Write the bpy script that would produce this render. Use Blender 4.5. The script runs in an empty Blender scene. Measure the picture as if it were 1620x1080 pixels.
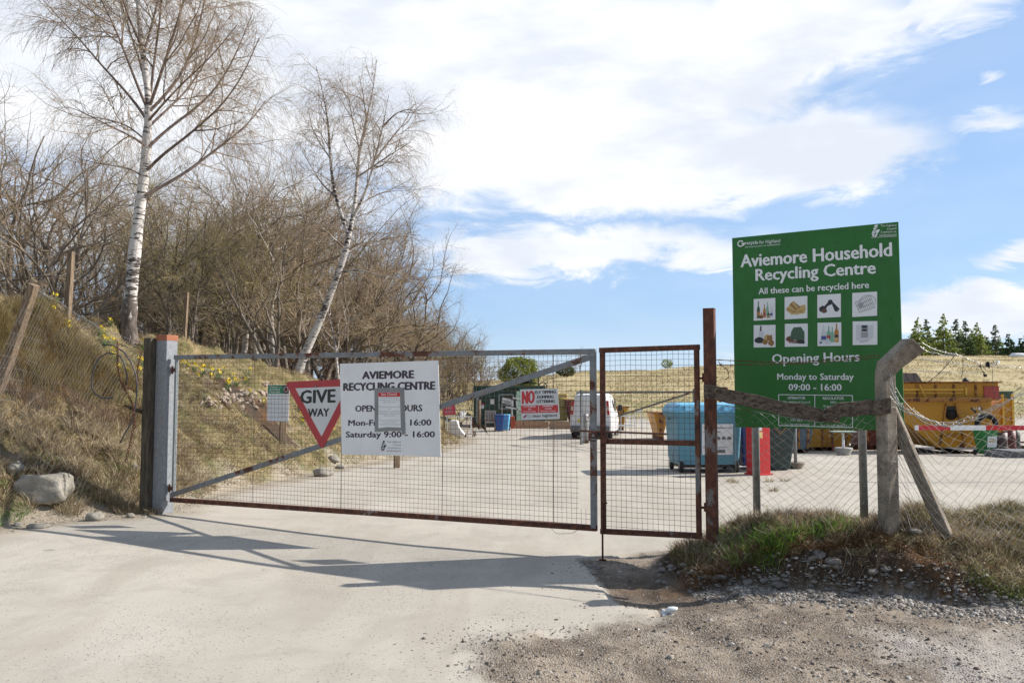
import bpy, math, random
import numpy as np
from math import radians, sin, cos, pi, tan, atan2, sqrt
random.seed(7)
rng = np.random.default_rng(11)
sc = bpy.context.scene
col = sc.collection

# ---------------------------------------------------------------- camera
F = 1300.0                       # focal length in photo pixels (1620 wide)
PITCH = math.atan(80 / F)
EYE = 1.6
cam_d = bpy.data.cameras.new('camera')
cam_d.sensor_width = 36.0
cam_d.lens = F / 1620 * 36.0
cam_d.clip_start = 0.05
cam_d.clip_end = 6000
cam = bpy.data.objects.new('camera', cam_d)
cam.location = (0, 0, EYE)
cam.rotation_euler = (radians(90) + PITCH, 0, 0)
col.objects.link(cam)
sc.camera = cam

# ---------------------------------------------------------------- light
SUN = np.array([1.35, 0.30, 1.0]); SUN = SUN / np.linalg.norm(SUN)
SUN_EL = math.asin(SUN[2])
SUN_AZ = atan2(SUN[0], SUN[1])
sc.view_settings.view_transform = 'Standard'
sc.view_settings.look = 'None'
sc.view_settings.gamma = 1
sc.view_settings.exposure = 0.58
sl = bpy.data.lights.new('sun', 'SUN')
sl.energy = 5.0
sl.angle = radians(0.5)
sl.color = (1.0, 0.945, 0.865)
so = bpy.data.objects.new('sun', sl)
so.rotation_euler = (0, 0, 0)
import mathutils
so.rotation_euler = mathutils.Vector((-SUN[0], -SUN[1], -SUN[2])).to_track_quat('-Z', 'Y').to_euler()
so.location = (30, 6, 40)
col.objects.link(so)

def ray(px, py):
    a = (px - 810) / F; b = (540 - py) / F
    return np.array([a, cos(PITCH) - b * sin(PITCH), sin(PITCH) + b * cos(PITCH)])
def at(px, py, Y):
    d = ray(px, py); t = Y / d[1]
    return np.array([0, 0, EYE]) + d * t
def onz(px, py, z=0.0):
    d = ray(px, py); t = (z - EYE) / d[2]
    return np.array([0, 0, EYE]) + d * t
def azel(px, py):
    d = ray(px, py); d = d / np.linalg.norm(d)
    return atan2(d[0], d[1]), math.asin(d[2])

# ---------------------------------------------------------------- node helper
class NT:
    def __init__(s, nt): s.nt = nt; s.n = nt.nodes; s.l = nt.links
    def node(s, t, **k):
        n = s.n.new(t)
        for a, b in k.items(): setattr(n, a, b)
        return n
    def put(s, sock, v):
        if isinstance(v, bpy.types.NodeSocket): s.l.new(v, sock)
        elif v is not None:
            if hasattr(sock.default_value, '__len__') and not hasattr(v, '__len__'):
                sock.default_value = [v] * len(sock.default_value)
            elif hasattr(sock.default_value, '__len__') and len(sock.default_value) == 4 and len(v) == 3:
                sock.default_value = (*v, 1)
            else: sock.default_value = v
    def math(s, op, a, b=None, c=None, clamp=False):
        n = s.node('ShaderNodeMath', operation=op, use_clamp=clamp)
        for i, v in enumerate((a, b, c)):
            if v is not None: s.put(n.inputs[i], v)
        return n.outputs[0]
    def vmath(s, op, a, b=None, scale=None):
        n = s.node('ShaderNodeVectorMath', operation=op)
        s.put(n.inputs[0], a)
        if b is not None: s.put(n.inputs[1], b)
        if scale is not None: s.put(n.inputs['Scale'], scale)
        return n.outputs['Value'] if op in ('LENGTH', 'DOT_PRODUCT') else n.outputs[0]
    def noise(s, vec, scale, detail=4, rough=0.55, dist=0.0, dim='3D'):
        n = s.node('ShaderNodeTexNoise', noise_dimensions=dim)
        if vec is not None: s.put(n.inputs['Vector'], vec)
        n.inputs['Scale'].default_value = scale
        n.inputs['Detail'].default_value = detail
        n.inputs['Roughness'].default_value = rough
        n.inputs['Distortion'].default_value = dist
        return n.outputs['Fac']
    def voro(s, vec, scale, feature='F1', out='Distance', rand=1.0):
        n = s.node('ShaderNodeTexVoronoi', feature=feature)
        if vec is not None: s.put(n.inputs['Vector'], vec)
        n.inputs['Scale'].default_value = scale
        n.inputs['Randomness'].default_value = rand
        return n.outputs[out]
    def ramp(s, fac, stops, interp='LINEAR'):
        n = s.node('ShaderNodeValToRGB')
        cr = n.color_ramp; cr.interpolation = interp
        while len(cr.elements) < len(stops): cr.elements.new(0.5)
        for e, (p, c) in zip(cr.elements, stops):
            e.position = p
            e.color = (c, c, c, 1) if not hasattr(c, '__len__') else (*c, 1)
        s.put(n.inputs[0], fac)
        return n.outputs[0]
    def step(s, fac, lo, hi, a=0.0, b=1.0):
        n = s.node('ShaderNodeMapRange', interpolation_type='SMOOTHSTEP')
        s.put(n.inputs[0], fac)
        for i, v in zip((1, 2, 3, 4), (lo, hi, a, b)): s.put(n.inputs[i], v)
        return n.outputs[0]
    def mix(s, fac, a, b, mode='MIX'):
        n = s.node('ShaderNodeMix', data_type='RGBA', blend_type=mode)
        s.put(n.inputs[0], fac); s.put(n.inputs[6], a); s.put(n.inputs[7], b)
        return n.outputs[2]
    def xyz(s, x, y, z):
        n = s.node('ShaderNodeCombineXYZ')
        for i, v in enumerate((x, y, z)): s.put(n.inputs[i], v)
        return n.outputs[0]
    def scl(s, v, t): return s.vmath('MULTIPLY', v, t)

# ---------------------------------------------------------------- sky
w = bpy.data.worlds.new('World'); sc.world = w; w.use_nodes = True
W = NT(w.node_tree); W.n.clear()
out = W.node('ShaderNodeOutputWorld'); bg = W.node('ShaderNodeBackground')
W.l.new(bg.outputs[0], out.inputs[0]); bg.inputs[1].default_value = 0.09
sky = W.node('ShaderNodeTexSky', sky_type='NISHITA')
sky.sun_disc = False; sky.sun_elevation = SUN_EL; sky.sun_rotation = SUN_AZ
sky.air_density = 1.0; sky.dust_density = 0.2; sky.ozone_density = 2.0
tc = W.node('ShaderNodeTexCoord').outputs['Generated']
sep = W.node('ShaderNodeSeparateXYZ'); W.l.new(tc, sep.inputs[0])
az = W.math('ARCTAN2', sep.outputs[0], sep.outputs[1])
el = W.math('ARCSINE', sep.outputs[2])
P = W.xyz(az, el, 0.0)
n1 = W.noise(W.scl(tc, (1, 1, 2.2)), 3.2, 7, 0.60)
n2 = W.noise(W.scl(tc, (1, 1, 2.4)), 10.0, 6, 0.60, 0.5)
wx = W.math('MULTIPLY', W.math('SUBTRACT', n1, 0.5), 0.15)
wy = W.math('MULTIPLY', W.math('SUBTRACT', n2, 0.5), 0.10)
Pw = W.vmath('ADD', P, W.xyz(wx, wy, 0.0))
# clouds as soft-edged masses in compass direction and height above the horizon
CL = [ # centre px,py ; half size px ; strength
 (150, 60, 700, 330, 1.0), (640, 60, 520, 230, 1.0), (930, 130, 470, 170, 1.0), (1230, 60, 260, 120, 1.0),
 (1270, 250, 235, 84, .95), (1000, 265, 400, 100, 1.0), (820, 200, 420, 150, 1.0), (1450, 20, 230, 45, .62), (330, 330, 420, 130, .62),
 (900, 398, 340, 42, .75), (780, 425, 150, 26, .5), (1125, 424, 60, 12, .34),
 (1580, 188, 95, 20, .34), (1590, 398, 70, 14, .40), (1575, 485, 170, 42, 1.0), (1460, 498, 75, 26, .8), (1210, 565, 90, 20, .35),
 (1575, 118, 22, 9, .25),
]
den = None
for (cx, cy, hx, hy, st) in CL:
    a0, e0 = azel(cx, cy)
    a1 = azel(cx + hx * .5, cy)[0] - azel(cx - hx * .5, cy)[0]
    e1 = azel(cx, cy - hy * .5)[1] - azel(cx, cy + hy * .5)[1]
    d = W.vmath('MULTIPLY', W.vmath('SUBTRACT', Pw, (a0, e0, 0)), (1 / a1, 1 / e1, 0))
    v = W.math('MULTIPLY', W.math('SUBTRACT', 1.0, W.vmath('LENGTH', d)), st)
    den = v if den is None else W.math('MAXIMUM', den, v)
# the rest of the sky dome: broken cloud of the same sort
far_side = W.step(W.math('ABSOLUTE', az), 0.85, 1.3)
gen = W.math('MULTIPLY', W.math('SUBTRACT', n1, W.math('SUBTRACT', 0.60, W.math('MULTIPLY', W.step(el, 0.5, 0.8), 0.16))), 2.2)
hi = W.step(el, 0.62, 0.9)
den = W.math('MAXIMUM', den, W.math('SUBTRACT', W.math('MULTIPLY', W.math('MAXIMUM', far_side, hi), 1.0), W.math('SUBTRACT', 1.0, gen)))
den = W.math('ADD', den, W.math('MULTIPLY', W.math('SUBTRACT', n2, 0.5), 0.52))
cover = W.step(den, -0.08, 0.42)
n3 = W.noise(W.scl(tc, (1, 1, 3.0)), 5.0, 5, 0.55)
ccol = W.mix(W.step(n3, 0.36, 0.62), (6.2, 6.6, 7.3), (7.9, 8.0, 8.2))
cover = W.math('MULTIPLY', cover, 0.96)
# thin veil that pales the blue
veil = W.math('MULTIPLY', W.step(n3, 0.30, 0.75), 0.10)
front = W.step(sep.outputs[1], -0.1, 0.5)
skyc = W.mix(W.math('MULTIPLY', front, 0.60), sky.outputs[0], (3.0, 4.7, 7.6))
skyc = W.mix(veil, skyc, (8.5, 8.8, 9.2))
W.l.new(W.mix(cover, skyc, ccol), bg.inputs[0])

# ---------------------------------------------------------------- mesh helper
class MB:
    def __init__(s): s.v = []; s.f = []; s.m = []; s.n = 0; s.smooth = []
    def add(s, verts, faces, mi=0, smooth=False):
        verts = np.asarray(verts, float).reshape(-1, 3)
        s.v.append(verts)
        for f in faces:
            s.f.append(tuple(int(i) + s.n for i in f)); s.m.append(mi); s.smooth.append(smooth)
        s.n += len(verts)
    def box(s, c, size, mi=0, rz=0.0, M=None):
        x, y, z = [t / 2 for t in size]
        v = np.array([(a * x, b * y, d * z) for a in (-1, 1) for b in (-1, 1) for d in (-1, 1)])
        if rz: v = v @ np.array([[cos(rz), sin(rz), 0], [-sin(rz), cos(rz), 0], [0, 0, 1]])
        if M is not None: v = v @ np.array(M).T
        v = v + np.array(c)
        s.add(v, [(0, 1, 3, 2), (4, 6, 7, 5), (0, 4, 5, 1), (2, 3, 7, 6), (0, 2, 6, 4), (1, 5, 7, 3)], mi)
    def bar(s, p0, p1, w, h, mi=0, up=(0, 0, 1)):
        p0 = np.array(p0, float); p1 = np.array(p1, float)
        d = p1 - p0; L = np.linalg.norm(d); d = d / L
        u = np.array(up, float); sx = np.cross(d, u)
        if np.linalg.norm(sx) < 1e-3: sx = np.cross(d, np.array([0, 1., 0]))
        sx /= np.linalg.norm(sx); u = np.cross(sx, d)
        M = np.stack([sx, d, u], 1)
        s.box((p0 + p1) / 2, (w, L, h), mi, M=M)
    def tube(s, pts, r, n=8, mi=0, cap=True, smooth=True, closed=False):
        pts = np.asarray(pts, float); B = len(pts)
        r = np.broadcast_to(np.asarray(r, float), (B,))
        if closed: t = np.roll(pts, -1, 0) - np.roll(pts, 1, 0)
        else: t = np.gradient(pts, axis=0)
        t /= np.linalg.norm(t, axis=1, keepdims=True) + 1e-9
        ref = np.array([0, 0, 1.0]) if abs(t[0][2]) < .9 else np.array([1.0, 0, 0])
        a = np.cross(t[0], ref); a /= np.linalg.norm(a)
        V = []
        for i in range(B):
            a = a - t[i] * np.dot(a, t[i]); a /= np.linalg.norm(a) + 1e-9
            b = np.cross(t[i], a)
            for k in range(n):
                q = 2 * pi * k / n
                V.append(pts[i] + r[i] * (a * cos(q) + b * sin(q)))
        fs = []
        for i in range(B if closed else B - 1):
            j = (i + 1) % B
            for k in range(n):
                fs.append((i * n + k, i * n + (k + 1) % n, j * n + (k + 1) % n, j * n + k))
        if cap and not closed:
            fs.append(tuple(range(n))[::-1]); fs.append(tuple((B - 1) * n + k for k in range(n)))
        s.add(V, fs, mi, smooth)
    def prism(s, poly, y0, y1, mi=0, axis='y'):
        """poly: outline in (x,z); extruded along y from y0 to y1"""
        n = len(poly)
        def P(a, b, y): return (a, y, b) if axis == 'y' else ((y, a, b) if axis == 'x' else (a, b, y))
        v = [P(a, b, y0) for a, b in poly] + [P(a, b, y1) for a, b in poly]
        f = [tuple(range(n)), tuple(range(2 * n - 1, n - 1, -1))]
        f += [(i, i + n, (i + 1) % n + n, (i + 1) % n) for i in range(n)]
        s.add(v, f, mi)
    def lathe(s, prof, n=20, mi=0, c=(0, 0, 0), axis='z'):
        V = []; fs = []
        for (r, z) in prof:
            for k in range(n):
                q = 2 * pi * k / n
                p = (r * cos(q), r * sin(q), z)
                if axis == 'y': p = (r * cos(q), z, r * sin(q))
                if axis == 'x': p = (z, r * cos(q), r * sin(q))
                V.append(np.array(p) + np.array(c))
        for i in range(len(prof) - 1):
            for k in range(n):
                fs.append((i * n + k, i * n + (k + 1) % n, (i + 1) * n + (k + 1) % n, (i + 1) * n + k))
        fs.append(tuple(range(n))[::-1]); fs.append(tuple((len(prof) - 1) * n + k for k in range(n)))
        s.add(V, fs, mi, True)
    def build(s, name, mats, parent=None, bevel=0.0, normals=False):
        me = bpy.data.meshes.new(name)
        V = np.concatenate(s.v) if s.v else np.zeros((0, 3))
        me.from_pydata(V.tolist(), [], s.f)
        if not isinstance(mats, (list, tuple)): mats = [mats]
        for m in mats: me.materials.append(m)
        me.polygons.foreach_set('material_index', s.m)
        me.polygons.foreach_set('use_smooth', s.smooth)
        me.update()
        if normals:
            import bmesh
            b = bmesh.new(); b.from_mesh(me); bmesh.ops.recalc_face_normals(b, faces=b.faces); b.to_mesh(me); b.free()
        o = bpy.data.objects.new(name, me); col.objects.link(o)
        if parent is not None: o.parent = parent
        if bevel:
            md = o.modifiers.new('edge', 'BEVEL'); md.width = bevel; md.segments = 2
            md.limit_method = 'ANGLE'; md.angle_limit = radians(40); md.harden_normals = False
        return o

def mesh_np(name, V, faces_flat, loop_n, mat, parent=None, smooth=False, rnd=None):
    """fast mesh from arrays; faces_flat = vertex ids, loop_n = vertices per face (constant)"""
    me = bpy.data.meshes.new(name)
    V = np.ascontiguousarray(V, dtype=np.float32)
    idx = np.ascontiguousarray(faces_flat, dtype=np.int32).ravel()
    nf = len(idx) // loop_n
    me.vertices.add(len(V)); me.vertices.foreach_set('co', V.ravel())
    me.loops.add(len(idx)); me.loops.foreach_set('vertex_index', idx)
    me.polygons.add(nf)
    me.polygons.foreach_set('loop_start', np.arange(nf, dtype=np.int32) * loop_n)
    me.polygons.foreach_set('loop_total', np.full(nf, loop_n, dtype=np.int32))
    if smooth: me.polygons.foreach_set('use_smooth', np.ones(nf, dtype=bool))
    me.update(calc_edges=True); me.validate()
    if mat is not None:
        for m in (mat if isinstance(mat, (list, tuple)) else [mat]): me.materials.append(m)
    if rnd is not None:
        at_ = me.attributes.new('rnd', 'FLOAT', 'POINT'); at_.data.foreach_set('value', np.asarray(rnd, dtype=np.float32))
    o = bpy.data.objects.new(name, me); col.objects.link(o)
    if parent is not None: o.parent = parent
    return o

def tag(o, label=None, cat=None, group=None, kind=None):
    if label: o['label'] = label
    if cat: o['category'] = cat
    if group: o['group'] = group
    if kind: o['kind'] = kind
    return o
def empty(name, loc, rz=0.0, label=None, cat=None, group=None):
    o = bpy.data.objects.new(name, None); o.location = loc; o.rotation_euler = (0, 0, rz)
    o.empty_display_size = 0.2
    col.objects.link(o); tag(o, label, cat, group)
    return o
def copy_tree(o, parent=None):
    c = o.copy(); col.objects.link(c)
    if parent is not None: c.parent = parent
    for ch in list(o.children): copy_tree(ch, c)
    return c

# ---------------------------------------------------------------- value noise in numpy
def vnoise(x, y, seed=0):
    xi = np.floor(x).astype(np.int64); yi = np.floor(y).astype(np.int64)
    fx = x - xi; fy = y - yi
    fx = fx * fx * (3 - 2 * fx); fy = fy * fy * (3 - 2 * fy)
    def h(a, b):
        n = (a * 374761393 + b * 668265263 + seed * 974711) & 0xffffffff
        n = ((n ^ (n >> 13)) * 1274126177) & 0xffffffff
        return ((n ^ (n >> 16)) & 0xffff) / 65535.0
    return ((h(xi, yi) * (1 - fx) + h(xi + 1, yi) * fx) * (1 - fy) + (h(xi, yi + 1) * (1 - fx) + h(xi + 1, yi + 1) * fx) * fy) - .5
def fbm(x, y, s, o=4, seed=0):
    r = 0; a = 1.0
    for i in range(o):
        r = r + a * vnoise(x * s, y * s, seed + i * 17); s *= 2.03; a *= .5
    return r
def sstep(x, a, b):
    t = np.clip((x - a) / (b - a), 0, 1); return t * t * (3 - 2 * t)

# ---------------------------------------------------------------- materials
MATS = {}
def mat(name, base=(.5, .5, .5), rough=.6, metal=0.0, fn=None, spec=.5, bump=None):
    m = bpy.data.materials.new(name); m.use_nodes = True
    N = NT(m.node_tree); bs = N.n['Principled BSDF']
    bs.inputs['Roughness'].default_value = rough; bs.inputs['Metallic'].default_value = metal
    bs.inputs['Specular IOR Level'].default_value = spec
    bs.inputs['Base Color'].default_value = (*base, 1)
    if fn: fn(N, bs)
    MATS[name] = m
    return m
def obj_co(N): return N.node('ShaderNodeTexCoord').outputs['Object']
def set_bump(N, bs, h, strength, dist):
    b = N.node('ShaderNodeBump'); b.inputs['Strength'].default_value = strength; b.inputs['Distance'].default_value = dist
    N.put(b.inputs['Height'], h); N.l.new(b.outputs[0], bs.inputs['Normal'])
def worn(name, base, var=.15, dirt=(.12, .10, .08), dirt_amt=.35, rough=.55, metal=0.0, scale=3.0, spec=.4):
    def fn(N, bs):
        co = obj_co(N)
        a = N.noise(co, scale, 6, .65); b = N.noise(N.scl(co, (1, 1, .35)), scale * 4, 5, .65)
        dark = tuple(c * (1 - var) for c in base); lite = tuple(min(1, c * (1 + var)) for c in base)
        c1 = N.mix(N.step(a, .3, .7), dark, lite)
        c2 = N.mix(N.math('MULTIPLY', N.step(b, .52, .78), dirt_amt), c1, dirt)
        N.put(bs.inputs['Base Color'], c2)
        N.put(bs.inputs['Roughness'], N.step(b, .3, .7, rough - .1, rough + .15))
        set_bump(N, bs, b, .15, .004)
    return mat(name, base, rough, metal, fn, spec)
def rusty(name, base, amt, rough=.55, metal=.3, scale=5.0, stretch=(1, 1, 1)):
    """painted or galvanised steel with rust patches; amt 0..1 how much is rust"""
    def fn(N, bs):
        co = N.scl(obj_co(N), stretch)
        a = N.noise(co, scale, 7, .68); b = N.noise(co, scale * 7, 4, .7); c = N.noise(co, scale * 30, 3, .6)
        mask = N.step(N.math('ADD', a, N.math('MULTIPLY', b, .18)), .72 - amt * .36, .76 - amt * .36)
        rust = N.ramp(b, [(.3, (.035, .017, .012)), (.52, (.105, .038, .022)), (.72, (.19, .072, .036))])
        pb = N.mix(N.step(b, .3, .7), tuple(x * .8 for x in base), tuple(min(1, x * 1.15) for x in base))
        halo = N.step(N.math('ADD', a, N.math('MULTIPLY', b, .18)), .66 - amt * .36, .76 - amt * .36, 0, .45)
        pb = N.mix(halo, pb, (.22, .12, .08))
        N.put(bs.inputs['Base Color'], N.mix(mask, pb, rust))
        N.put(bs.inputs['Metallic'], N.math('MULTIPLY', N.math('SUBTRACT', 1.0, mask), metal))
        N.put(bs.inputs['Roughness'], N.math('ADD', N.math('MULTIPLY', mask, .35), rough))
        set_bump(N, bs, N.math('ADD', N.math('MULTIPLY', mask, .5), N.math('MULTIPLY', c, .4)), .5, .003)
    return mat(name, base, rough, metal, fn)
def wood(name, a, b, stretch=(8, 8, 1), scale=4.0, rough=.85):
    def fn(N, bs):
        co = N.scl(obj_co(N), stretch)
        n = N.noise(co, scale, 6, .7, .4); k = N.noise(co, scale * 5, 3, .6)
        N.put(bs.inputs['Base Color'], N.mix(N.step(n, .32, .68), a, b))
        set_bump(N, bs, N.math('ADD', n, k), .5, .006)
    return mat(name, a, rough, 0, fn, .2)
def concrete(name, a, b, scale=6.0):
    def fn(N, bs):
        co = obj_co(N)
        n = N.noise(co, scale, 7, .7); g = N.noise(co, 90, 3, .7); l = N.noise(co, 22, 5, .7)
        c = N.mix(N.step(n, .35, .65), a, b)
        c = N.mix(N.step(l, .57, .68, 0, .7), c, tuple(x * .45 for x in a))
        c = N.mix(N.step(g, .35, .7, 0, .25), c, (.6, .56, .5))
        N.put(bs.inputs['Base Color'], c)
        set_bump(N, bs, N.math('ADD', N.math('MULTIPLY', g, .6), l), .6, .006)
    return mat(name, a, .9, 0, fn, .25)

GALV = rusty('galvanised_grey', (.19, .20, .21), .22, .5, .35, 2.6)
GALV_CLEAN = rusty('galvanised_clean', (.27, .29, .30), .05, .42, .45, 3.0)
RUST = rusty('rusted_steel', (.16, .16, .155), .82, .55, .3, 4.0)
RUSTP = rusty('rusted_post_steel', (.15, .155, .16), .60, .55, .3, 3.0, (1, 1, .5))
WIRE = rusty('dark_wire', (.12, .12, .115), .35, .6, .5, 3)
WIREG = rusty('grey_chain_wire', (.30, .30, .29), .25, .5, .5, 4)
BARB = rusty('rusty_barbed_wire', (.10, .07, .05), .8, .7, .2, 9)
PLASTIC_DK = worn('black_plastic', (.018, .018, .02), rough=.5)
RUBBER = worn('tyre_rubber', (.022, .022, .023), rough=.85, dirt=(.2, .18, .15))
WHITE = worn('white_board', (.74, .73, .73), .05, (.45, .42, .37), .22, .5)
WHITEP = worn('white_paint', (.72, .72, .72), .05, (.35, .3, .25), .2, .45)
BLACKI = mat('black_ink', (.045, .035, .045), .6)
WHITEI = mat('white_ink', (.72, .72, .72), .55)
# ================================================================ GROUND
EDGE = np.array([(-30, 1.5), (-14, 4.6), (-8, 7.4), (-5.6, 9.15), (-5.0, 9.95), (-4.45, 10.6), (-4.3, 12), (-4.2, 13.4), (-3.9, 16.2), (-3.1, 19.6),
                 (-2.5, 24), (-2.15, 28), (-1.7, 32), (-2.3, 36), (-2.6, 46), (-3, 52), (-30, 56)], float)
LPOLY = np.array(list(map(tuple, EDGE)) + [(-4000, 200), (-4000, -50), (-30, -3)])
def seg_dist(x, y, P):
    d = np.full(np.shape(x), 1e9)
    for (ax, ay), (bx, by) in zip(P[:-1], P[1:]):
        vx, vy = bx - ax, by - ay; L = vx * vx + vy * vy
        t = np.clip(((x - ax) * vx + (y - ay) * vy) / L, 0, 1)
        d = np.minimum(d, np.hypot(x - ax - t * vx, y - ay - t * vy))
    return d
def inside(x, y, P):
    r = np.zeros(np.shape(x), bool); n = len(P)
    for i in range(n):
        ax, ay = P[i]; bx, by = P[(i + 1) % n]
        if ay == by: continue
        c = ((ay > y) != (by > y)) & (x < (bx - ax) * (y - ay) / (by - ay) + ax)
        r ^= c
    return r
FENCE_R = [(1.0, 8.05), (1.84, 7.60), (3.20, 7.0), (4.4, 6.95), (7.0, 6.95), (14, 7.5), (60, 9)]
# gravel outline traced on the flat ground
GRAV = np.array([onz(x, y)[:2] for x, y in [(912, 884), (945, 912), (962, 940), (985, 955), (1045, 964), (1010, 978), (930, 985), (850, 995), (770, 1005), (715, 1022),
        (740, 1060), (800, 1110), (1000, 1400), (3000, 1400), (3000, 960), (1700, 935), (1500, 930), (1300, 880), (1120, 850), (1060, 868)]])
def left_d(x, y):
    d = seg_dist(x, y, EDGE); return np.where(inside(x, y, LPOLY), d, -d)
def mound(x, y):
    xr = [-5, 1.30, 1.62, 2.2, 3.2, 3.8, 4.4, 6, 14, 60]
    A = np.interp(x, xr, [0, 0, .20, .40, .46, .47, .46, .46, .5, .5])
    yr = np.interp(x, xr, [7.75, 7.72, 7.60, 7.42, 7.15, 7.5, 7.7, 8.0, 8.3, 11])
    yf = np.interp(x, xr, [7.3, 7.25, 7.12, 6.88, 6.42, 6.2, 6.25, 6.1, 6.1, 7.5])
    yb = np.interp(x, xr, [8.2, 8.1, 8.6, 9.3, 9.4, 9.3, 9.1, 9.3, 9.8, 13])
    wob = fbm(x, y, 1.3, 3, 5) * .18
    yf = yf + wob
    f = np.clip((y - yf) / (yr - yf), 0, 1); steep = np.interp(x, xr, [.6, .6, .5, .42, .42, .75, 1.0, 1.0, 1, 1])
    f = np.power(f, steep); f = f * f * (3 - 2 * f) * .4 + f * .6
    b = 1 - sstep(y, yr, yb)
    return A * np.where(y < yr, f, b)
def Hh(x, y):
    x = np.asarray(x, float); y = np.asarray(y, float)
    d = left_d(x, y)
    # yard and road
    z = -0.30 * sstep(y, 17, 30) + .12 * sstep(y, 34, 46)
    z = z + .10 * np.exp(-((x + 5.0) / 2.4) ** 2) * sstep(y, 5, 9) * (1 - sstep(y, 12, 18))
    z = z + .015 * fbm(x, y, .5, 3, 2)
    # left bank
    C = np.interp(y, [0, 8, 12, 15, 17, 20, 25, 32, 38, 46, 60], [2.6, 2.9, 3.05, 2.85, 2.55, 2.4, 2.05, 1.5, 1.2, 1.3, 1.6])
    wdt = np.interp(y, [0, 9, 12, 15, 20, 30], [3.9, 3.9, 4.2, 3.3, 3.1, 4.0])
    t = np.clip(d / wdt, 0, 1)
    prof = .16 * sstep(t, 0, .18) + .84 * (t ** 1.15 * .5 + sstep(t, .08, 1) * .5) * sstep(t, .04, .3)
    bank = C * prof + .02 * np.clip(d - wdt, 0, 40)
    lump = (fbm(x, y, .75, 4, 8) * .42 + fbm(x, y, 2.6, 4, 9) * .24) * sstep(d, .3, 1.5)
    z = z + np.where(d > 0, bank + lump, 0)
    # right mound
    m = mound(x, y)
    z = z + m + np.where(m > .02, fbm(x, y, 3.4, 4, 3) * .17 + fbm(x, y, 11, 3, 4) * .055, 0) * np.clip(m * 5, 0, 1)
    # hollow where the tarmac has broken away
    hx, hy = 1.35, 7.05
    z = z - .07 * np.exp(-(((x - hx) / .65) ** 2 + ((y - hy) / .55) ** 2))
    g = inside(x, y, GRAV)
    z = z + np.where(g & (y < 9), fbm(x, y, 2.0, 4, 21) * .05 - np.where((y > 6.05) & (x < 1.8), .034, .004) + fbm(x, y, 9, 3, 22) * .022, 0)
    # hill beyond the yard
    a = x / np.maximum(y, 1)
    cz = np.interp(a, [-1.5, -.5, -.1, 0, .07, .15, .26, .48, .62, 2], [6, 4.5, 2.6, 3.2, 4.1, 4.5, 5.0, 6.4, 6.4, 8])
    t = np.clip((y - 47) / 63, 0, 1)
    t = t * .55 + sstep(t, 0, 1) * .45
    hill = (cz + .2) * t * (1 - .9 * sstep(y, 150, 500)) + fbm(x, y, .18, 4, 31) * .35 * sstep(y, 50, 58)
    z = z + np.where(y > 47, np.where(d > 0, np.maximum(hill - bank * .8, 0), hill), 0)
    return z
def hz(x, y): return float(Hh(np.array([x]), np.array([y]))[0])

def lines(segs):
    r = [segs[0][0]]
    for a, b, st in segs:
        n = max(1, int(round((b - a) / st))); r += list(np.linspace(a, b, n + 1)[1:])
    return np.array(r)
def geo(a, b, n): return list(a * (b / a) ** (np.arange(1, n + 1) / n))
xs = lines([(-10, -6, .08), (-6, -3, .05), (-3, .3, .07), (.3, 5.2, .032), (5.2, 9, .12), (9, 30, .9)])
xs = np.concatenate([-np.array(geo(10, 3000, 46))[::-1], xs, np.array(geo(30, 3000, 26))])
ys = lines([(2.5, 5.6, .06), (5.6, 8.6, .034), (8.6, 15, .06), (15, 26, .16), (26, 60, .5), (60, 130, 1.2)])
ys = np.concatenate([[-300, -60, -15, -4, 0, 1.5], ys, np.array(geo(130, 4000, 22))])
GX, GY = np.meshgrid(xs, ys)
GZ = Hh(GX, GY)
V = np.stack([GX.ravel(), GY.ravel(), GZ.ravel()], 1)
nx, ny = len(xs), len(ys)
ii = (np.arange(ny - 1)[:, None] * nx + np.arange(nx - 1)[None, :]).ravel()
Fq = np.stack([ii, ii + 1, ii + nx + 1, ii + nx], 1)

# surface masks (which ground is what, fixed to the place)
d_ = left_d(GX, GY); m_ = mound(GX, GY)
m_grass = sstep(d_ + fbm(GX, GY, 1.5, 3, 40) * .5, .0, .45)
m_grass = np.maximum(m_grass, sstep(GY, 48, 53))
backm = np.maximum(m_ - .05, 0) * (GY > np.interp(GX, [1.3, 2.2, 3.2, 3.8, 4.4], [7.1, 7.0, 6.75, 6.2, 6.1]))
m_grass = np.maximum(m_grass, sstep(backm, .05, .16))
m_soil = sstep(m_, .01, .06)
gin = inside(GX, GY, GRAV); gd = seg_dist(GX, GY, np.vstack([GRAV, GRAV[:1]]))
gs = np.where(gin, gd, -gd)
m_grav = sstep(gs + fbm(GX, GY, 3, 4, 50) * np.where(GY > 6.05, .08, .55), np.where(GY > 6.05, -.02, -.20), np.where(GY > 6.05, .07, .34))
m_soil = np.maximum(m_soil, .85 * np.exp(-(((GX - 1.25) / .55) ** 2 + ((GY - 7.0) / .42) ** 2)) * m_grav)
SCAR = None
for Yt in np.arange(11, 20, .05):
    q = at(388, 622, Yt)
    if q[2] < hz(q[0], q[1]): SCAR = q; break
def scar(x, y): return np.exp(-((x - SCAR[0]) / .95) ** 2 - ((y - SCAR[1]) / .8) ** 2) + fbm(x, y, 2.4, 3, 61) * .7
m_scar = sstep(scar(GX, GY), .42, .6) * (d_ > .5)
m_soil = np.maximum(m_soil, m_scar); m_grass = m_grass * (1 - m_scar)
m_sand = sstep(d_ + fbm(GX, GY, 2, 3, 60) * .35, -.65, -.05) * (1 - m_grass)

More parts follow.
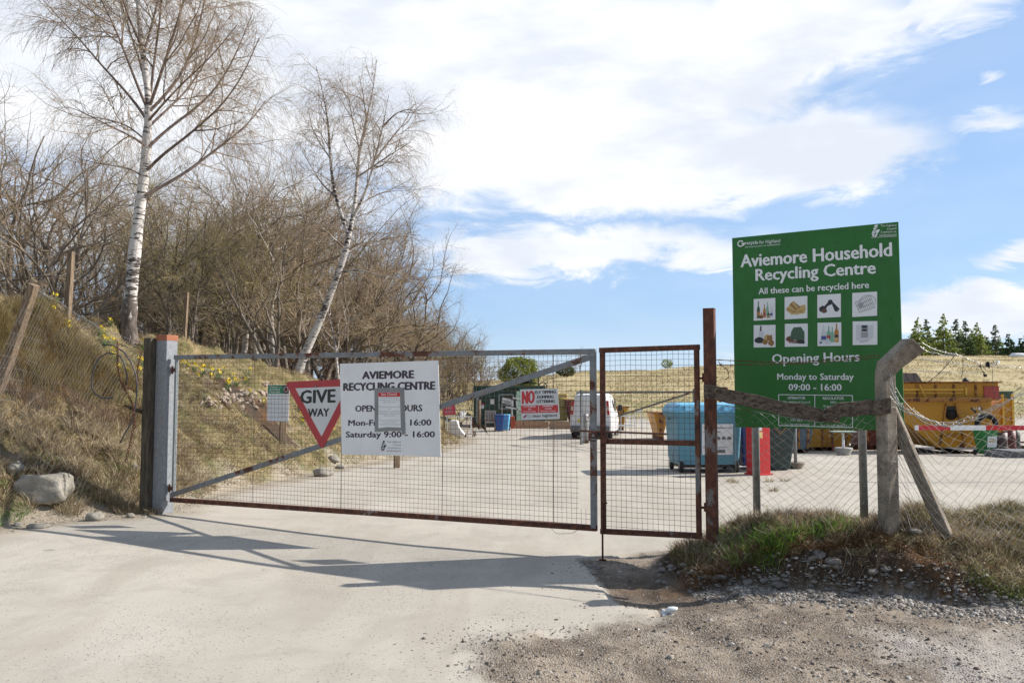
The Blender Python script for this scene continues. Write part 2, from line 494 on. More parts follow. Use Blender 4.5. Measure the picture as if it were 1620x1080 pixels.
def ground_fn(N, bs):
    at_ = N.node('ShaderNodeAttribute', attribute_name='mask'); sp = N.node('ShaderNodeSeparateColor'); N.l.new(at_.outputs[0], sp.inputs[0])
    gr, gv, so_ = sp.outputs[0], sp.outputs[1], sp.outputs[2]
    sand = at_.outputs['Alpha']
    co = N.node('ShaderNodeTexCoord').outputs['Object']
    big = N.noise(co, .35, 5, .6); mid = N.noise(co, 1.7, 6, .65, .6); fine = N.noise(co, 28, 5, .75); grit = N.noise(co, 120, 2, .7)
    spk = N.voro(co, 75, 'F1', 'Distance'); spc = N.voro(co, 75, 'F1', 'Color')
    # pale worn tarmac, dusty
    road = N.mix(N.step(big, .35, .65), (.395, .358, .298), (.460, .417, .350))
    road = N.mix(N.step(mid, .42, .70, 0, .62), road, (.315, .283, .236))
    road = N.mix(N.step(N.noise(N.scl(co, (1.0, .35, 1)), .9, 5, .6), .52, .72, 0, .5), road, (.50, .452, .392))
    road = N.mix(N.step(grit, .35, .7, 0, .55), road, (.27, .25, .23))
    road = N.mix(N.math('MULTIPLY', N.step(fine, .62, .72), .3), road, (.22, .20, .18))
    road = N.mix(N.math('MULTIPLY', N.step(N.noise(co, 2.6, 4, .6), .60, .7, 0, .7), N.step(N.noise(co, 42, 2, .5), .56, .62)), road, (.20, .18, .16))
    
    tr = N.noise(N.vmath('ADD', N.scl(co, (.9, .16, 1)), (3.1, 0, 0)), 1.3, 4, .6)
    road = N.mix(N.step(tr, .49, .60, 0, .5), road, (.325, .288, .240))
    patchy = N.step(N.noise(co, .8, 4, .6), .44, .60, .08, 1)
    specks = N.step(N.voro(co, 30, 'F1', 'Distance'), .14, .24, 1, 0)
    road = N.mix(N.math('MULTIPLY', N.math('MULTIPLY', specks, patchy), .8), road, (.17, .15, .13))
    road = N.mix(N.step(N.noise(co, 1.05, 2, .5, 1.2), .735, .76, 0, .55), road, (.17, .155, .14))
    # gravelly mud
    mud = N.mix(N.step(mid, .38, .62), (.130, .100, .074), (.275, .225, .172))
    mud = N.mix(N.step(fine, .44, .66, 0, .6), mud, (.10, .08, .062))
    scb = N.node('ShaderNodeSeparateColor'); N.l.new(spc, scb.inputs[0])
    mud = N.mix(N.math('MULTIPLY', N.step(spk, .30, .38, 1, 0), N.step(scb.outputs[0], .35, .45)), mud, N.mix(scb.outputs[1], (.17, .155, .14), (.44, .41, .38)))
    # pale compacted patch toward the right
    sx = N.node('ShaderNodeSeparateXYZ'); N.l.new(co, sx.inputs[0])
    pale = N.math('MULTIPLY', N.step(sx.outputs[0], 1.5, 2.7), N.step(sx.outputs[1], 6.2, 5.2, 0, 1))
    pale = N.step(N.math('ADD', pale, N.math('MULTIPLY', N.math('SUBTRACT', mid, .5), 1.6)), .4, 1.0, 0, .75)
    mud = N.mix(pale, mud, N.mix(N.step(fine, .4, .66), (.40, .365, .325), (.27, .245, .22)))
    sandc = N.mix(N.step(fine, .35, .65), (.36, .31, .24), (.23, .19, .14))
    soil = N.mix(N.step(fine, .35, .65), (.030, .020, .014), (.085, .06, .040))
    soil = N.mix(N.step(mid, .45, .65, 0, .7), soil, (.13, .062, .022))
    # turf seen between the blades
    tf = N.noise(co, 2.2, 6, .7, .8); tg = N.noise(co, .45, 4, .6)
    turf = N.ramp(tf, [(.28, (.070, .060, .026)), (.42, (.12, .115, .04)), (.55, (.22, .17, .085)), (.72, (.33, .26, .14))])
    turf = N.mix(N.step(fine, .42, .6, 0, .6), turf, (.09, .065, .035))
    hs = N.noise(N.scl(co, (1, .8, 1)), .55, 6, .72); ht = N.noise(N.scl(co, (.35, 1, 1)), 1.5, 5, .7)
    hill = N.ramp(hs, [(.30, (.22, .18, .085)), (.45, (.34, .27, .14)), (.60, (.44, .36, .205)), (.75, (.50, .42, .255))])
    hill = N.mix(N.step(ht, .47, .60, 0, .6), hill, (.30, .25, .12))
    sy = N.node('ShaderNodeSeparateXYZ'); N.l.new(co, sy.inputs[0])
    turf = N.mix(N.math('MULTIPLY', N.step(sy.outputs[1], 48, 54), N.step(sy.outputs[0], -8, -2)), turf, hill)
    greenish = N.math('MULTIPLY', N.math('MULTIPLY', N.step(sy.outputs[1], 50, 56), N.step(sy.outputs[1], 74, 58)), N.step(tg, .44, .56, 0, .7))
    turf = N.mix(greenish, turf, (.11, .125, .045))
    c = N.mix(gv, road, mud)
    c = N.mix(sand, c, sandc)
    c = N.mix(so_, c, soil)
    c = N.mix(gr, c, turf)
    N.put(bs.inputs['Base Color'], c)
    bs.inputs['Roughness'].default_value = .95
    rough_h = N.math('ADD', N.math('MULTIPLY', grit, .30), N.math('MULTIPLY', fine, .5))
    h2 = N.math('ADD', rough_h, N.math('MULTIPLY', N.math('MULTIPLY', N.math('MAXIMUM', gv, N.math('MAXIMUM', sand, so_)), N.math('SUBTRACT', .8, spk)), 2.2))
    h3 = N.math('ADD', h2, N.math('MULTIPLY', gr, N.math('MULTIPLY', hs, 5)))
    set_bump(N, bs, h3, .55, .008)
GROUND = mat('ground_surface', (.4, .4, .4), .95, 0, ground_fn, .2)
g_o = mesh_np('ground', V, Fq, 4, GROUND, smooth=True)
ca = g_o.data.color_attributes.new('mask', 'FLOAT_COLOR', 'POINT')
ca.data.foreach_set('color', np.stack([m_grass.ravel(), m_grav.ravel(), m_soil.ravel(), m_sand.ravel()], 1).astype(np.float32).ravel())
tag(g_o, kind='structure')
# ================================================================ upright planes, writing
class Plane:
    """upright plane through ground points A and B; u runs from A to B, z is height"""
    def __init__(s, A, B):
        s.A = np.array([A[0], A[1], 0.]); d = np.array([B[0] - A[0], B[1] - A[1], 0.]); s.L = np.linalg.norm(d); s.d = d / s.L
        s.rz = atan2(s.d[1], s.d[0]); s.nrm = np.array([s.d[1], -s.d[0], 0])      # toward the viewer
    def hit(s, px, py):
        r = ray(px, py); C = np.array([0, 0, EYE])
        t = np.dot(s.A - C, s.nrm) / np.dot(r, s.nrm); return C + r * t
    def uz(s, px, py):
        p = s.hit(px, py); return float(np.dot(p - s.A, s.d)), float(p[2])
    def pt(s, u, z=0, off=0): 
        p = s.A + s.d * u + s.nrm * off; return np.array([p[0], p[1], z])

TXT = {}
def glyphs(s, bold=0.0):
    k = (s, round(bold, 4))
    if k in TXT: return TXT[k]
    cu = bpy.data.curves.new('t', 'FONT'); cu.body = s; cu.size = 1.0; cu.offset = bold; cu.resolution_u = 2; cu.fill_mode = 'FRONT'
    o = bpy.data.objects.new('t', cu); col.objects.link(o)
    me = bpy.data.meshes.new_from_object(o)
    V = np.zeros(len(me.vertices) * 3); me.vertices.foreach_get('co', V); V = V.reshape(-1, 3)
    Fs = [tuple(p.vertices) for p in me.polygons]
    bpy.data.objects.remove(o); bpy.data.curves.remove(cu); bpy.data.meshes.remove(me)
    TXT[k] = (V, Fs); return TXT[k]
CAPH = None
def text(mb, s, u0, u1, zb, cap, y, mi=0, bold=.012, z1=None):
    """write s between u0 and u1 with its baseline at zb (z1: baseline at the right end) and capitals cap tall"""
    global CAPH
    if CAPH is None:
        v, f = glyphs('H', 0.0); CAPH = v[:, 1].max() - v[:, 1].min()
    V, Fs = glyphs(s, 0.0)
    if not len(V): return
    if bold > .012:
        e = bold * 1.15 * cap; k = 0
        for ax, az_ in ((-1, 0), (1, 0), (0, .8), (0, -.8)):
            k += 1; text(mb, s, u0 + e * ax, u1 + e * ax, zb + az_ * e * .6, cap, y + .00025 * k, mi, 0, None if z1 is None else z1 + az_ * e * .6)
    x0, x1 = V[:, 0].min(), V[:, 0].max()
    P = np.empty((len(V), 3)); t = (V[:, 0] - x0) / (x1 - x0)
    P[:, 0] = u0 + t * (u1 - u0); P[:, 1] = y
    P[:, 2] = zb + V[:, 1] / CAPH * cap + (0 if z1 is None else t * (z1 - zb))
    mb.add(P, Fs, mi)
class Board:
    """helper to lay things out on a board: coordinates taken in board units"""
    def __init__(s, plane, origin_u, ox=0, oy=0, k=1.0):
        s.p = plane; s.u0 = origin_u; s.ox = ox; s.oy = oy; s.k = k
    def q(s, x, y):
        u, z = s.p.uz(s.ox + x / s.k, s.oy + y / s.k); return u - s.u0, z
    def text(s, mb, st, a, b, cap, y, mi=0, bold=.012):
        u0, z0 = s.q(*a); u1, z1 = s.q(*b)
        zm = s.q(a[0], a[1] - cap)[1] - z0
        text(mb, st, u0, u1, z0, zm, y, mi, bold, z1)
    def quad(s, mb, pts, y, mi=0):
        P = [s.q(*p) for p in pts]; mb.add([(u, y, z) for u, z in P], [tuple(range(len(P)))], mi)
def squircle_emblem(mb, cx, cz, h, y, mi, mi2):
    """council emblem: three slanted leaves cut by fine lines"""
    w_ = h * .62
    P = [(.50, 1), (.80, .98), (.62, .62), (1.0, .60), (.55, .08), (.18, 0), (.0, .30), (.20, .62), (.36, .95)]
    mb.add([(cx - w_ / 2 + a * w_, y, cz - h / 2 + b * h) for a, b in P], [tuple(range(len(P)))[::-1]], mi)
    for (a, b, c, d) in ((.12, .6, .7, .60), (.05, .3, .85, .33), (.30, .85, .70, .62), (.25, .05, .72, .95), (.2, .62, .5, .3), (.5, .3, .2, .05)):
        p0 = np.array([cx - w_ / 2 + a * w_, y - .0004, cz - h / 2 + b * h]); p1 = np.array([cx - w_ / 2 + c * w_, y - .0004, cz - h / 2 + d * h])
        dd = p1 - p0; n = np.array([-dd[2], 0, dd[0]]); n = n / np.linalg.norm(n) * h * .018
        mb.add([p0 - n, p1 - n, p1 + n, p0 + n], [(0, 1, 2, 3)], mi2)

# ================================================================ MAIN GATE
GA = onz(272, 815, .07)[:2]; GA = np.array([-4.29, 10.38]); GB = np.array([0.826, 8.08])
GP = Plane(GA, GB)
zt_l = GP.uz(281, 565)[1]; zt_r = GP.uz(942, 556)[1]
zb_l = GP.uz(272, 790)[1]; zb_r = GP.uz(942, 835)[1]
uR = GP.uz(939, 700)[0]; uL = GP.uz(277, 680)[0]
g_loc = GP.pt(0, 0)
gate = empty('vehicle_gate', (g_loc[0], g_loc[1], 0), GP.rz, 'long closed galvanised mesh gate with rusty bottom rail and diagonal brace', 'gate')
def rail(name, p0, p1, w_, h_, m_, par, bev=.004):
    mb = MB(); mb.bar(p0, p1, w_, h_); return mb.build(name, m_, par, bev)
rail('top_rail', (uL - .03, 0, zt_l), (uR + .03, 0, zt_r), .05, .055, GALV, gate)
rail('bottom_rail', (uL - .04, 0, zb_l), (uR + .03, 0, zb_r), .05, .055, rusty('rusted_bottom_rail', (.22, .22, .21), .75, .55, .3, 2.5), gate)
rail('stile', (uR, 0, zb_r), (uR, 0, zt_r), .055, .06, GALV, gate)
rail('stile', (uL, 0, zb_l), (uL, 0, zt_l), .035, .04, GALV_CLEAN, gate)
b0 = GP.uz(272, 783); b1 = GP.uz(935, 565)
rail('diagonal_brace', (b0[0], -.032, b0[1]), (b1[0], -.032, b1[1]), .012, .062, GALV, gate)
def weld_mesh(mb, u0, u1, zlo, zhi, pitch, r, y, skip=None, joints=()):
    def wire(p0, p1, rr):
        p0 = np.array(p0, float); p1 = np.array(p1, float); k_ = 5; q_ = np.linspace(0, 1, k_)[:, None]; P_ = p0 + (p1 - p0) * q_; P_[1:-1] += np.random.default_rng(int(abs(p0[0] * 997 + p0[2] * 7919) * 10) % 99991).normal(0, .0032, (k_ - 2, 3)); mb.tube(P_, rr, 4, 0, cap=False, smooth=True)
    n = int((u1 - u0) / pitch)
    for i in range(n + 1):
        u = u0 + i * (u1 - u0) / n + random.uniform(-.002, .002)
        a, b = zlo(u), zhi(u)
        if skip and skip[0] < u < skip[1]:
            wire((u, y, a), (u + random.uniform(-.004, .004), y, skip[2]), r); wire((u, y, skip[3]), (u, y, b), r)
        else: wire((u, y, a), (u, y + random.uniform(-.004, .004), b), r)
    z = max(zlo(u0), zlo(u1)); k = 0
    z = min(zlo(u0), zlo(u1))
    while z < max(zhi(u0), zhi(u1)):
        z += pitch
        # clip against sloping rails
        us = np.linspace(u0, u1, 60); ok = [(zlo(u) < z < zhi(u)) for u in us]
        if not any(ok): continue
        ua = us[ok.index(True)]; ub = us[len(ok) - 1 - ok[::-1].index(True)]
        dz = random.uniform(-.002, .002)
        if skip and skip[2] < z < skip[3]:
            wire((ua, y + .003, z), (skip[0], y + .003, z + dz), r); 
            if ub > skip[1] + .05: wire((skip[1], y + .003, z), (ub, y + .003, z + dz), r)
        else: wire((ua, y + .003, z), (ub, y + .003, z + dz), r)
    for u in joints: wire((u, y - .003, zlo(u)), (u, y - .003, zhi(u)), r * 2.2)
zlo = lambda u: zb_l + (zb_r - zb_l) * (u - uL) / (uR - uL)
zhi = lambda u: zt_l + (zt_r - zt_l) * (u - uL) / (uR - uL)
sk = (GP.uz(915, 740)[0], GP.uz(936, 740)[0] - .01, GP.uz(925, 805)[1], GP.uz(925, 703)[1])
mb = MB(); weld_mesh(mb, uL + .02, uR - .03, zlo, zhi, .05, .0017, 0, sk, [GP.uz(x, 700)[0] for x in (401, 541, 700, 876)])
mb.build('weld_mesh_infill', WIRE, gate)
mb = MB()
for k in range(7):
    q = k / 6; mb.add([], [])
p_ = [(uR - .45 + .28 * t, -.01 - .02 * sin(t * 6), zlo(uR - .4) - .02 - .06 * sin(t * pi) - .01 * sin(9 * t)) for t in np.linspace(0, 1, 12)]
mb.tube(p_, .002, 4); mb.build('loose_wire', WIRE, gate)
# latch box between the two leaves
lu, lz = GP.uz(941, 689)
REDP = rusty('red_oxide_paint', (.30, .045, .035), .45, .5, .1, 8)
mb = MB(); mb.box((lu - .005, -.05, lz), (.075, .05, .10)); latch = mb.build('latch_box', REDP, gate, .006)
mb = MB(); mb.tube([(lu + .01, -.083, lz + .005), (lu + .01, -.05, lz + .005)], .016, 12); mb.tube([(lu - .02, -.082, lz - .03), (lu + .05, -.082, lz - .03)], .006, 8); mb.build('padlock', GALV_CLEAN, latch)
for zz in (zt_l - .16, zb_l + .14):
    mb = MB(); mb.box((uL - .035, -.01, zz), (.07, .03, .05)); mb.tube([(uL - .06, -.01, zz - .05), (uL - .06, -.01, zz + .05)], .014, 8); mb.build('hinge', RUST, gate, .003)

# ================================================================ PEDESTRIAN GATE
u0 = GP.uz(954, 700)[0]; u1 = GP.uz(1104, 700)[0]
pgate = empty('pedestrian_gate', tuple(GP.pt(u0)), GP.rz, 'narrow rusty mesh pedestrian gate with a middle rail, right of the long gate', 'gate')
L_ = u1 - u0
zt0 = GP.uz(954, 554)[1]; zt1 = GP.uz(1104, 549)[1]; zb0 = GP.uz(953, 840)[1]; zb1 = GP.uz(1105, 847)[1]; zm0 = GP.uz(960, 698)[1]
rail('top_rail', (-.03, 0, zt0), (L_ + .03, 0, zt1), .045, .05, RUST, pgate)
rail('bottom_rail', (-.03, 0, zb0), (L_ + .03, 0, zb1), .045, .05, RUST, pgate)
rail('middle_rail', (0, 0, zm0), (L_, 0, zm0 + .005), .04, .05, RUST, pgate)
rail('stile', (0, 0, zb0), (0, 0, zt0), .045, .052, RUST, pgate)
rail('stile', (L_, 0, zb1), (L_, 0, zt1), .045, .052, RUSTP, pgate)
mb = MB(); weld_mesh(mb, .025, L_ - .02, lambda u: zb0 + (zb1 - zb0) * u / L_, lambda u: zt0 + (zt1 - zt0) * u / L_, .05, .0017, 0)
mb.build('weld_mesh_infill', WIRE, pgate)
gz = hz(*GP.pt(u0)[:2])
mb = MB(); mb.tube([(0.0, -.035, gz + .0), (0.0, -.035, zb0 + .28)], .010, 8); mb.tube([(0, -.035, zb0 + .28), (.05, -.045, zb0 + .28)], .009, 8)
mb.tube([(-.035, -.035, gz + .004), (.035, -.035, gz + .004)], .009, 6); mb.build('drop_bolt', RUST, pgate)
for zz in (GP.uz(1104, 598)[1], GP.uz(1104, 802)[1]):
    mb = MB(); mb.box((L_ + .055, -.0, zz), (.09, .022, .022)); mb.tube([(L_ + .06, 0, zz - .035), (L_ + .06, 0, zz + .045)], .013, 8); mb.build('hinge', RUST, pgate, .002)
mb = MB(); mb.box((.02, -.03, zm0 + .02), (.07, .02, .09)); mb.build('latch_plate', RUST, pgate, .003)

# ================================================================ GATE POSTS
pu = GP.uz(264, 700)[0]
pc = GP.pt(pu - .04, 0)
gpz = hz(pc[0], pc[1]); ptop = at(262, 531, pc[1])[2]
STEELB = rusty('blue_grey_gate_post', (.215, .225, .24), .05, .55, .0, 3.0)
post = empty('steel_gate_post', (pc[0], pc[1], gpz), GP.rz, 'thick grey steel post with orange rusty top, left end of the long gate', 'post')
mb = MB(); mb.box((0, 0, (ptop - gpz) / 2 - .2), (.18, .18, ptop - gpz + .4)); mb.build('shaft', STEELB, post, .008)
mb = MB(); mb.box((0, 0, ptop - gpz - .03), (.186, .186, .07)); mb.build('rusty_cap', worn('orange_rust_cap', (.36, .12, .055), .2, (.2, .08, .04), .5), post, .004)
WOODG = wood('weathered_timber', (.045, .038, .03), (.12, .10, .075))
WOODD = wood('dark_timber', (.035, .026, .02), (.11, .08, .055))
WOODP = wood('pale_timber', (.11, .075, .05), (.27, .20, .135))
q = at(236.5, 700, 10.40); zt = at(236.5, 535, 10.40)[2]; zg = hz(q[0], q[1])
mb = MB(); mb.box((0, 0, (zt - zg) / 2 - .15), (.12, .16, zt - zg + .3), rz=GP.rz)
o = mb.build('timber_gate_post', WOODG, None, .008); o.location = (q[0], q[1], zg); tag(o, 'weathered square timber post standing against the grey steel gate post', 'post')

cpost = np.array([1.86, 7.62]); cz = hz(*cpost)
q = at(1125, 700, 7.62); cpost[0] = q[0]; cz = hz(*cpost); zt = at(1125, 489, 7.62)[2]
mb = MB(); mb.box((0, 0, (zt - cz) / 2 - .2), (.10, .10, zt - cz + .4)); mb.box((0, 0, zt - cz + .003), (.106, .106, .006))
o = mb.build('steel_post', RUSTP, None, .005); o.location = (*cpost, cz); o.rotation_euler[2] = GP.rz; tag(o, 'tall rust-streaked square steel post between the pedestrian gate and the chain-link fence', 'post')

# ================================================================ SIGNS ON THE GATE
def board_at(name, label, px, py, off, cat='sign'):
    u, z = GP.uz(px, py); loc = GP.pt(u, 0, off)
    e = empty(name, tuple(loc), GP.rz, label, cat); return e, u
def solid(mb, pts, y0, y1, mi=0):
    n = len(pts)
    mb.add([(a, y0, b) for a, b in pts] + [(a, y1, b) for a, b in pts],
           [tuple(range(n)), tuple(range(2 * n - 1, n - 1, -1))] + [(i, i + n, (i + 1) % n + n, (i + 1) % n) for i in range(n)], mi)
# board
e, u = board_at('opening_hours_sign', 'large white board lettered AVIEMORE RECYCLING CENTRE with opening hours, fixed to the long gate', 620, 650, .055)
B = Board(GP, u, 530, 560, 6.353)
mb = MB(); solid(mb, [B.q(*p) for p in ((77, 98), (1063, 66), (1088, 1025), (97, 1003))], .0, .006); mb.build('board', WHITE, e)
mb = MB(); y = -.002
B.text(mb, 'AVIEMORE', (305, 250), (817, 240), 72, y, 0, .085)
B.text(mb, 'RECYCLING CENTRE', (117, 366), (1028, 353), 72, y, 0, .085)
B.text(mb, 'OPENING HOURS', (235, 576), (902, 571), 60, y, 0, .055)
B.text(mb, 'Mon-Fri 9:00 - 16:00', (165, 716), (992, 713), 56, y, 0, .055)
B.text(mb, 'Saturday 9:00 - 16:00', (140, 832), (1028, 831), 56, y, 0, .055)
for i, t in enumerate(('The Highland', 'Council', 'Comhairle na', 'Gaidhealtachd')):
    w_ = (140, 80, 135, 145)[i]; yy = 885 + i * 30
    B.text(mb, t, (690 - w_, yy), (690, yy), 16, y, 1, .0)
cu_, cz_ = B.q(517, 918); squircle_emblem(mb, cu_, cz_, B.q(517, 865)[1] - B.q(517, 972)[1], y, 0, 2)
mb.build('lettering', [BLACKI, mat('grey_ink', (.25, .25, .26), .6), WHITE], e)
# notice taped over it
e, u = board_at('closure_notice', 'Site Closed notice with red heading, taped over the middle of the white board', 620, 650, .060)
B = Board(GP, u, 530, 560, 6.353)
TAPE = worn('grey_duct_tape', (.22, .22, .22), .12, (.12, .12, .12), .2, .45)
mb = MB()
solid(mb, [B.q(*p) for p in ((412, 352), (470, 338), (722, 336), (722, 388), (600, 392), (466, 394), (430, 372))], 0, .001)
solid(mb, [B.q(*p) for p in ((428, 372), (468, 370), (466, 738), (470, 772), (430, 780))], -.0012, -.0002)
solid(mb, [B.q(*p) for p in ((682, 380), (722, 372), (736, 800), (706, 806), (692, 742))], -.0012, -.0002)
solid(mb, [B.q(*p) for p in ((458, 742), (560, 730), (700, 736), (704, 768), (560, 770), (458, 778))], -.0024, -.0014)
mb.build('tape', TAPE, e)
mb = MB(); solid(mb, [B.q(*p) for p in ((462, 384), (690, 382), (696, 740), (464, 742))], -.0006, -.0001); mb.build('paper', WHITEP, e)
REDI = mat('red_ink', (.50, .015, .02), .55)
mb = MB(); y = -.003
B.quad(mb, [(468, 428), (684, 426), (682, 384), (468, 386)], y, 0)
B.text(mb, 'Site Closed', (495, 418), (650, 414), 28, y - .0008, 1, .0)
rl = random.Random(3)
LINES = [(445, 'Aviemore Household Waste'), (465, 'Recycling Centre is now closed'), (487, 'until further notice'), (533, 'Please take your waste home with'), (553, 'you'), (577, 'We apologise for any inconvenience'), (598, 'Flytipping is an offence and is'), (619, 'liable to a fine'), (667, 'For more information please see'), (688, 'the council website'), (708, 'or telephone the service centre')]
for yy, t in LINES:
    hw = min(104, 3.4 * len(t)); B.text(mb, t, (578 - hw, yy), (578 + hw, yy), 9, y + .0008, 2, .0)
mb.build('print', [REDI, WHITEI, mat('faded_ink', (.22, .22, .24), .6)], e)
# GIVE WAY
e, u = board_at('give_way_sign', 'red and white triangular GIVE WAY sign pointing down, fixed to the long gate', 513, 640, .047)
B = Board(GP, u, 400, 580, 6)
cyl = B.q(340, 180); cr = B.q(1015, 150); ca_ = B.q(680, 742)
def rounded_tri(P, r, n=6):
    P = [np.array(p) for p in P]; o_ = []
    for i in range(3):
        a, b, c = P[i - 1], P[i], P[(i + 1) % 3]
        d1 = (a - b) / np.linalg.norm(a - b); d2 = (c - b) / np.linalg.norm(c - b)
        p0 = b + d1 * r; p1 = b + d2 * r
        for k in range(n + 1):
            t = k / n; o_.append(tuple((1 - t) ** 2 * p0 + 2 * t * (1 - t) * b + t * t * p1))
    return o_
tri = [(cyl[0] - .02, cyl[1] + .045), (ca_[0], ca_[1] - .06), (cr[0] + .02, cr[1] + .045)]
REDS = worn('red_sign_face', (.40, .045, .05), .1, (.25, .12, .1), .3, .5)
ALU = worn('sign_white_face', (.56, .56, .56), .05, (.3, .28, .25), .18, .4)
mb = MB(); solid(mb, rounded_tri(tri, .075), 0, .004); mb.build('plate', REDS, e)
cen = np.mean([np.array(p) for p in tri], 0)
inner = [tuple(cen + (np.array(p) - cen) * .70 + np.array([0, 0.0])) for p in tri]
mb = MB(); solid(mb, rounded_tri(inner, .010, 3), -.0025, -.0008); mb.build('white_panel', ALU, e)
mb = MB(); y = -.0045
B.text(mb, 'GIVE', (480, 345), (805, 335), 118, y, 0, .055); B.text(mb, 'WAY', (550, 470), (748, 467), 72, y, 0, .05); mb.build('lettering', mat('black_sign_ink', (.015, .015, .015), .5), e)
mb = MB(); uu, zz = B.q(625, 190); mb.lathe([(.012, -.012), (.012, -.004)], 10, 0, (uu, 0, zz), 'y'); mb.build('bolt', GALV_CLEAN, e)
# NO FLY TIPPING
e, u = board_at('no_tipping_sign', 'small white and red NO FLY TIPPING DUMPING LITTERING sign wired to the long gate', 858, 639, .05)
B = Board(GP, u, 640, 540, 5.4)
mb = MB(); solid(mb, [B.q(*p) for p in ((1003, 413), (1008, 409), (1318, 400), (1324, 405), (1338, 655), (1333, 660), (1022, 670), (1016, 664))], 0, .005); mb.build('plate', ALU, e)
mb = MB(); y = -.002
B.text(mb, 'NO', (1024, 532), (1124, 524), 104, y, 0, .055)
B.text(mb, 'FLY TIPPING', (1132, 448), (1307, 441), 24, y, 1, .07); B.text(mb, 'DUMPING', (1150, 487), (1288, 483), 24, y, 1, .07); B.text(mb, 'LITTERING', (1147, 524), (1298, 521), 24, y, 1, .07)
B.quad(mb, [(1015, 612), (1328, 604), (1325, 540), (1012, 546)], y + .0008, 0)
B.quad(mb, [(1162, 607), (1165, 607), (1163, 549), (1160, 549)], y, 2)
B.text(mb, 'LITTERING', (1035, 562), (1136, 560), 12, y, 2, .04); B.text(mb, '£50', (1072, 582), (1100, 581), 11, y, 2, .04); B.text(mb, 'Fixed Penalty', (1035, 602), (1138, 600), 10, y, 2, .03)
B.text(mb, 'DUMPING', (1198, 558), (1285, 556), 12, y, 2, .04); B.text(mb, '£20,000', (1215, 578), (1272, 577), 11, y, 2, .04); B.text(mb, 'Maximum Penalty', (1180, 598), (1308, 595), 10, y, 2, .03)
B.text(mb, 'clean highland', (1106, 645), (1316, 638), 21, y, 1, .03)
for a in range(4):
    P_ = [(1030 + a * 5, 645 - a * 3), (1052 + a * 2, 622 - a), (1056 + a, 630), (1040 + a * 4, 655 - a * 3)]; B.quad(mb, P_, y - .0001 * a, 3 if a % 2 else 0)
for a in range(4): B.text(mb, ('The Highland', 'Council', 'Comhairle na', 'Gaidhealtachd')[a], (1064, 626 + a * 8), (1096, 626 + a * 8), 4, y, 1, 0)
mb.build('lettering', [mat('red_letter', (.50, .03, .035), .5), mat('dark_letter', (.06, .05, .06), .5), WHITEI, mat('purple_mark', (.14, .05, .16), .5)], e)
mb = MB(); mb.tube([(B.q(1030, 662)[0], .004, B.q(1030, 662)[1]), (B.q(1032, 700)[0], .0, B.q(1032, 712)[1])], .006, 6); mb.build('fixing_strap', WIRE, e)
# Changes notice behind the mesh
e, u = board_at('materials_notice', 'small white notice with green heading behind the mesh, left of the red triangle', 438, 637, -.02)
B = Board(GP, u, 400, 580, 6)
mb = MB(); solid(mb, [B.q(*p) for p in ((130, 170), (335, 172), (328, 522), (124, 515))], 0, .004); mb.build('plate', WHITEP, e)
mb = MB(); y = -.0015
B.quad(mb, [(132, 255), (278, 255), (279, 175), (134, 173)], y, 0); B.quad(mb, [(279, 255), (330, 256), (331, 176), (280, 175)], y, 1)
for k, t in enumerate(('Changes to', 'Accepted', 'Materials')): B.text(mb, t, (148, 198 + 24 * k), (148 + (108, 96, 100)[k], 198 + 24 * k), 17, y - .001, 2, .04)
uu, zz = B.q(305, 214)
for r_, mi_ in ((.034, 2), (.026, 1), (.019, 3), (.011, 1)): mb.lathe([(r_, y - .0008 - .0004 * (.034 - r_) * 100), (r_, y)], 20, mi_, (uu, 0, zz), 'y')
for k in range(9): B.text(mb, ('Paper and card', 'Glass bottles and jars', 'Cans, tins and aerosols', 'Garden waste', 'Wood and timber', 'Scrap metal', 'Textiles and shoes', 'Batteries and oil', 'Rubble and soil')[k], (145, 285 + k * 26), (300 - 12 * (k % 3), 285 + k * 26), 8, y, 4, 0)
mb.build('print', [mat('notice_green', (.02, .22, .10), .5), BLACKI, WHITEI, mat('dull_red', (.35, .08, .06), .5), mat('blue_grey_ink', (.3, .32, .42), .5)], e)
# ================================================================ BIG GREEN SIGN
SA = at(1160, 500, 8.55)[:2]; SB = at(1425.5, 500, 7.72)[:2]
SP = Plane(SA, SB)
sg = empty('recycling_centre_sign', tuple(SP.pt(0)), SP.rz, 'big green Aviemore Household Recycling Centre board on two round grey posts', 'sign')
B = Board(SP, 0, 1120, 340, 3)
zTL = B.q(118, 110)[1]; zTR = B.q(912, 30)[1]; zBL = B.q(126, 1008)[1]; zBR = B.q(930, 1021)[1]
ztop = (zTL + zTR) / 2; zbot = (zBL + zBR) / 2
GREEN = worn('green_sign_face', (.018, .128, .018), .06, (.05, .12, .04), .12, .42)
mb = MB(); mb.box((SP.L / 2, .012, (ztop + zbot) / 2), (SP.L, .02, ztop - zbot)); mb.build('board', GREEN, sg, .003)
print('sign', ztop, zbot, SP.L, zTL, zTR, zBL, zBR)
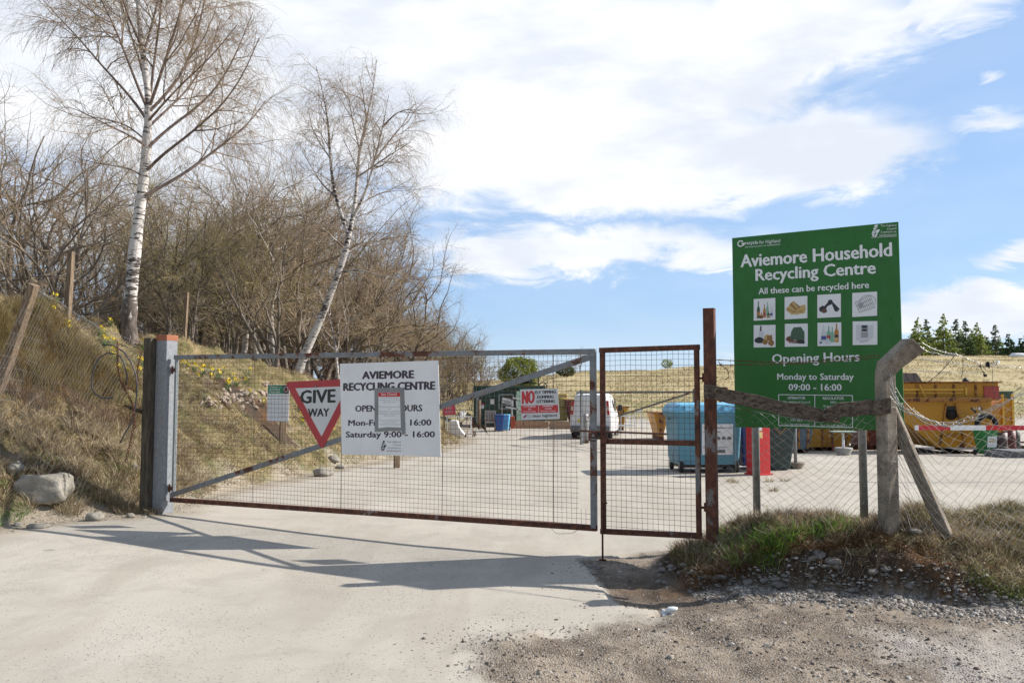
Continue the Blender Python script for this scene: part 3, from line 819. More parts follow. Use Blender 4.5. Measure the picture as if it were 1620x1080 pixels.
# re-map so that writing follows the true level board
class SBoard(Board):
    def q(s, x, y):
        # bilinear position inside the board outline as seen
        u, z = s.p.uz(s.ox + x / s.k, s.oy + y / s.k)
        t = u / s.p.L; zt_ = zTL + (zTR - zTL) * t; zb_ = zBL + (zBR - zBL) * t
        return u, zbot + (z - zb_) / (zt_ - zb_) * (ztop - zbot)
B = SBoard(SP, 0, 1120, 340, 3)
SW = mat('sign_white_ink', (.74, .74, .75), .5)
mb = MB(); y = -.0012
B.text(mb, 'Aviemore Household', (157, 249), (872, 193), 58, y, 0, .036)
B.text(mb, 'Recycling Centre', (228, 313), (795, 276), 54, y, 0, .036)
B.text(mb, 'All these can be recycled here', (241, 377), (764, 345), 29, y, 0, .024)
B.text(mb, 'Opening Hours', (306, 704), (719, 692), 42, y, 0, .03)
B.text(mb, 'Monday to Saturday', (330, 782), (692, 781), 29, y, 0, .024)
B.text(mb, '09:00 - 16:00', (384, 832), (634, 832), 30, y, 0, .03)
B.text(mb, 'recycle', (176, 142), (238, 138), 16, y, 0, .02); B.text(mb, 'for Highland', (244, 138), (343, 130), 16, y, 0, .0)
B.text(mb, 'ath-chuairtich airson na Gaidhealtachd', (176, 157), (342, 143), 7, y, 0, .0)
uu, zz = B.q(155, 137); r_ = .034
arc = [(uu + r_ * cos(t), y, zz + r_ * sin(t)) for t in np.linspace(.5, 5.6, 26)]; arc2 = [(uu + r_ * .66 * cos(t), y, zz + r_ * .66 * sin(t)) for t in np.linspace(.5, 5.6, 26)]
mb.add(arc + arc2, [(i, i + 1, 27 + i, 26 + i) for i in range(25)], 0)
mb.add([(uu + r_ * .2, y, zz + .004), (uu + r_ * 1.5, y, zz + .004), (uu + r_ * .9, y, zz - r_ * .8)], [(0, 1, 2)], 0)
cu_, cz_ = B.q(797, 76); squircle_emblem(mb, cu_, cz_, B.q(797, 46)[1] - B.q(797, 106)[1], y, 0, 1)
for i, t in enumerate(('The Highland', 'Council', 'Comhairle na', 'Gaidhealtachd')):
    w_ = (74, 44, 74, 80)[i]; yy = 54 + i * 15; B.text(mb, t, (894 - w_, yy + 1.5), (894, yy - 2), 9.5, y, 0, .012)
B.quad(mb, [(775, 107.5), (896, 101), (896, 99.5), (775, 106)], y, 0)
def line_q(a, b, w_=1.6):
    (x0, y0), (x1, y1) = a, b
    if abs(x1 - x0) > abs(y1 - y0): B.quad(mb, [(x0, y0 + w_), (x1, y1 + w_), (x1, y1 - w_), (x0, y0 - w_)], y + .0002, 0)
    else: B.quad(mb, [(x0 - w_, y0), (x0 + w_, y0), (x1 + w_, y1), (x1 - w_, y1)], y + .0002, 0)
for a, b in (((335, 853), (686, 855)), ((335, 999), (686, 1007)), ((336, 853), (336, 999)), ((686, 855), (686, 1007)), ((507, 854), (507, 1003))): line_q(a, b)
B.text(mb, 'OPERATOR', (378, 874), (462, 874), 12, y, 0, .02); B.text(mb, 'REGULATOR', (546, 875), (645, 875), 12, y, 0, .02)
for i, t in enumerate(('The Highland Council', 'Community Services', 'Waste Management', 'Ruthven House', 'Kingussie', 'IV51 0EZ')):
    hw = (64, 58, 56, 46, 30, 28)[i]; B.text(mb, t, (421 - hw, 892 + i * 17.3), (421 + hw, 892 + i * 17.3), 10, y, 0, .012)
for i, t in enumerate(('SEPA', 'Graesser House', 'Fodderty Way', 'Dingwall', 'IV15 9XB')):
    hw = (15, 48, 44, 28, 28)[i]; B.text(mb, t, (596 - hw, 893 + i * 17.3), (596 + hw, 893 + i * 17.3), 10, y, 0, .012)
B.text(mb, 'Tel: 01349 868602', (362, 999), (482, 1000), 10, y, 0, .012); B.text(mb, 'Tel: 01349 860351', (534, 1003), (658, 1004), 10, y, 0, .012)
mb.build('lettering', [SW, GREEN], sg)
# eight little pictures
PM = [mat('picture_' + n, c, .5) for n, c in (('white', (.72, .72, .73)), ('bottle_green', (.035, .085, .035)), ('amber', (.42, .17, .03)), ('clear_green', (.20, .40, .28)), ('black', (.02, .02, .025)),
      ('wood', (.50, .34, .13)), ('dark_wood', (.28, .14, .04)), ('grey', (.30, .30, .32)), ('red', (.35, .05, .05)), ('blue', (.06, .08, .26)), ('brown', (.12, .05, .03)), ('pale', (.56, .57, .60)), ('cloth_green', (.045, .10, .055)))]
WH, BG, AM, CG, BK, WD, DW, GY, RD, BL, BR, PA, CGN = range(13)
sq = [((217, 397), (320, 500)), ((364, 387), (472, 493)), ((519, 376), (631, 486)), ((685, 366), (803, 480)), ((217, 523), (321, 629)), ((365, 516), (474, 625)), ((520, 510), (633, 621)), ((687, 503), (804, 615))]
def pic(k, shapes):
    (x0, y0), (x1, y1) = sq[k]; sl = -.06 if k < 4 else -.02
    mb = MB(); h_ = y1 - y0; dy = -(x1 - x0) * sl * .5
    def Q(a, b): return (x0 + a * (x1 - x0), y1 - b * h_ + dy + a * (x1 - x0) * sl)
    B.quad(mb, [Q(0, 0), Q(1, 0), Q(1, 1), Q(0, 1)], y, WH)
    for n_, (mi, P) in enumerate(shapes): B.quad(mb, [Q(*p) for p in P], y - .0002 * (n_ + 1), mi)
    mb.build('picture', PM, sg)
def bottle(x, w_, h_, mi, b=.12, lab=None):
    P = [(x - w_, b), (x + w_, b), (x + w_, b + h_ * .55), (x + w_ * .3, b + h_ * .75), (x + w_ * .3, b + h_), (x - w_ * .3, b + h_), (x - w_ * .3, b + h_ * .75), (x - w_, b + h_ * .55)]
    r = [(mi, P)]
    if lab is not None: r.append((lab, [(x - w_ * .95, b + h_ * .15), (x + w_ * .95, b + h_ * .15), (x + w_ * .95, b + h_ * .38), (x - w_ * .95, b + h_ * .38)]))
    return r
def blob(cx, cy, rx, ry, mi, n=12, j=.12, seed=0):
    r = random.Random(seed); return [(mi, [(cx + rx * cos(2 * pi * i / n) * (1 + r.uniform(-j, j)), cy + ry * sin(2 * pi * i / n) * (1 + r.uniform(-j, j))) for i in range(n)])]
pic(0, bottle(.22, .07, .78, BG, .10, AM) + bottle(.36, .07, .28, AM, .08, BK) + bottle(.50, .06, .62, AM, .12, RD) + bottle(.64, .055, .66, CG, .18) + bottle(.68, .07, .28, BG, .1, WD) + bottle(.82, .06, .50, PA, .12, BL))
pic(1, [(WD, [(.06, .42), (.3, .2), (.86, .22), (.94, .40), (.9, .62), (.6, .55), (.28, .75)]), (DW, [(.22, .66), (.48, .38), (.70, .52), (.38, .80)]), (WD, [(.30, .74), (.52, .46), (.6, .5), (.4, .76)]), (DW, [(.30, .30), (.8, .3), (.8, .34), (.3, .35)]), (WD, [(.12, .35), (.55, .18), (.9, .3), (.88, .34), (.55, .24), (.16, .40)]), (DW, [(.08, .48), (.40, .28), (.42, .31), (.1, .52)]), (PM and WD, [(.5, .34), (.9, .56), (.93, .5), (.55, .28)])])
pic(2, blob(.22, .38, .14, .14, BK, seed=1) + blob(.30, .30, .12, .10, BR, seed=3) + [(BK, [(.28, .48), (.42, .62), (.48, .76), (.62, .76), (.66, .66), (.6, .56), (.44, .50), (.34, .34)]), (BK, [(.56, .72), (.66, .66), (.95, .34), (.86, .22), (.74, .26)]), (GY, [(.88, .32), (.93, .30), (.88, .24), (.85, .27)])])
rack = [(GY, [(.30 + .0, .16), (.92, .34), (.91, .36), (.29, .18)]), (GY, [(.10, .60), (.70, .88), (.70, .86), (.11, .58)]), (GY, [(.10, .60), (.29, .15), (.31, .16), (.12, .61)]), (GY, [(.70, .87), (.91, .34), (.93, .35), (.72, .88)])]
for i in range(9):
    t = i / 9; rack.append((GY, [(.10 + .6 * t, .60 + .27 * t), (.30 + .62 * t, .16 + .18 * t), (.315 + .62 * t, .17 + .18 * t), (.115 + .6 * t, .61 + .27 * t)]))
for t in (.3, .6): rack.append((GY, [(.10 + .2 * t, .6 - .44 * t), (.70 + .21 * t, .87 - .53 * t), (.70 + .21 * t, .845 - .53 * t), (.10 + .2 * t, .575 - .44 * t)]))
for i in range(14):
    a0_, a1_ = i * .25 - .4, i * .25 - .12
    rack.append((GY, [(.62 + .33 * cos(a0_), .6 + .28 * sin(a0_)), (.62 + .33 * cos(a1_), .6 + .28 * sin(a1_)), (.62 + .31 * cos(a1_), .6 + .26 * sin(a1_)), (.62 + .31 * cos(a0_), .6 + .26 * sin(a0_))]))
pic(3, rack + blob(.34, .48, .10, .10, GY, seed=5))
pic(4, [(BK, [(.28, .70), (.36, .70), (.36, .96), (.30, .96)]), (PA, [(.22, .45), (.46, .45), (.47, .72), (.24, .74)])] + blob(.26, .32, .22, .14, BK, seed=6) + blob(.62, .42, .16, .16, WD, seed=7) + blob(.52, .24, .14, .12, DW, seed=8) + blob(.80, .20, .14, .14, DW, seed=9) + [(DW, [(.6, .5), (.84, .56), (.86, .3), (.62, .3)])])
pic(5, blob(.24, .34, .18, .14, BR, seed=10) + [(RD, [(.10, .30), (.84, .20), (.85, .14), (.2, .16)]), (CGN, [(.22, .34), (.28, .66), (.38, .84), (.70, .86), (.86, .62), (.86, .32), (.6, .26)]), (BR, [(.16, .28), (.85, .26), (.85, .13), (.3, .15)]), (BK, [(.55, .3), (.86, .3), (.86, .12), (.6, .13)]), (GY, [(.22, .22), (.5, .2), (.5, .17), (.24, .18)])])
pic(6, bottle(.26, .11, .72, PA, .16, BL) + bottle(.47, .09, .66, CG, .2, RD) + bottle(.62, .075, .64, CG, .16) + bottle(.80, .09, .80, AM, .16, BK) + bottle(.14, .06, .26, PA, .08, BL) + bottle(.44, .1, .26, PA, .08) + [(WD, [(.72, .2), (.88, .2), (.88, .36), (.72, .36)])])
pic(7, [(PA, [(.14, .20), (.36, .12), (.66, .18), (.66, .82), (.14, .86)]), (PA, [(.66, .18), (.84, .30), (.84, .84), (.66, .82)]), (GY, [(.34, .30), (.62, .32), (.62, .84), (.34, .84)]), (BK, [(.38, .56), (.58, .56), (.58, .82), (.38, .82)]), (PA, [(.36, .54), (.60, .54), (.60, .57), (.36, .57)]), (PA, [(.36, .68), (.60, .68), (.60, .70), (.36, .70)]), (GY, [(.30, .10), (.66, .17), (.66, .19), (.30, .13)])])
mb = MB()
for (a, b) in ((165, 175), (613, 130), (857, 108), (866, 494), (168, 528), (515, 392), (430, 512), (380, 152)):
    uu, zz = B.q(a, b); mb.lathe([(.0045, -.004), (.0055, -.0008)], 8, 0, (uu, 0, zz), 'y')
mb.build('rivets', BLACKI, sg)['kind'] = 'stuff'
for px, pyb in ((1194, 815), (1364, 825)):
    uu = SP.uz(px, 750)[0]; p = SP.pt(uu, 0, -.06); zg = hz(p[0], p[1])
    mb = MB(); mb.tube([(uu, .06, zg - .2), (uu, .06, ztop - .1)], .038, 16); mb.build('post', GALV_CLEAN, sg)
    for z_ in (zbot + .15, (zbot + ztop) / 2, ztop - .25):
        mb = MB(); mb.box((uu, .045, z_), (.16, .055, .035)); mb.build('clamp', GALV_CLEAN, sg)

# ================================================================ CONCRETE POST + STRUT
CONC = concrete('weathered_concrete', (.105, .082, .060), (.28, .232, .178))
cp = at(1403, 700, 7.0)[:2]; cgz = hz(*cp)
zb_ = at(1403, 592, 7.0)[2]
cpo = empty('concrete_fence_post', (cp[0], cp[1], cgz), 0, 'weathered concrete fence post with a cranked top, in front of the green sign', 'fence post')
def tapered(mb, P, W_, mi=0, rot=0.0):
    """square section swept through P with widths W_"""
    n = len(P); V_ = []
    for p, w0 in zip(P, W_):
        for a, b in ((-1, -1), (1, -1), (1, 1), (-1, 1)):
            x_, y_ = a * w0[0] / 2, b * w0[1] / 2
            dx, dy, dz = w0[2:] if len(w0) > 2 else (0, 0, 0)
            V_.append((p[0] + x_ * cos(rot) - y_ * sin(rot), p[1] + x_ * sin(rot) + y_ * cos(rot), p[2] + (-(x_) * dz)))
    fs = [(0, 3, 2, 1), tuple(4 * (n - 1) + k for k in range(4))]
    for i in range(n - 1):
        for k in range(4): fs.append((i * 4 + k, i * 4 + (k + 1) % 4, i * 4 + 4 + (k + 1) % 4, i * 4 + 4 + k))
    mb.add(V_, fs, mi)
hb = zb_ - cgz
tipc = at(1447, 545, 6.93)
rotp = GP.rz + radians(45)
mb = MB()
dxv = (tipc[0] - cp[0])
V_ = []
for (x_, z_, w1, w2, sh) in ((0, -.4, .128, .125, 0), (0, hb * .5, .124, .12, 0), (0.0, hb, .122, .12, -.04), (.035, hb + .075, .150, .125, -.40), (dxv, tipc[2] - cgz, .138, .125, -.80)):
    for a, b in ((-1, -1), (1, -1), (1, 1), (-1, 1)):
        lx, ly = a * w1 / 2, b * w2 / 2
        V_.append((x_ + lx * cos(rotp) - ly * sin(rotp), lx * sin(rotp) + ly * cos(rotp) - (.0 if x_ < .1 else .05), z_ + lx * sh))
fs = [(0, 3, 2, 1), (16, 17, 18, 19)]
for i in range(4):
    for k in range(4): fs.append((i * 4 + k, i * 4 + (k + 1) % 4, i * 4 + 4 + (k + 1) % 4, i * 4 + 4 + k))
mb.add(V_, fs); mb.build('shaft', CONC, cpo, .012)
for z_ in (hb * .78, hb * .42):
    mb = MB(); mb.tube([(math.cos(t) * .078, math.sin(t) * .078, z_ + .006 * sin(t * 3)) for t in np.linspace(0, 2 * pi, 20)], .0022, 4); mb.build('tie_wire', WIREG, cpo)
s0 = at(1412, 655, 7.06); s1 = at(1492, 835, 7.06); zg1 = hz(s1[0], s1[1])
s1b = s1 + (s1 - s0) * .12
mb = MB(); mb.bar(s0 - np.array([.02, 0, -.05]), s1b, .095, .095, up=(.75, -.65, .35)); 
o = mb.build('concrete_strut', CONC, None, .010); tag(o, 'slanting concrete strut leaning against the cranked concrete post', 'strut')

# ================================================================ broken timber rail
def plank(name, P, w_, h_, m_, seed, label):
    r = random.Random(seed); P = np.array(P, float); n = 14
    T = np.linspace(0, 1, n); S = np.linspace(0, 1, len(P))
    C_ = np.stack([np.interp(T, S, P[:, i]) for i in range(3)], 1)
    C_[:, 2] += [r.uniform(-.006, .006) for _ in T]; C_[:, 1] += [r.uniform(-.004, .004) for _ in T]
    V_ = []
    for i, c in enumerate(C_):
        taper = 1.0 if i < n - 2 else (.75 if i == n - 2 else .35)
        a = w_ / 2; b = h_ / 2 * taper
        for y_, z_ in ((-a, -b), (a, -b), (a, b), (-a, b)): V_.append((c[0] + r.uniform(-.004, .004), c[1] + y_ + r.uniform(-.004, .004), c[2] + z_ + r.uniform(-.007, .007)))
    fs = [(0, 3, 2, 1), tuple(4 * (n - 1) + k for k in range(4))]
    for i in range(n - 1):
        for k in range(4): fs.append((i * 4 + k, i * 4 + (k + 1) % 4, i * 4 + 4 + (k + 1) % 4, i * 4 + 4 + k))
    mb = MB(); mb.add(V_, fs); o_ = mb.build(name, m_, None, .006); tag(o_, label, 'timber rail'); return o_
WOODR = wood('rotten_rail_timber', (.035, .027, .022), (.17, .13, .10), (3, 8, 8), 5.0)
plank('timber_rail', [at(1114, 618, 7.50), at(1170, 630, 7.42), at(1240, 645, 7.32), at(1327, 664, 7.2)], .05, .125, WOODR, 1, 'long piece of rotten timber rail sagging from the rusty steel post')
plank('timber_rail', [at(1408, 643, 6.90), at(1372, 644, 7.0), at(1335, 648, 7.10), at(1300, 656, 7.17)], .05, .125, WOODR, 2, 'short broken piece of rotten timber rail joining the concrete post')

# ================================================================ chain link
def chain_link(name, top, bot, Pf, cell_w, cell_h, r, m_, label, cat='fence', offy=.004, jit=.006, seed=0):
    """top(u), bot(u): heights; Pf(u,z): point; woven from zigzag wires that hook at each crossing"""
    rr = random.Random(seed); mb = MB()
    u0_, u1_ = Pf.range; n = int((u1_ - u0_) / cell_w)
    rows = 64
    J = {}
    def node(i, k):
        # node k counted down from the top edge
        key = (i, k)
        if key not in J:
            u = u0_ + (i * .5) * (u1_ - u0_) / n; z = top(u) - k * cell_h * .5 * (1 + .05 * sin(u * 3 + seed))
            J[key] = (u + rr.uniform(-jit, jit), z + rr.uniform(-jit, jit))
        return J[key]
    for i in range(n):
        # each wire zigzags between column 2i+1 +- 1
        for side in (0, 1):
            pts = []
            for k in range(rows):
                ii_ = 2 * i + ((k + side) % 2) + (0 if side == 0 else 0)
                u, z = node(ii_ if side == 0 else 2 * i + 1 + ((k + 1) % 2), k)
                if z < bot(u): break
                pts.append(Pf(u, z, offy * (1 if k % 2 else -1)))
            if len(pts) > 1: mb.tube(pts, r, 4, 0, cap=False, smooth=True)
    us = np.linspace(u0_, u1_, 40)
    mb.tube([Pf(u, top(u), .0) for u in us], r * 1.5, 5)
    return tag(mb.build(name, m_), label, cat)
f1a = cpost + np.array([.04, -.03]); f1b = cp + np.array([-.05, .0])
FP = Plane(f1a, f1b)
def pf1(u, z, o_): return FP.pt(u, z, o_ + .02)
pf1.range = (0, FP.L)
t1 = [FP.uz(x, yv) for x, yv in ((1140, 640), (1220, 655), (1300, 668), (1385, 640))]
chain_link('chain_link_fence', lambda u: float(np.interp(u, [a for a, _ in t1], [b for _, b in t1])), lambda u: hz(*FP.pt(u)[:2]) - .05, pf1, .098, .072, .0018, WIREG,
           'sagging chain-link mesh between the rusty steel post and the concrete post', seed=1)
f2b = at(1760, 700, 6.9)[:2]
FQ = Plane(cp + np.array([.05, .0]), f2b)
def pf2(u, z, o_): return FQ.pt(u, z, o_ + .03 + .06 * sin(u * 2.2 + z * 3))
pf2.range = (0, FQ.L)
t2 = [FQ.uz(x, yv) for x, yv in ((1412, 600), (1430, 632), (1452, 655), (1480, 668), (1510, 668), (1545, 655), (1590, 632), (1640, 612), (1760, 590))]
chain_link('chain_link_fence', lambda u: float(np.interp(u, [a for a, _ in t2], [b for _, b in t2])), lambda u: hz(*FQ.pt(u)[:2]) - .05, pf2, .105, .080, .0019, mat('bright_chain_wire', (.50, .49, .45), .5, .4),
           'torn, drooping chain-link mesh right of the concrete post, in front of the yellow skip', seed=4, jit=.009)
# barbed wire
def barbed(name, P, label, sag=.02, r=.0022, m_=BARB, seed=0, bspace=.09):
    rr = random.Random(seed); P = [np.array(p, float) for p in P]; pts = []
    for a, b in zip(P[:-1], P[1:]):
        n = 12
        for i in range(n): t = i / n; q_ = a + (b - a) * t; q_ = q_ + np.array([0, 0, -sag * 4 * t * (1 - t)]); pts.append(q_)
    pts.append(P[-1]); pts = np.array(pts)
    L2 = np.concatenate([[0], np.cumsum(np.linalg.norm(np.diff(pts, axis=0), axis=1))])
    s = np.linspace(0, L2[-1], max(8, int(L2[-1] / .015)))
    C_ = np.stack([np.interp(s, L2, pts[:, i]) for i in range(3)], 1)
    mb = MB()
    for ph in (0, pi): mb.tube(C_ + .0028 * np.stack([0 * s, np.cos(s * 130 + ph), np.sin(s * 130 + ph)], 1), r, 4, cap=False)
    t = .04
    while t < L2[-1]:
        c = np.array([np.interp(t, L2, pts[:, i]) for i in range(3)])
        for _ in range(2):
            d = np.array([rr.uniform(-.5, .5), rr.uniform(-1, 1), rr.uniform(-1, 1)]); d = d / np.linalg.norm(d) * .02
            mb.tube([c - d, c + d], [r * .4, r * .9], 4)
        t += bspace
    return tag(mb.build(name, m_), label, 'barbed wire')
pA = at(1133, 569, 7.58); pB = at(1133, 577, 7.58); pC = at(1392, 565, 7.0)
barbed('barbed_wire', [pA, at(1260, 573, 7.3), at(1392, 561, 7.0)], 'upper rusty barbed wire strand across the Opening Hours line', .004, seed=1)
barbed('barbed_wire', [pB, at(1200, 576, 7.4), at(1280, 574, 7.2), pC], 'lower rusty barbed wire strand across the Opening Hours line', .005, seed=2)
barbed('barbed_wire', [at(1136, 572, 7.56), at(1152, 586, 7.55), at(1153, 597, 7.54), at(1147, 600, 7.54)], 'loose curled end of barbed wire hanging beside the steel post', .0, seed=3, bspace=.05)
tip = at(1458, 541, 6.9)
SILW = mat('silver_barbed_wire', (.50, .49, .46), .45, .5)
knot = at(1512, 560, 6.9)
barbed('barbed_wire', [tip, at(1480, 553, 6.9), knot, at(1565, 578, 6.9), at(1590, 579, 6.9), at(1700, 583, 7.0)], 'upper silvery barbed wire from the cranked post top towards the right', .006, m_=SILW, seed=4)
barbed('barbed_wire', [at(1455, 547, 6.9), at(1482, 558, 6.9), knot], 'short second silvery strand from the cranked post top', .02, m_=SILW, seed=5)
barbed('barbed_wire', [at(1452, 566, 6.95), at(1500, 573, 6.9), at(1560, 580, 6.9)], 'silvery barbed wire passing low behind the cranked post arm', .004, m_=SILW, seed=6)
barbed('barbed_wire', [at(1440, 585, 6.95), at(1500, 588, 6.9), at(1552, 590, 6.9)], 'lowest thin silvery strand above the yellow skip', .004, r=.0015, m_=SILW, seed=7)
barbed('barbed_wire', [knot, at(1490, 586, 6.88), at(1466, 606, 6.88)], 'dark loose strand running down from the knot in the barbed wire', .004, m_=WIRE, seed=8)
barbed('barbed_wire', [at(1523, 563, 6.88), at(1524, 580, 6.88), at(1521, 598, 6.88)], 'short dark strand hanging straight down from the barbed wire', .0, m_=WIRE, seed=9)
barbed('barbed_wire', [at(1570, 580, 6.88), at(1570, 612, 6.88), at(1576, 632, 6.88), at(1600, 622, 6.88), at(1616, 611, 6.88)], 'thin wire hanging from the plastic shreds and looping to the right', .004, r=.0014, m_=WIRE, seed=10)
# wires wound round the sagging top of the mesh
for k in range(4):
    P = [at(1408, 590 + 12 * k, 6.93)]
    for (x_, y_) in ((1425, 640), (1450, 652), (1478, 668), (1505, 670)): P.append(at(x_ + random.uniform(-4, 4), y_ + random.uniform(-5, 5), 6.88))
    if k % 2: P += [at(1555, 650 + 3 * k, 6.9), at(1640, 612 - 4 * k, 6.95)]
    barbed('barbed_wire', P, ('topmost', 'second', 'third', 'lowest')[k] + ' tangled silvery strand sagging from the concrete post over the strut', .015, r=.0015, m_=SILW, seed=20 + k, bspace=.06)
# plastic shreds caught on the wire
def shreds(name, c, n, mats_, label, seed, size=.05):
    rr = random.Random(seed); mb = MB(); c = np.array(c)
    for i in range(n):
        p = c + np.array([rr.uniform(-1, 1), rr.uniform(-.3, .3), rr.uniform(-.6, .6)]) * size
        d = np.array([rr.uniform(-1, 1), rr.uniform(-.6, .6), rr.uniform(-.7, .4)]) * size * rr.uniform(.5, 1.4)
        wv = np.array([rr.uniform(-.3, .3), rr.uniform(-.4, .4), rr.uniform(.2, 1)]) * size * .32
        V_ = []; m = 7
        for j in range(m):
            t = j / (m - 1); q_ = p + d * t + np.array([0, 1, 1]) * size * .25 * sin(t * 5 + i); ww = wv * (sin(pi * min(1, t + .15)) + .15)
            V_ += [q_ - ww, q_ + ww]
        mb.add(V_, [(2 * j, 2 * j + 1, 2 * j + 3, 2 * j + 2) for j in range(m - 1)], i % len(mats_), True)
    return tag(mb.build(name, mats_), label, 'plastic scrap')
BAGW = mat('white_plastic_film', (.62, .64, .64), .35)
shreds('plastic_scrap', at(1556, 577, 6.88), 8, [PLASTIC_DK], 'torn black plastic caught on the upper barbed wire', 3, .05)
shreds('plastic_scrap', at(1575, 574, 6.88), 7, [PLASTIC_DK, BAGW], 'black and white torn plastic fluttering at the top of the barbed wire', 4, .045)
shreds('plastic_scrap', at(1553, 591, 6.88), 7, [PLASTIC_DK], 'lower torn black plastic hanging beneath the barbed wire', 5, .035)
shreds('plastic_scrap', at(1521, 600, 6.88), 4, [PLASTIC_DK, BAGW], 'tiny black plastic scrap at the end of the hanging strand', 6, .018)
shreds('plastic_scrap', at(1543, 648, 6.86), 8, [BAGW, PLASTIC_DK], 'white and black torn plastic on the sagging mesh top above the barrier', 7, .035)
# ================================================================ YARD
def put(o, p, rz=0.0): o.location = tuple(p); o.rotation_euler[2] = rz; return o
def gnd(px, Y, py=700):
    q = at(px, py, Y); return np.array([q[0], Y, hz(q[0], Y)])
def cyl(mb, r, z0, z1, n=20, mi=0, c=(0, 0)): mb.lathe([(r, z0), (r, z1)], n, mi, (c[0], c[1], 0))
# ---- big light-blue wheeled container
BLUEB = worn('light_blue_plastic', (.105, .27, .36), .06, (.10, .20, .25), .35, .45)
BLUEL = worn('bright_blue_lid', (.14, .39, .57), .06, (.1, .25, .35), .2, .4)
p = gnd(1112, 16.9); rz = radians(4)
bx = empty('wheeled_container', tuple(p), rz, 'large light-blue four-wheeled waste container with a white poster, behind the pedestrian gate', 'waste container')
W2, D2 = .68, .50
z0, z1 = .16, 1.19
def ring(w_, d_, z, r=.08, n=4):
    P = []
    for cx, cy, a0_ in ((w_ - r, d_ - r, 0), (-w_ + r, d_ - r, pi / 2), (-w_ + r, -d_ + r, pi), (w_ - r, -d_ + r, 3 * pi / 2)):
        for k in range(n + 1): a_ = a0_ + k * pi / 2 / n; P.append((cx + r * cos(a_), cy + r * sin(a_), z))
    return P
def rings(mb, R, mi=0, smooth=False):
    n = len(R[0]); V_ = [p_ for r_ in R for p_ in r_]
    fs = [tuple(range(n))[::-1], tuple((len(R) - 1) * n + k for k in range(n))]
    for i in range(len(R) - 1):
        for k in range(n): fs.append((i * n + k, i * n + (k + 1) % n, (i + 1) * n + (k + 1) % n, (i + 1) * n + k))
    mb.add(V_, fs, mi, smooth)
mb = MB(); rings(mb, [ring(.60, .42, z0), ring(.62, .44, z0 + .1), ring(.67, .50, z1 - .06), ring(.705, .53, z1 - .06), ring(.705, .53, z1)]); mb.build('body', BLUEB, bx, .004)
mb = MB(); rings(mb, [ring(.72, .55, z1 + .003), ring(.72, .55, z1 + .045), ring(.66, .49, z1 + .16, .1), ring(.60, .30, z1 + .20, .1)])
for k in range(5): mb.box((-.52 + k * .26, -.50, z1 + .09), (.045, .10, .10))
lid = mb.build('lid', BLUEL, bx, .006)
mb = MB(); mb.box((0, 0, .13), (1.14, .78, .06)); mb.build('base_frame', PLASTIC_DK, bx, .01)
for s_ in (-1, 1):
    mb = MB(); mb.tube([(s_ * .70, -.1, z1 - .12), (s_ * .79, -.1, z1 - .12)], .025, 10); mb.build('lifting_lug', GALV_CLEAN, bx)
for sx_ in (-1, 1):
    for sy_ in (-1, 1):
        mb = MB(); mb.lathe([(.04, -.03), (.115, -.028), (.125, 0), (.115, .028), (.04, .03)], 20, 0, (sx_ * .56, sy_ * .36, .125), 'x')
        wh = mb.build('wheel', RUBBER, bx)
        mb = MB(); mb.box((sx_ * .56, sy_ * .36, .262), (.09, .14, .02)); mb.box((sx_ * .56 + .04, sy_ * .36, .14), (.008, .08, .10)); mb.box((sx_ * .56 - .04, sy_ * .36, .14), (.008, .08, .10)); mb.build('bracket', GALV_CLEAN, wh)
mb = MB(); u_ = .02
mb.add([(-.17, -.478, .36), (.46, -.478, .36), (.46, -.511, .97), (-.17, -.511, .97)], [(0, 1, 2, 3)])
pst = mb.build('poster', WHITEP, bx)
mb = MB()
def ptext(s, x0, x1, z, cap): 
    yy = -.478 - (z - .36) / .61 * .033 - .006; text(mb, s, x0, x1, z, cap, yy, 0, .03)
ptext('Vehicles trailers are', -.14, .43, .88, .035); ptext('not permitted', -.14, .20, .80, .035); ptext('beyond this point', -.14, .30, .50, .03); 
for k in range(5):
    cx = -.10 + .11 * k; mb.add([(cx, -.507, .66), (cx + .08, -.507, .66), (cx + .08, -.507, .70), (cx + .06, -.507, .72), (cx + .01, -.507, .72), (cx, -.507, .69)], [(0, 1, 2, 3, 4, 5)])
mb.add([(-.02, -.488, .40), (.30, -.488, .40), (.30, -.494, .46), (-.02, -.494, .46)], [(0, 1, 2, 3)])
mb.build('print', mat('poster_ink', (.14, .14, .15), .6), pst)
# ---- mesh screen, roll and its post behind the container
p0 = gnd(1148, 17.6); p1 = gnd(1164, 16.4)
KP = Plane(p0[:2], p1[:2])
def pk(u, z, o_): return KP.pt(u, z, o_)
pk.range = (0, KP.L)
chain_link('mesh_screen', lambda u: 1.02 + .50 * u / KP.L, lambda u: hz(*KP.pt(u)[:2]), pk, .07, .06, .0022, WIREG, 'upright chain-link screen beside the light-blue container', seed=9)
mb = MB(); mb.bar((0, 0, -.1), (0, 0, 1.45), .05, .05, up=(0, 1, 0)); put(tag(mb.build('fence_stake', RUST), 'short rusty angle stake left of the red cabinet', 'stake'), gnd(1166, 16.7))
for k, (a, Y_, h_) in enumerate(((1141, 17.9, 1.62), (1149, 18.3, 1.72))):
    mb = MB(); cyl(mb, .035, -.1, h_, 10); cyl(mb, .06, h_ - .12, h_, 10); put(tag(mb.build('rusty_stake', RUST), ('shorter', 'taller')[k] + ' rusty stake top showing above the mesh screen', 'stake'), gnd(a, Y_))
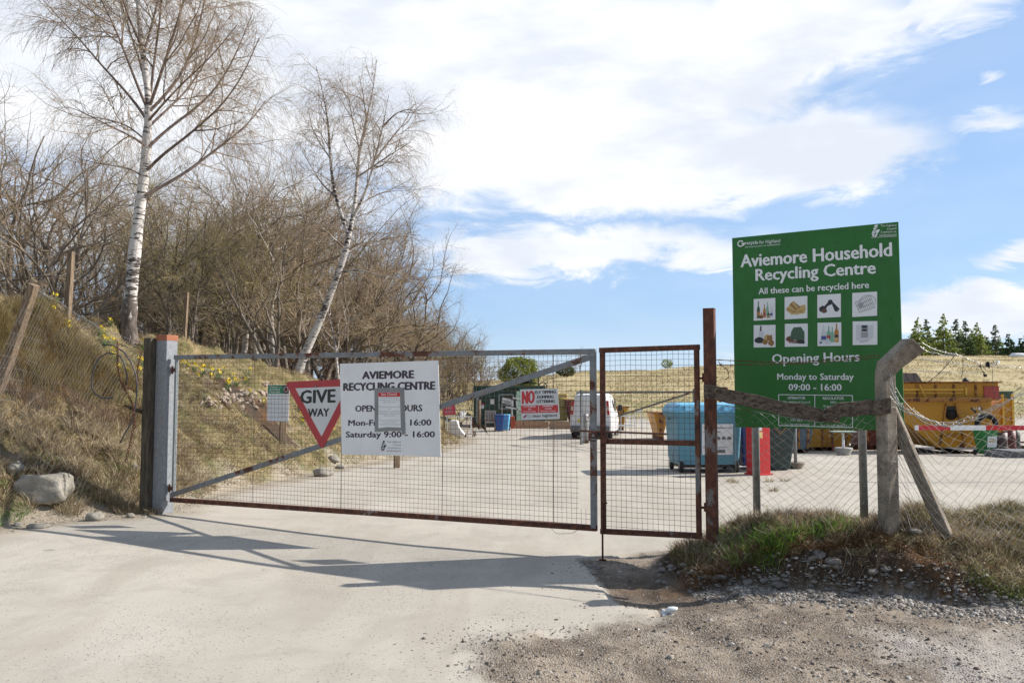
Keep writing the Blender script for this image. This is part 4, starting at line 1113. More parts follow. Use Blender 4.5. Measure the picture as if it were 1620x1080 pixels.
# ---- red cabinet
REDC = worn('red_cabinet_paint', (.52, .028, .03), .06, (.3, .05, .05), .2, .4)
p = gnd(1199, 16.1)
e = empty('red_cabinet', tuple(p), radians(24), 'narrow bright red upright cabinet with two stickers, below the green sign', 'cabinet')
mb = MB(); mb.box((0, 0, .56), (.33, .31, 1.12)); mb.build('body', REDC, e, .01)
mb = MB(); mb.box((0, 0, 1.135), (.37, .35, .03)); mb.build('top', REDC, e, .006)
mb = MB(); mb.box((0, 0, .015), (.39, .37, .03)); mb.build('base_plate', REDC, e, .004)
mb = MB(); mb.box((-.07, -.1562, .93), (.085, .001, .15)); mb.build('white_sticker', WHITEP, e)
mb = MB(); mb.box((-.06, -.1562, .77), (.085, .001, .12)); mb.build('yellow_sticker', mat('yellow_sticker_print', (.65, .50, .20), .5), e)
# ---- blue bin left of it, dark green bank right of it
BLUED = worn('dark_blue_plastic', (.03, .06, .20), .1, (.1, .1, .12), .3, .45)
DKG = worn('dark_green_plastic', (.035, .065, .062), .1, (.1, .1, .08), .3, .5)
def wheelie(label, p, rz, m_, mlid, s=1.0, poster=False, open_lid=False):
    e = empty('wheelie_bin', tuple(p), rz, label, 'wheelie bin')
    mb = MB(); rings(mb, [ring(.20 * s, .20 * s, .06 * s, .03), ring(.285 * s, .33 * s, .93 * s, .04), ring(.30 * s, .345 * s, .93 * s, .04), ring(.30 * s, .345 * s, .98 * s, .04)]); mb.build('body', m_, e, .005)
    mb = MB(); rings(mb, [ring(.31 * s, .36 * s, .985 * s, .05), ring(.31 * s, .36 * s, 1.01 * s, .05), ring(.27 * s, .30 * s, 1.06 * s, .05)]); mb.box((0, -.37 * s, 1.0 * s), (.30 * s, .05 * s, .03 * s)); mb.build('lid', mlid, e, .004)
    for sx_ in (-1, 1):
        mb = MB(); mb.lathe([(.03, -.025), (.10 * s, -.022), (.10 * s, .022), (.03, .025)], 16, 0, (sx_ * .24 * s, .24 * s, .10 * s), 'x'); mb.build('wheel', RUBBER, e)
    return e
wheelie('dark blue wheelie bin half hidden behind the red cabinet', gnd(1183, 17.4), .2, BLUED, BLUED, 1.12)
p = gnd(1230, 17.2)
e = empty('bottle_bank', tuple(p), radians(-8), 'dark green tapering waste bin with a yellow diamond mark, right of the red cabinet', 'waste bin')
mb = MB(); rings(mb, [ring(.20, .24, .02, .04), ring(.34, .36, .98, .05), ring(.37, .39, .98, .05), ring(.37, .39, 1.08, .05)]); mb.build('body', DKG, e, .006)
mb = MB(); rings(mb, [ring(.37, .40, 1.085, .05), ring(.36, .38, 1.16, .06), ring(.28, .26, 1.22, .06)]); mb.build('lid', DKG, e, .006)
mb = MB(); cz_ = .88
for (x0, zz0, x1, zz1) in ((-.12, cz_, 0, cz_ + .13), (0, cz_ + .13, .12, cz_), (.12, cz_, 0, cz_ - .13), (0, cz_ - .13, -.12, cz_)): mb.bar((x0, -.36, zz0), (x1, -.36, zz1), .006, .014, up=(0, 0, 1))
mb.build('diamond_mark', mat('ochre_mark', (.35, .24, .05), .5), e)
# ---- post on a round base, white stand
def base_post(px, Y, h_, r, br, mats_, label, base_h=.13):
    p = gnd(px, Y); e = empty('post_on_base', tuple(p), 0, label, 'post')
    mb = MB(); cyl(mb, r, .05, h_, 14); mb.build('pole', mats_[0], e)
    mb = MB(); mb.lathe([(br * .72, 0), (br * .70, .02), (br, base_h * .8), (br, base_h), (br * .9, base_h + .01), (r * 1.2, base_h - .03)], 20); mb.build('base', mats_[1], e)
    return e
base_post(1258, 17.4, 1.35, .034, .19, [GALV_CLEAN, CONC], 'grey pole standing in a round concrete base under the green sign')
e = base_post(1334, 22.5, .62, .035, .24, [WHITEP, worn('grimy_steel_base', (.30, .29, .27))], 'small white pedestal table with a green top far under the green sign', .2)
mb = MB(); mb.box((0, 0, .64), (.62, .35, .035)); mb.build('table_top', mat('pale_green_top', (.32, .42, .34), .5), e, .005)
# ---- barrier pole
bl = at(1448, 676.5, 15.0); br_ = at(1700, 677.5, 15.0)
e = empty('barrier', (bl[0], bl[1], hz(bl[0], bl[1])), 0, 'red and white striped barrier pole reaching in from the right edge', 'barrier')
zz = bl[2] - hz(bl[0], bl[1])
RW = [mat('barrier_red', (.55, .02, .035), .4), mat('barrier_white', (.78, .78, .78), .4)]
mb = MB(); x_ = 0; ends = [0, .05, .625, 1.27, 1.965, 2.6, 3.4, 4.1]
for i in range(len(ends) - 1): mb.box(((ends[i] + ends[i + 1]) / 2, 0, zz), (ends[i + 1] - ends[i], .05, .085), 0 if i % 2 else 1)
mb.build('boom', RW, e)
mb = MB(); mb.box((4.15, 0, .48), (.32, .30, .96)); mb.build('housing', RW[1], e, .01)
# ---- large yellow skip
YEL = rusty('yellow_skip_paint', (.47, .215, .008), .06, .5, .0, 3.2)
YELD = rusty('yellow_skip_edge', (.34, .14, .015), .35, .55, .0, 5.0)
YELB = worn('yellow_trim_paint', (.60, .36, .05), .1, (.25, .13, .05), .4)
p = gnd(1490, 24.4)
sk_ = empty('yellow_skip', tuple(p), radians(-3), 'large rust-stained yellow skip with a ledge and a red patch, right of the concrete post', 'skip')
def X(px): return (px - 1490) / F * 24.4
def Z(py): return at(1490, py, 24.4 - .9)[2] - p[2]
mb = MB(); mb.prism([(X(1395), Z(650)), (X(1390), Z(634)), (X(1545), Z(634)), (X(1545), Z(652)), (X(1538), Z(708)), (X(1462), Z(708))], -.85, 1.6); mb.build('lower_body', YEL, sk_, .012)
mb = MB(); mb.prism([(X(1392), Z(606)), (X(1562), Z(605)), (X(1563), Z(633.5)), (X(1392), Z(633.5))], -.62, 1.7); mb.build('upper_body', YEL, sk_, .01)
mb = MB(); mb.box((X(1478), .5, Z(604.2)), (X(1563) - X(1390) + .05, 2.4, .04)); mb.build('rim', YELD, sk_, .006)
mb = MB(); mb.box((X(1466), -.82, Z(632)), (X(1543) - X(1390), .30, .11)); mb.build('ledge', YELD, sk_, .008)
mb = MB(); mb.box((X(1450), -.64, Z(616)), (X(1512) - X(1392), .04, .05)); mb.box((X(1450), -.64, Z(622)), (X(1512) - X(1392), .03, .03), 0)
mb.box((X(1513), -.64, Z(619)), (.06, .05, .22)); mb.build('hand_rail', YELB, sk_, .004)
for x_ in (1440, 1468, 1495, 1528):
    mb = MB(); mb.box((X(x_), -.635, Z(619)), (.05, .04, .40)); mb.build('rib', YELD, sk_, .004)
mb = MB(); mb.box((X(1551), -.64, Z(621)), (.42, .035, .38)); mb.build('red_patch', worn('faded_red_paint', (.33, .06, .045), .15, (.2, .08, .05), .4), sk_, .006)
for s_ in (-1, 1):
    mb = MB(); mb.bar((X(1484) + s_ * .13, -.875, Z(638)), (X(1484) + s_ * .34, -.875, Z(704)), .04, .06, up=(0, 1, 0)); mb.build('brace', YELD, sk_, .004)
mb = MB(); mb.lathe([(.17, -.02), (.15, -.012)], 16, 0, (X(1484), -.855, Z(655)), 'y'); mb.box((X(1484), -.86, Z(645)), (.22, .04, .1)); mb.build('hook_socket', mat('black_grease', (.02, .014, .01), .6), sk_)
mb = MB(); mb.box((X(1484), -.87, Z(688)), (.34, .03, .05)); mb.build('hook_plate', YELD, sk_, .004)
for x_ in (1470, 1515):
    mb = MB(); mb.box((X(x_), .3, .035), (.10, 2.2, .09)); mb.build('skid', mat('skid_dark_steel', (.04, .035, .03), .8), sk_)  # skids in one even, very dark steel colour
mb = MB(); mb.bar((X(1443), -.68, Z(608)), (X(1450), -.74, Z(628)), .03, .03); mb.build('lever', YELB, sk_)
mb = MB(); mb.lathe([(.09, 0), (.09, .05), (.03, .12)], 10, 0, (X(1519), -.4, Z(603.5)))
put(tag(mb.build('bucket', PLASTIC_DK), 'little black tub standing on the rim of the yellow skip', 'tub'), p)
mb = MB(); mb.prism([(-.5, .0), (.55, .0), (.35, .30), (-.5, .30)], .2, 1.0)
for k in range(4): mb.bar((-.3 + .22 * k, .19, .0), (-.4 + .22 * k, .19, .3), .02, .03)
o = mb.build('junk_board', worn('grey_boards', (.16, .15, .14))); put(tag(o, 'grey boards sticking up out of the large yellow skip', 'boards'), p + np.array([X(1440), 0, Z(605)]))
# yellow container part on the right of the skip and the green one behind it
p = gnd(1578, 24.5)
e = empty('yellow_container', tuple(p), radians(-3), 'narrow yellow container end with an upright frame, right of the large yellow skip', 'skip')
def h24(py): return at(1578, py, 24.0)[2] - p[2]
mb = MB(); mb.prism([(-.42, 0.3), (.30, .3), (.34, h24(632)), (.10, h24(630)), (-.42, h24(648))], -.3, 1.2); mb.build('body', YEL, e, .01)
for x_ in (.02, .30):
    mb = MB(); mb.box((x_, -.33, (h24(632) + .3) / 2 + .1), (.06, .06, h24(632) - .2)); mb.build('frame_post', YELB, e, .004)
for x_ in (-.3, .22):
    mb = MB(); mb.box((x_, 0, .15), (.08, .9, .30)); mb.build('skid', RUST, e)
p = gnd(1576, 27.5)
e = empty('green_container', tuple(p), 0, 'dark green container with a pale corner post behind the yellow containers', 'container')
GRN = worn('dull_green_steel', (.06, .10, .065), .1, (.1, .08, .05), .3); zz = at(1578, 619, 27)[2] - p[2]
mb = MB(); mb.box((-.05, .4, zz / 2 + .05), (.75, 1.6, zz - .1)); mb.build('body', GRN, e, .01)
mb = MB(); mb.box((.33, -.42, zz / 2), (.06, .05, zz)); mb.build('corner_post', worn('pale_green_post', (.35, .42, .36)), e, .004)
mb = MB(); mb.box((-.05, -.42, zz - .02), (.80, .06, .06)); mb.build('rim', GRN, e, .004)
# small green bin with poster
p = gnd(1559, 22.4)
e = wheelie('small green wheelie bin with a white poster in front of the skip', p, radians(4), worn('bright_green_plastic', (.03, .19, .05), .1, (.05, .1, .05), .2), PLASTIC_DK, .76)
mb = MB(); mb.box((0, -.225, .42), (.26, .004, .30)); o = mb.build('poster', WHITEP, e); o.rotation_euler[0] = radians(8)
mb = MB(); rr = random.Random(5)
for k in range(12): mb.box((rr.uniform(-.08, .08), -.229, .46 + rr.uniform(-.05, .05)), (rr.uniform(.02, .06), .003, rr.uniform(.01, .03)), rz=0)
mb.build('poster_print', mat('yellow_print', (.45, .30, .08), .5), o)
# barrels and tyres
for k, (px, Y_, r_, h_, c_, lb) in enumerate(((1583, 22.4, .17, .62, (.10, .06, .055), 'left dark brown drum right of the green bin'), (1597, 22.8, .16, .66, (.13, .035, .03), 'right reddish brown drum right of the green bin'), (1604, 24.6, .17, .70, (.04, .045, .05), 'charcoal drum behind the reddish brown drum'))):
    mb = MB(); mb.lathe([(r_, 0), (r_, h_ * .33), (r_ * 1.04, h_ * .34), (r_, h_ * .36), (r_, h_ * .66), (r_ * 1.04, h_ * .67), (r_, h_ * .69), (r_, h_), (r_ * .94, h_), (r_ * .94, h_ - .02)], 20)
    put(tag(mb.build('drum', worn('drum_paint_%s' % ('a', 'b', 'c')[k], c_, .2)), lb, 'drum'), gnd(px, Y_))
mb = MB(); T = np.linspace(0, 2 * pi, 24, endpoint=False)
mb.tube([(.26 * cos(t), 0, .26 * sin(t)) for t in T], .075, 8, closed=True); q = gnd(1559, 23.0)
put(tag(mb.build('tyre', RUBBER), 'black tyre standing upright behind the small green bin', 'tyre'), q + np.array([.05, 0, .82]))
# low timber edging far right + red trestle
mb = MB(); mb.box((0, 0, .08), (3.6, .14, .16)); put(tag(mb.build('timber_kerb', WOODD, None, .01), 'low dark timber kerb at the far right of the yard', 'kerb'), gnd(1650, 26.0))
mb = MB()
for s_ in (-1, 1): mb.bar((s_ * .35, 0, 0), (s_ * .35, 0, .75), .05, .05, up=(0, 1, 0))
mb.bar((-.35, 0, .72), (.35, 0, .72), .05, .05); mb.bar((-.35, 0, .3), (.35, 0, .3), .05, .05)
put(tag(mb.build('red_trestle', REDP), 'dull red steel trestle at the right edge of the yard', 'trestle'), gnd(1617, 24.8))
mb = MB(); mb.box((0, 0, .07), (1.7, 1.0, .14), 0); mb.box((0, -.1, .16), (1.5, .9, .05)); put(tag(mb.build('ramp_plate', worn('grey_rubber_plate', (.16, .16, .165)), None, .01), 'flat grey ramp plate on the ground at the right edge', 'ramp'), gnd(1625, 21.6))
# yellow skips under the sign
def small_skip(px, Y, w_, h_, m_, label, rz=0):
    p = gnd(px, Y); e = empty('skip', tuple(p), rz, label, 'skip')
    mb = MB(); mb.prism([(-w_ / 2 - .25, h_), (-w_ / 2, .14), (w_ / 2, .14), (w_ / 2 + .25, h_)], -.8, .8); mb.build('body', m_, e, .01)
    mb = MB(); mb.box((0, 0, h_ + .02), (w_ + .56, 1.68, .05)); mb.build('rim', YELD, e, .006)
    for s_ in (-1, 0, 1):
        mb = MB(); mb.bar((s_ * w_ * .42, -.82, .16), (s_ * w_ * .52, -.82, h_), .06, .04, up=(0, 1, 0)); mb.build('rib', YELD, e)
    for s_ in (-1, 1):
        mb = MB(); mb.box((s_ * w_ * .35, 0, .07), (.12, 1.5, .14)); mb.build('skid', RUST, e)
    return e
small_skip(1283, 26.5, 1.7, 1.15, YEL, 'ochre yellow skip seen just below the green sign', radians(5))
small_skip(1390, 27.5, 1.6, 1.1, worn('dark_red_skip', (.10, .03, .03)), 'dark red skip between the green sign post and the concrete post')
small_skip(1249, 24.8, .6, 1.3, worn('blue_grey_skip', (.09, .13, .16)), 'small blue-grey skip behind the pole on a round base')
mb = MB(); mb.box((0, 0, .06), (3.0, .12, .12)); put(tag(mb.build('timber_kerb', WOODD, None, .01), 'low dark timber kerb beneath the middle of the green sign', 'kerb'), gnd(1345, 27.0))
mb = MB(); mb.bar((0, 0, 0), (0, 0, .9), .05, .05, up=(0, 1, 0)); mb.box((0, 0, .93), (.08, .08, .08)); put(tag(mb.build('red_stake', REDP), 'thin red marker stake beneath the green sign', 'stake'), gnd(1317, 25.5))

# ---- white van
VP = gnd(934, 33.6, 695)
van = empty('white_van', tuple(VP), radians(-13), 'white panel van parked behind the bollard, seen from the rear', 'van')
VW = mat('van_white_paint', (.62, .62, .63), .28, 0, None, .6)
GLS = mat('dark_glass', (.02, .022, .025), .08, 0, None, .6)
hw = .83
# body: lofted sections along the length (y forward), each section an outline in x-z
def vsec(y_, zr, wt, wb, z_b):
    P = [(-wb, z_b), (-wb - .01, z_b + .28), (-wb, .95), (-wt - .02, 1.35), (-wt + .05, zr - .07), (-wt + .20, zr), (0, zr + .02), (wt - .20, zr), (wt - .05, zr - .07), (wt + .02, 1.35), (wb, .95), (wb + .01, z_b + .28), (wb, z_b)]
    return [(a, y_, b) for a, b in P]
S = [vsec(.0, 1.70, .66, .80, .30), vsec(.05, 1.78, .70, .83, .26), vsec(.5, 1.84, .71, .84, .26), vsec(1.8, 1.86, .71, .84, .26), vsec(2.5, 1.80, .69, .84, .26)]
def hood(y_, zr, wb): 
    P = [(-wb, .26), (-wb - .01, .5), (-wb, .75), (-wb + .03, zr - .15), (-wb + .08, zr - .07), (-wb + .2, zr), (0, zr + .03), (wb - .2, zr), (wb - .08, zr - .07), (wb - .03, zr - .15), (wb, .75), (wb + .01, .5), (wb, .26)]
    return [(a, y_, b) for a, b in P]
S += [hood(3.15, 1.15, .82), hood(3.8, 1.0, .78), hood(3.98, .80, .72)]
mb = MB(); n = 13; V_ = [q for s_ in S for q in s_]; fs = [tuple(range(n)), tuple(range((len(S) - 1) * n, len(S) * n))[::-1]]
for i in range(len(S) - 1):
    for k in range(n): fs.append((i * n + k, (i + 1) * n + k, (i + 1) * n + (k + 1) % n, i * n + (k + 1) % n))
mb.add(V_, fs, 0); body = mb.build('body', VW, van, .02, True)
for s_ in (-1, 1):
    for yy in (.62, 3.18):
        mb = MB(); mb.lathe([(.10, -.09), (.29, -.09), (.31, -.05), (.31, .07), (.28, .09), (.10, .09)], 22, 0, (s_ * .74, yy, .31), 'x'); wh = mb.build('wheel', RUBBER, van)
        mb = MB(); mb.lathe([(.17, -.01), (.19, .0), (.10, .012)], 16, 0, (s_ * .835, yy, .31), 'x'); mb.build('rim', GALV_CLEAN, wh)
    mb = MB(); mb.prism([(s_ * .70, .98), (s_ * .80, .98), (s_ * .745, 1.55), (s_ * .66, 1.55)], -.035, .06); mb.build('tail_light', [mat('tail_red_%s' % ('l' if s_ < 0 else 'r'), (.40, .015, .02), .25)], van, .01)
    mb = MB(); mb.prism([(s_ * .72, 1.15), (s_ * .79, 1.15), (s_ * .765, 1.32), (s_ * .70, 1.32)], -.045, -.035); mb.build('indicator', mat('pale_lens', (.6, .5, .45), .2), van)
    mb = MB(); mb.box((s_ * .97, 2.55, 1.22), (.18, .10, .26)); mb.build('wing_mirror', PLASTIC_DK, van, .03)
    mb = MB(); mb.prism([(1.75, 1.02), (2.55, 1.02), (2.35, 1.62), (1.80, 1.66)], s_ * .775, s_ * .80, 0, 'x'); mb.build('side_window', GLS, van)
mb = MB(); mb.box((0, -.05, .42), (1.62, .18, .22)); mb.build('bumper', worn('grey_bumper', (.14, .14, .15), .1), van, .03)
mb = MB(); mb.box((0, .12, .22), (1.40, .2, .16)); mb.build('underbody', PLASTIC_DK, van)
mb = MB(); mb.box((-.30, -.035, .74), (.44, .02, .10)); mb.build('number_plate', mat('yellow_plate', (.65, .48, .06), .4), van)
mb = MB(); mb.box((0, -.004, 1.02), (.012, .01, 1.2)); mb.box((-.02, -.02, .95), (.10, .02, .04)); mb.build('door_seam', mat('seam_grey', (.2, .2, .2), .6), van)
mb = MB(); mb.box((.0, 0.02, 1.32), (1.02, .03, .02)); mb.build('trim_strip', mat('pale_grey_trim', (.35, .35, .36), .5), van)
# road sign box beyond the van
p = gnd(933, 41)
e = empty('yard_sign', tuple(p), 0, 'pale blue-grey sign board on posts showing above the roof of the van', 'sign')
zt_ = at(933, 619, 41)[2] - p[2]
mb = MB(); mb.box((0, 0, zt_ - .18), (1.25, .04, .36)); mb.build('board', worn('pale_blue_sign', (.34, .36, .44)), e)
mb = MB(); text(mb, 'CARDBOARD', -.45, .45, zt_ - .24, .14, -.025, 0, .01); mb.build('lettering', mat('dark_blue_ink', (.07, .07, .20), .5), e)
for s_ in (-1, 1):
    mb = MB(); mb.bar((s_ * .6, .05, 0), (s_ * .6, .05, zt_), .06, .06, up=(0, 1, 0)); mb.build('post', GALV_CLEAN, e)
# bollard
mb = MB(); mb.lathe([(.16, -.1), (.155, 1.0), (.14, 1.08), (.09, 1.09)], 20); mb.box((-.02, 0, 1.095), (.15, .1, .01))
put(tag(mb.build('bollard', rusty('grey_bollard', (.30, .31, .32), .22, .6, .2, 3.0)), 'stout round grey steel bollard behind the van', 'bollard'), gnd(925, 30.8, 697))
# ---- long swing gate in the yard
ga = at(918, 621, 30); gb = at(1097, 620, 24.0)
YP = Plane(ga[:2], gb[:2]); zg_ = -.2
e = empty('yard_swing_gate', (ga[0], ga[1], 0), YP.rz, 'long low swing gate with a slanting brace across the back of the yard', 'gate')
zA, zB = ga[2], gb[2]; Lg = YP.L
mb = MB(); mb.bar((0, 0, zA), (Lg, 0, zB), .06, .06); mb.build('top_rail', GALV, e)
zl = YP.uz(985, 682)[1]; zr_ = YP.uz(1060, 686)[1]
mb = MB(); mb.bar((0, 0, YP.uz(918, 681)[1]), (Lg * .9, 0, zr_), .06, .06); mb.build('bottom_rail', RUST, e)
q0 = YP.uz(978, 658); q1 = YP.uz(1090, 622); mb = MB(); mb.bar((q0[0], 0, q0[1]), (q1[0], 0, q1[1]), .05, .05); mb.build('brace', GALV, e)
for u_ in (0, Lg):
    mb = MB(); mb.bar((u_, 0.05, hz(*YP.pt(u_)[:2]) - .1), (u_, .05, (zA if u_ == 0 else zB) + .1), .09, .09, up=(0, 1, 0)); mb.build('post', GALV_CLEAN, e)
# white cage trolley, yellow skip end, yellow machine
p = gnd(986, 36, 690)
mb = MB()
for x_ in (-.42, 0, .42):
    for y_ in (-.3, .3): mb.bar((x_, y_, 0), (x_, y_, .86), .035, .035, up=(0, 1, 0))
for z_ in (.12, .45, .86):
    for y_ in (-.3, .3): mb.bar((-.42, y_, z_), (.42, y_, z_), .035, .035)
mb.bar((.42, 0, .8), (.85, 0, 1.15), .04, .04); mb.bar((.85, 0, .2), (.85, 0, 1.2), .04, .04, up=(0, 1, 0)); mb.bar((-.42, -.3, .1), (-.5, -.3, 1.5), .04, .04)
put(tag(mb.build('cage_trolley', WHITEP), 'white tubular cage trolley between the van and the blue container', 'trolley'), p, .2)
small_skip(1041, 33.5, .12, 1.05, YEL, 'narrow ochre skip end just left of the blue container')
small_skip(979, 40.5, .25, 1.1, worn('orange_yellow_paint', (.55, .30, .03)), 'orange-yellow skip showing behind the wing mirror of the van')
small_skip(903, 44.5, .1, 1.35, worn('maroon_paint', (.17, .035, .04)), 'maroon skip left of the van')
p = gnd(880, 45.5)
mb = MB(); mb.box((0, 0, .95), (1.2, .8, 1.5)); mb.box((-.2, -.3, 1.85), (.4, .3, .35)); mb.box((.35, -.45, 1.2), (.3, .12, .5))
put(tag(mb.build('yellow_skip_block', worn('pale_yellow_paint', (.55, .40, .14), .12, (.3, .2, .1), .4), None, .05), 'pale yellow container behind the small NO FLY TIPPING sign', 'container'), p)
# timber edging on low ground at the far side
for k, (x0_, x1_, Y_, lb) in enumerate(((815, 868, 41.5, 'left'), (869, 918, 41.0, 'right'))):
    a_ = gnd(x0_, Y_); b_ = gnd(x1_, Y_); mb = MB(); mb.bar(a_ + np.array([0, 0, .20]), b_ + np.array([0, 0, .14]), .14, .40)
    tag(mb.build('timber_edging', worn('warm_timber_edging', (.36, .22, .13), .15, (.2, .12, .08), .4), None, .01), lb + ' half of the brown timber edging in front of the green container', 'timber edging')
mb = MB(); mb.box((0, 0, .3), (.22, .2, .62)); put(tag(mb.build('red_end_block', worn('red_orange_paint', (.42, .07, .03)), None, .01), 'red-orange block at the left end of the timber edging', 'block'), gnd(811, 41.3))
# ---- green shipping container
cw0 = at(753, 640, 43.0); cw1 = at(862, 640, 43.0); cg = gnd(806, 43.0)
GC = worn('container_green', (.022, .060, .045), .1, (.08, .06, .04), .3, .5)
zc = at(800, 610, 43)[2] - cg[2]; wc = (cw1[0] - cw0[0])
gc = empty('shipping_container', tuple(cg), 0, 'dark green shipping container with signs on its side, at the far left of the yard', 'container')
mb = MB(); N_ = 26; P = []
for i in range(N_ + 1):
    x_ = -wc / 2 + wc * i / N_; d_k = (0 if (i // 1) % 4 in (0, 1) else .035); P.append((x_, d_k))
V_ = [(x_, d_k, 0.1) for x_, d_k in P] + [(x_, d_k, zc - .1) for x_, d_k in P]
mb.add(V_, [(i, i + 1, N_ + 2 + i, N_ + 1 + i) for i in range(N_)]); mb.box((0, 1.25, zc / 2), (wc, 2.3, zc - .2)); mb.build('wall', GC, gc)
for z_ in (.08, zc - .06):
    mb = MB(); mb.box((0, -.02, z_), (wc + .1, .12, .14)); mb.build('side_rail', GC, gc)
for s_ in (-1, 1):
    mb = MB(); mb.box((s_ * wc / 2, -.02, zc / 2), (.14, .14, zc - .0)); mb.build('corner_post', GC, gc)
mb = MB(); mb.box((0, 1.2, zc - .03), (wc, 2.4, .05)); mb.build('roof', GC, gc)
mb = MB(); mb.box((.42, -.07, zc - .55 - .0), (.14, .12, .12)); mb.build('lamp', WHITEP, gc)
def cx_(px): return (px - 806) / F * 43.0
def cz__(py): return at(806, py, 43)[2] - cg[2]
for k, (x0_, x1_, y0_, y1_, m_) in enumerate(((758, 766, 640, 646, WHITEP), (776, 782, 631, 639, WHITEP))):
    mb = MB(); mb.box((cx_((x0_ + x1_) / 2), -.075, cz__((y0_ + y1_) / 2)), ((x1_ - x0_) / F * 43, .01, (y1_ - y0_) / F * 43)); nt_ = mb.build('notice', m_, gc)
mb = MB(); mb.box((cx_(762), -.085, cz__(638.8)), (.24, .008, .07)); mb.build('notice_heading', RW[0], gc)
def frame_rect(mb, x0_, x1_, z0_, z1_, y_, t=.06):
    mb.bar((x0_, y_, z0_), (x1_, y_, z0_), t, t); mb.bar((x0_, y_, z1_), (x1_, y_, z1_), t, t); mb.bar((x0_, y_, z0_), (x0_, y_, z1_), t, t, up=(0, 1, 0)); mb.bar((x1_, y_, z0_), (x1_, y_, z1_), t, t, up=(0, 1, 0))
mb = MB(); frame_rect(mb, cx_(790), cx_(812), cz__(646), cz__(624), -.3); frame_rect(mb, cx_(794), cx_(808), cz__(640), cz__(630), -.28, .04)
tag(put(mb.build('metal_frame', GALV_CLEAN), cg), 'empty grey metal frame leaning on the green container', 'frame')
mb = MB(); mb.add([(cx_(795), -.4, cz__(632)), (cx_(812), -.4, cz__(641)), (cx_(812), -.4, cz__(632)), (cx_(795), -.4, cz__(627))][::1], [(0, 1, 2, 3)]); 
text(mb, 'OLDER', cx_(797), cx_(810), cz__(635), .12, -.41, 1, .02); text(mb, 'BATTERIES', cx_(797), cx_(811), cz__(640) + .05, .08, -.41, 1, .02)
mb.build('x', WHITEP) if False else None
e = empty('hand_painted_sign', tuple(cg), 0, 'tilted white hand-lettered sign on stakes before the green container', 'sign')
mb = MB(); mb.prism([(cx_(794.5), cz__(637)), (cx_(812), cz__(643)), (cx_(812), cz__(633)), (cx_(795), cz__(628))], -.42, -.40); mb.build('board', WHITEP, e)
mb = MB(); text(mb, 'SCRAP', cx_(797), cx_(808), cz__(635.5), .10, -.43, 0, .02, cz__(638)); text(mb, 'BATTERY', cx_(797), cx_(810), cz__(639), .09, -.43, 0, .02, cz__(641.5)); mb.build('lettering', BLACKI, e)
for px in (794.5, 809):
    mb = MB(); mb.bar((cx_(px), -.38, 0), (cx_(px), -.38, cz__(640)), .04, .04, up=(0, 1, 0)); mb.build('stake', WHITEP, e)
mb = MB()
for a_, b_ in (((811, 629), (826, 631)), ((800, 643), (826, 648)), ((810, 646), (811, 662)), ((817, 634), (819, 652))):
    mb.bar((cx_(a_[0]), -.5, cz__(a_[1])), (cx_(b_[0]), -.5, cz__(b_[1])), .07, .05, up=(0, 1, 0))
mb.bar((cx_(811), -.5, cz__(662)), (cx_(811), -.5, 0), .05, .05, up=(0, 1, 0))
tag(put(mb.build('pipe_rack', WHITEP), cg), 'pale rack of loose pipes beside the hand-lettered sign', 'rack')
# pale green door leaf on its right end, junk on its roof
mb = MB(); mb.box((cx_(822), -.35, zc / 2 - .0), (.32, .06, zc - .55)); tag(put(mb.build('container_door', worn('pale_green_paint', (.36, .55, .43), .05)), cg), 'open pale green door leaf at the right end of the container', 'door leaf')
mb = MB(); mb.box((cx_(756), -.4, zc / 2 - .1), (.13, .05, zc - .6)); tag(put(mb.build('post', GALV_CLEAN), gnd(750, 42.2) * np.array([0, 0, 0]) + cg), 'tall pale grey post at the left end of the green container', 'post')
mb = MB(); mb.tube([(0, 0, 0), (0.02, 0, zc - .7)], .08, 10); tag(put(mb.build('timber_pole', WOODP), gnd(757.5, 41.5)), 'round timber pole in front of the left end of the green container', 'pole')
mb = MB(); rr = random.Random(9)
x0_, x1_ = cx_(824), cx_(852)
mb.box(((x0_ + x1_) / 2, 1.0, zc + .55), (x1_ - x0_ + .1, 1.6, .06)); 
for x_ in (x0_, (x0_ + x1_) / 2, x1_): mb.box((x_, .3, zc + .28), (.07, .07, .55))
for k in range(7): mb.bar((rr.uniform(x0_, x1_), .35, zc + rr.uniform(.05, .3)), (rr.uniform(x0_, x1_), .35, zc + rr.uniform(.1, .5)), .06, .08)
tag(put(mb.build('open_cabin', worn('dark_green_frame', (.03, .05, .04), .2)), cg), 'dark open frame with a flat top on the roof of the green container', 'frame')
mb = MB(); mb.tube([(.2 * cos(t), 0, .2 * sin(t)) for t in T], .03, 6, closed=True); mb.bar((0, 0, 0), (.25, 0, .22), .04, .04); tag(put(mb.build('loose_wheel', PLASTIC_DK), cg + np.array([cx_(859), .2, zc - .02])), 'dark loose wheel on the container roof behind the small sign', 'wheel')
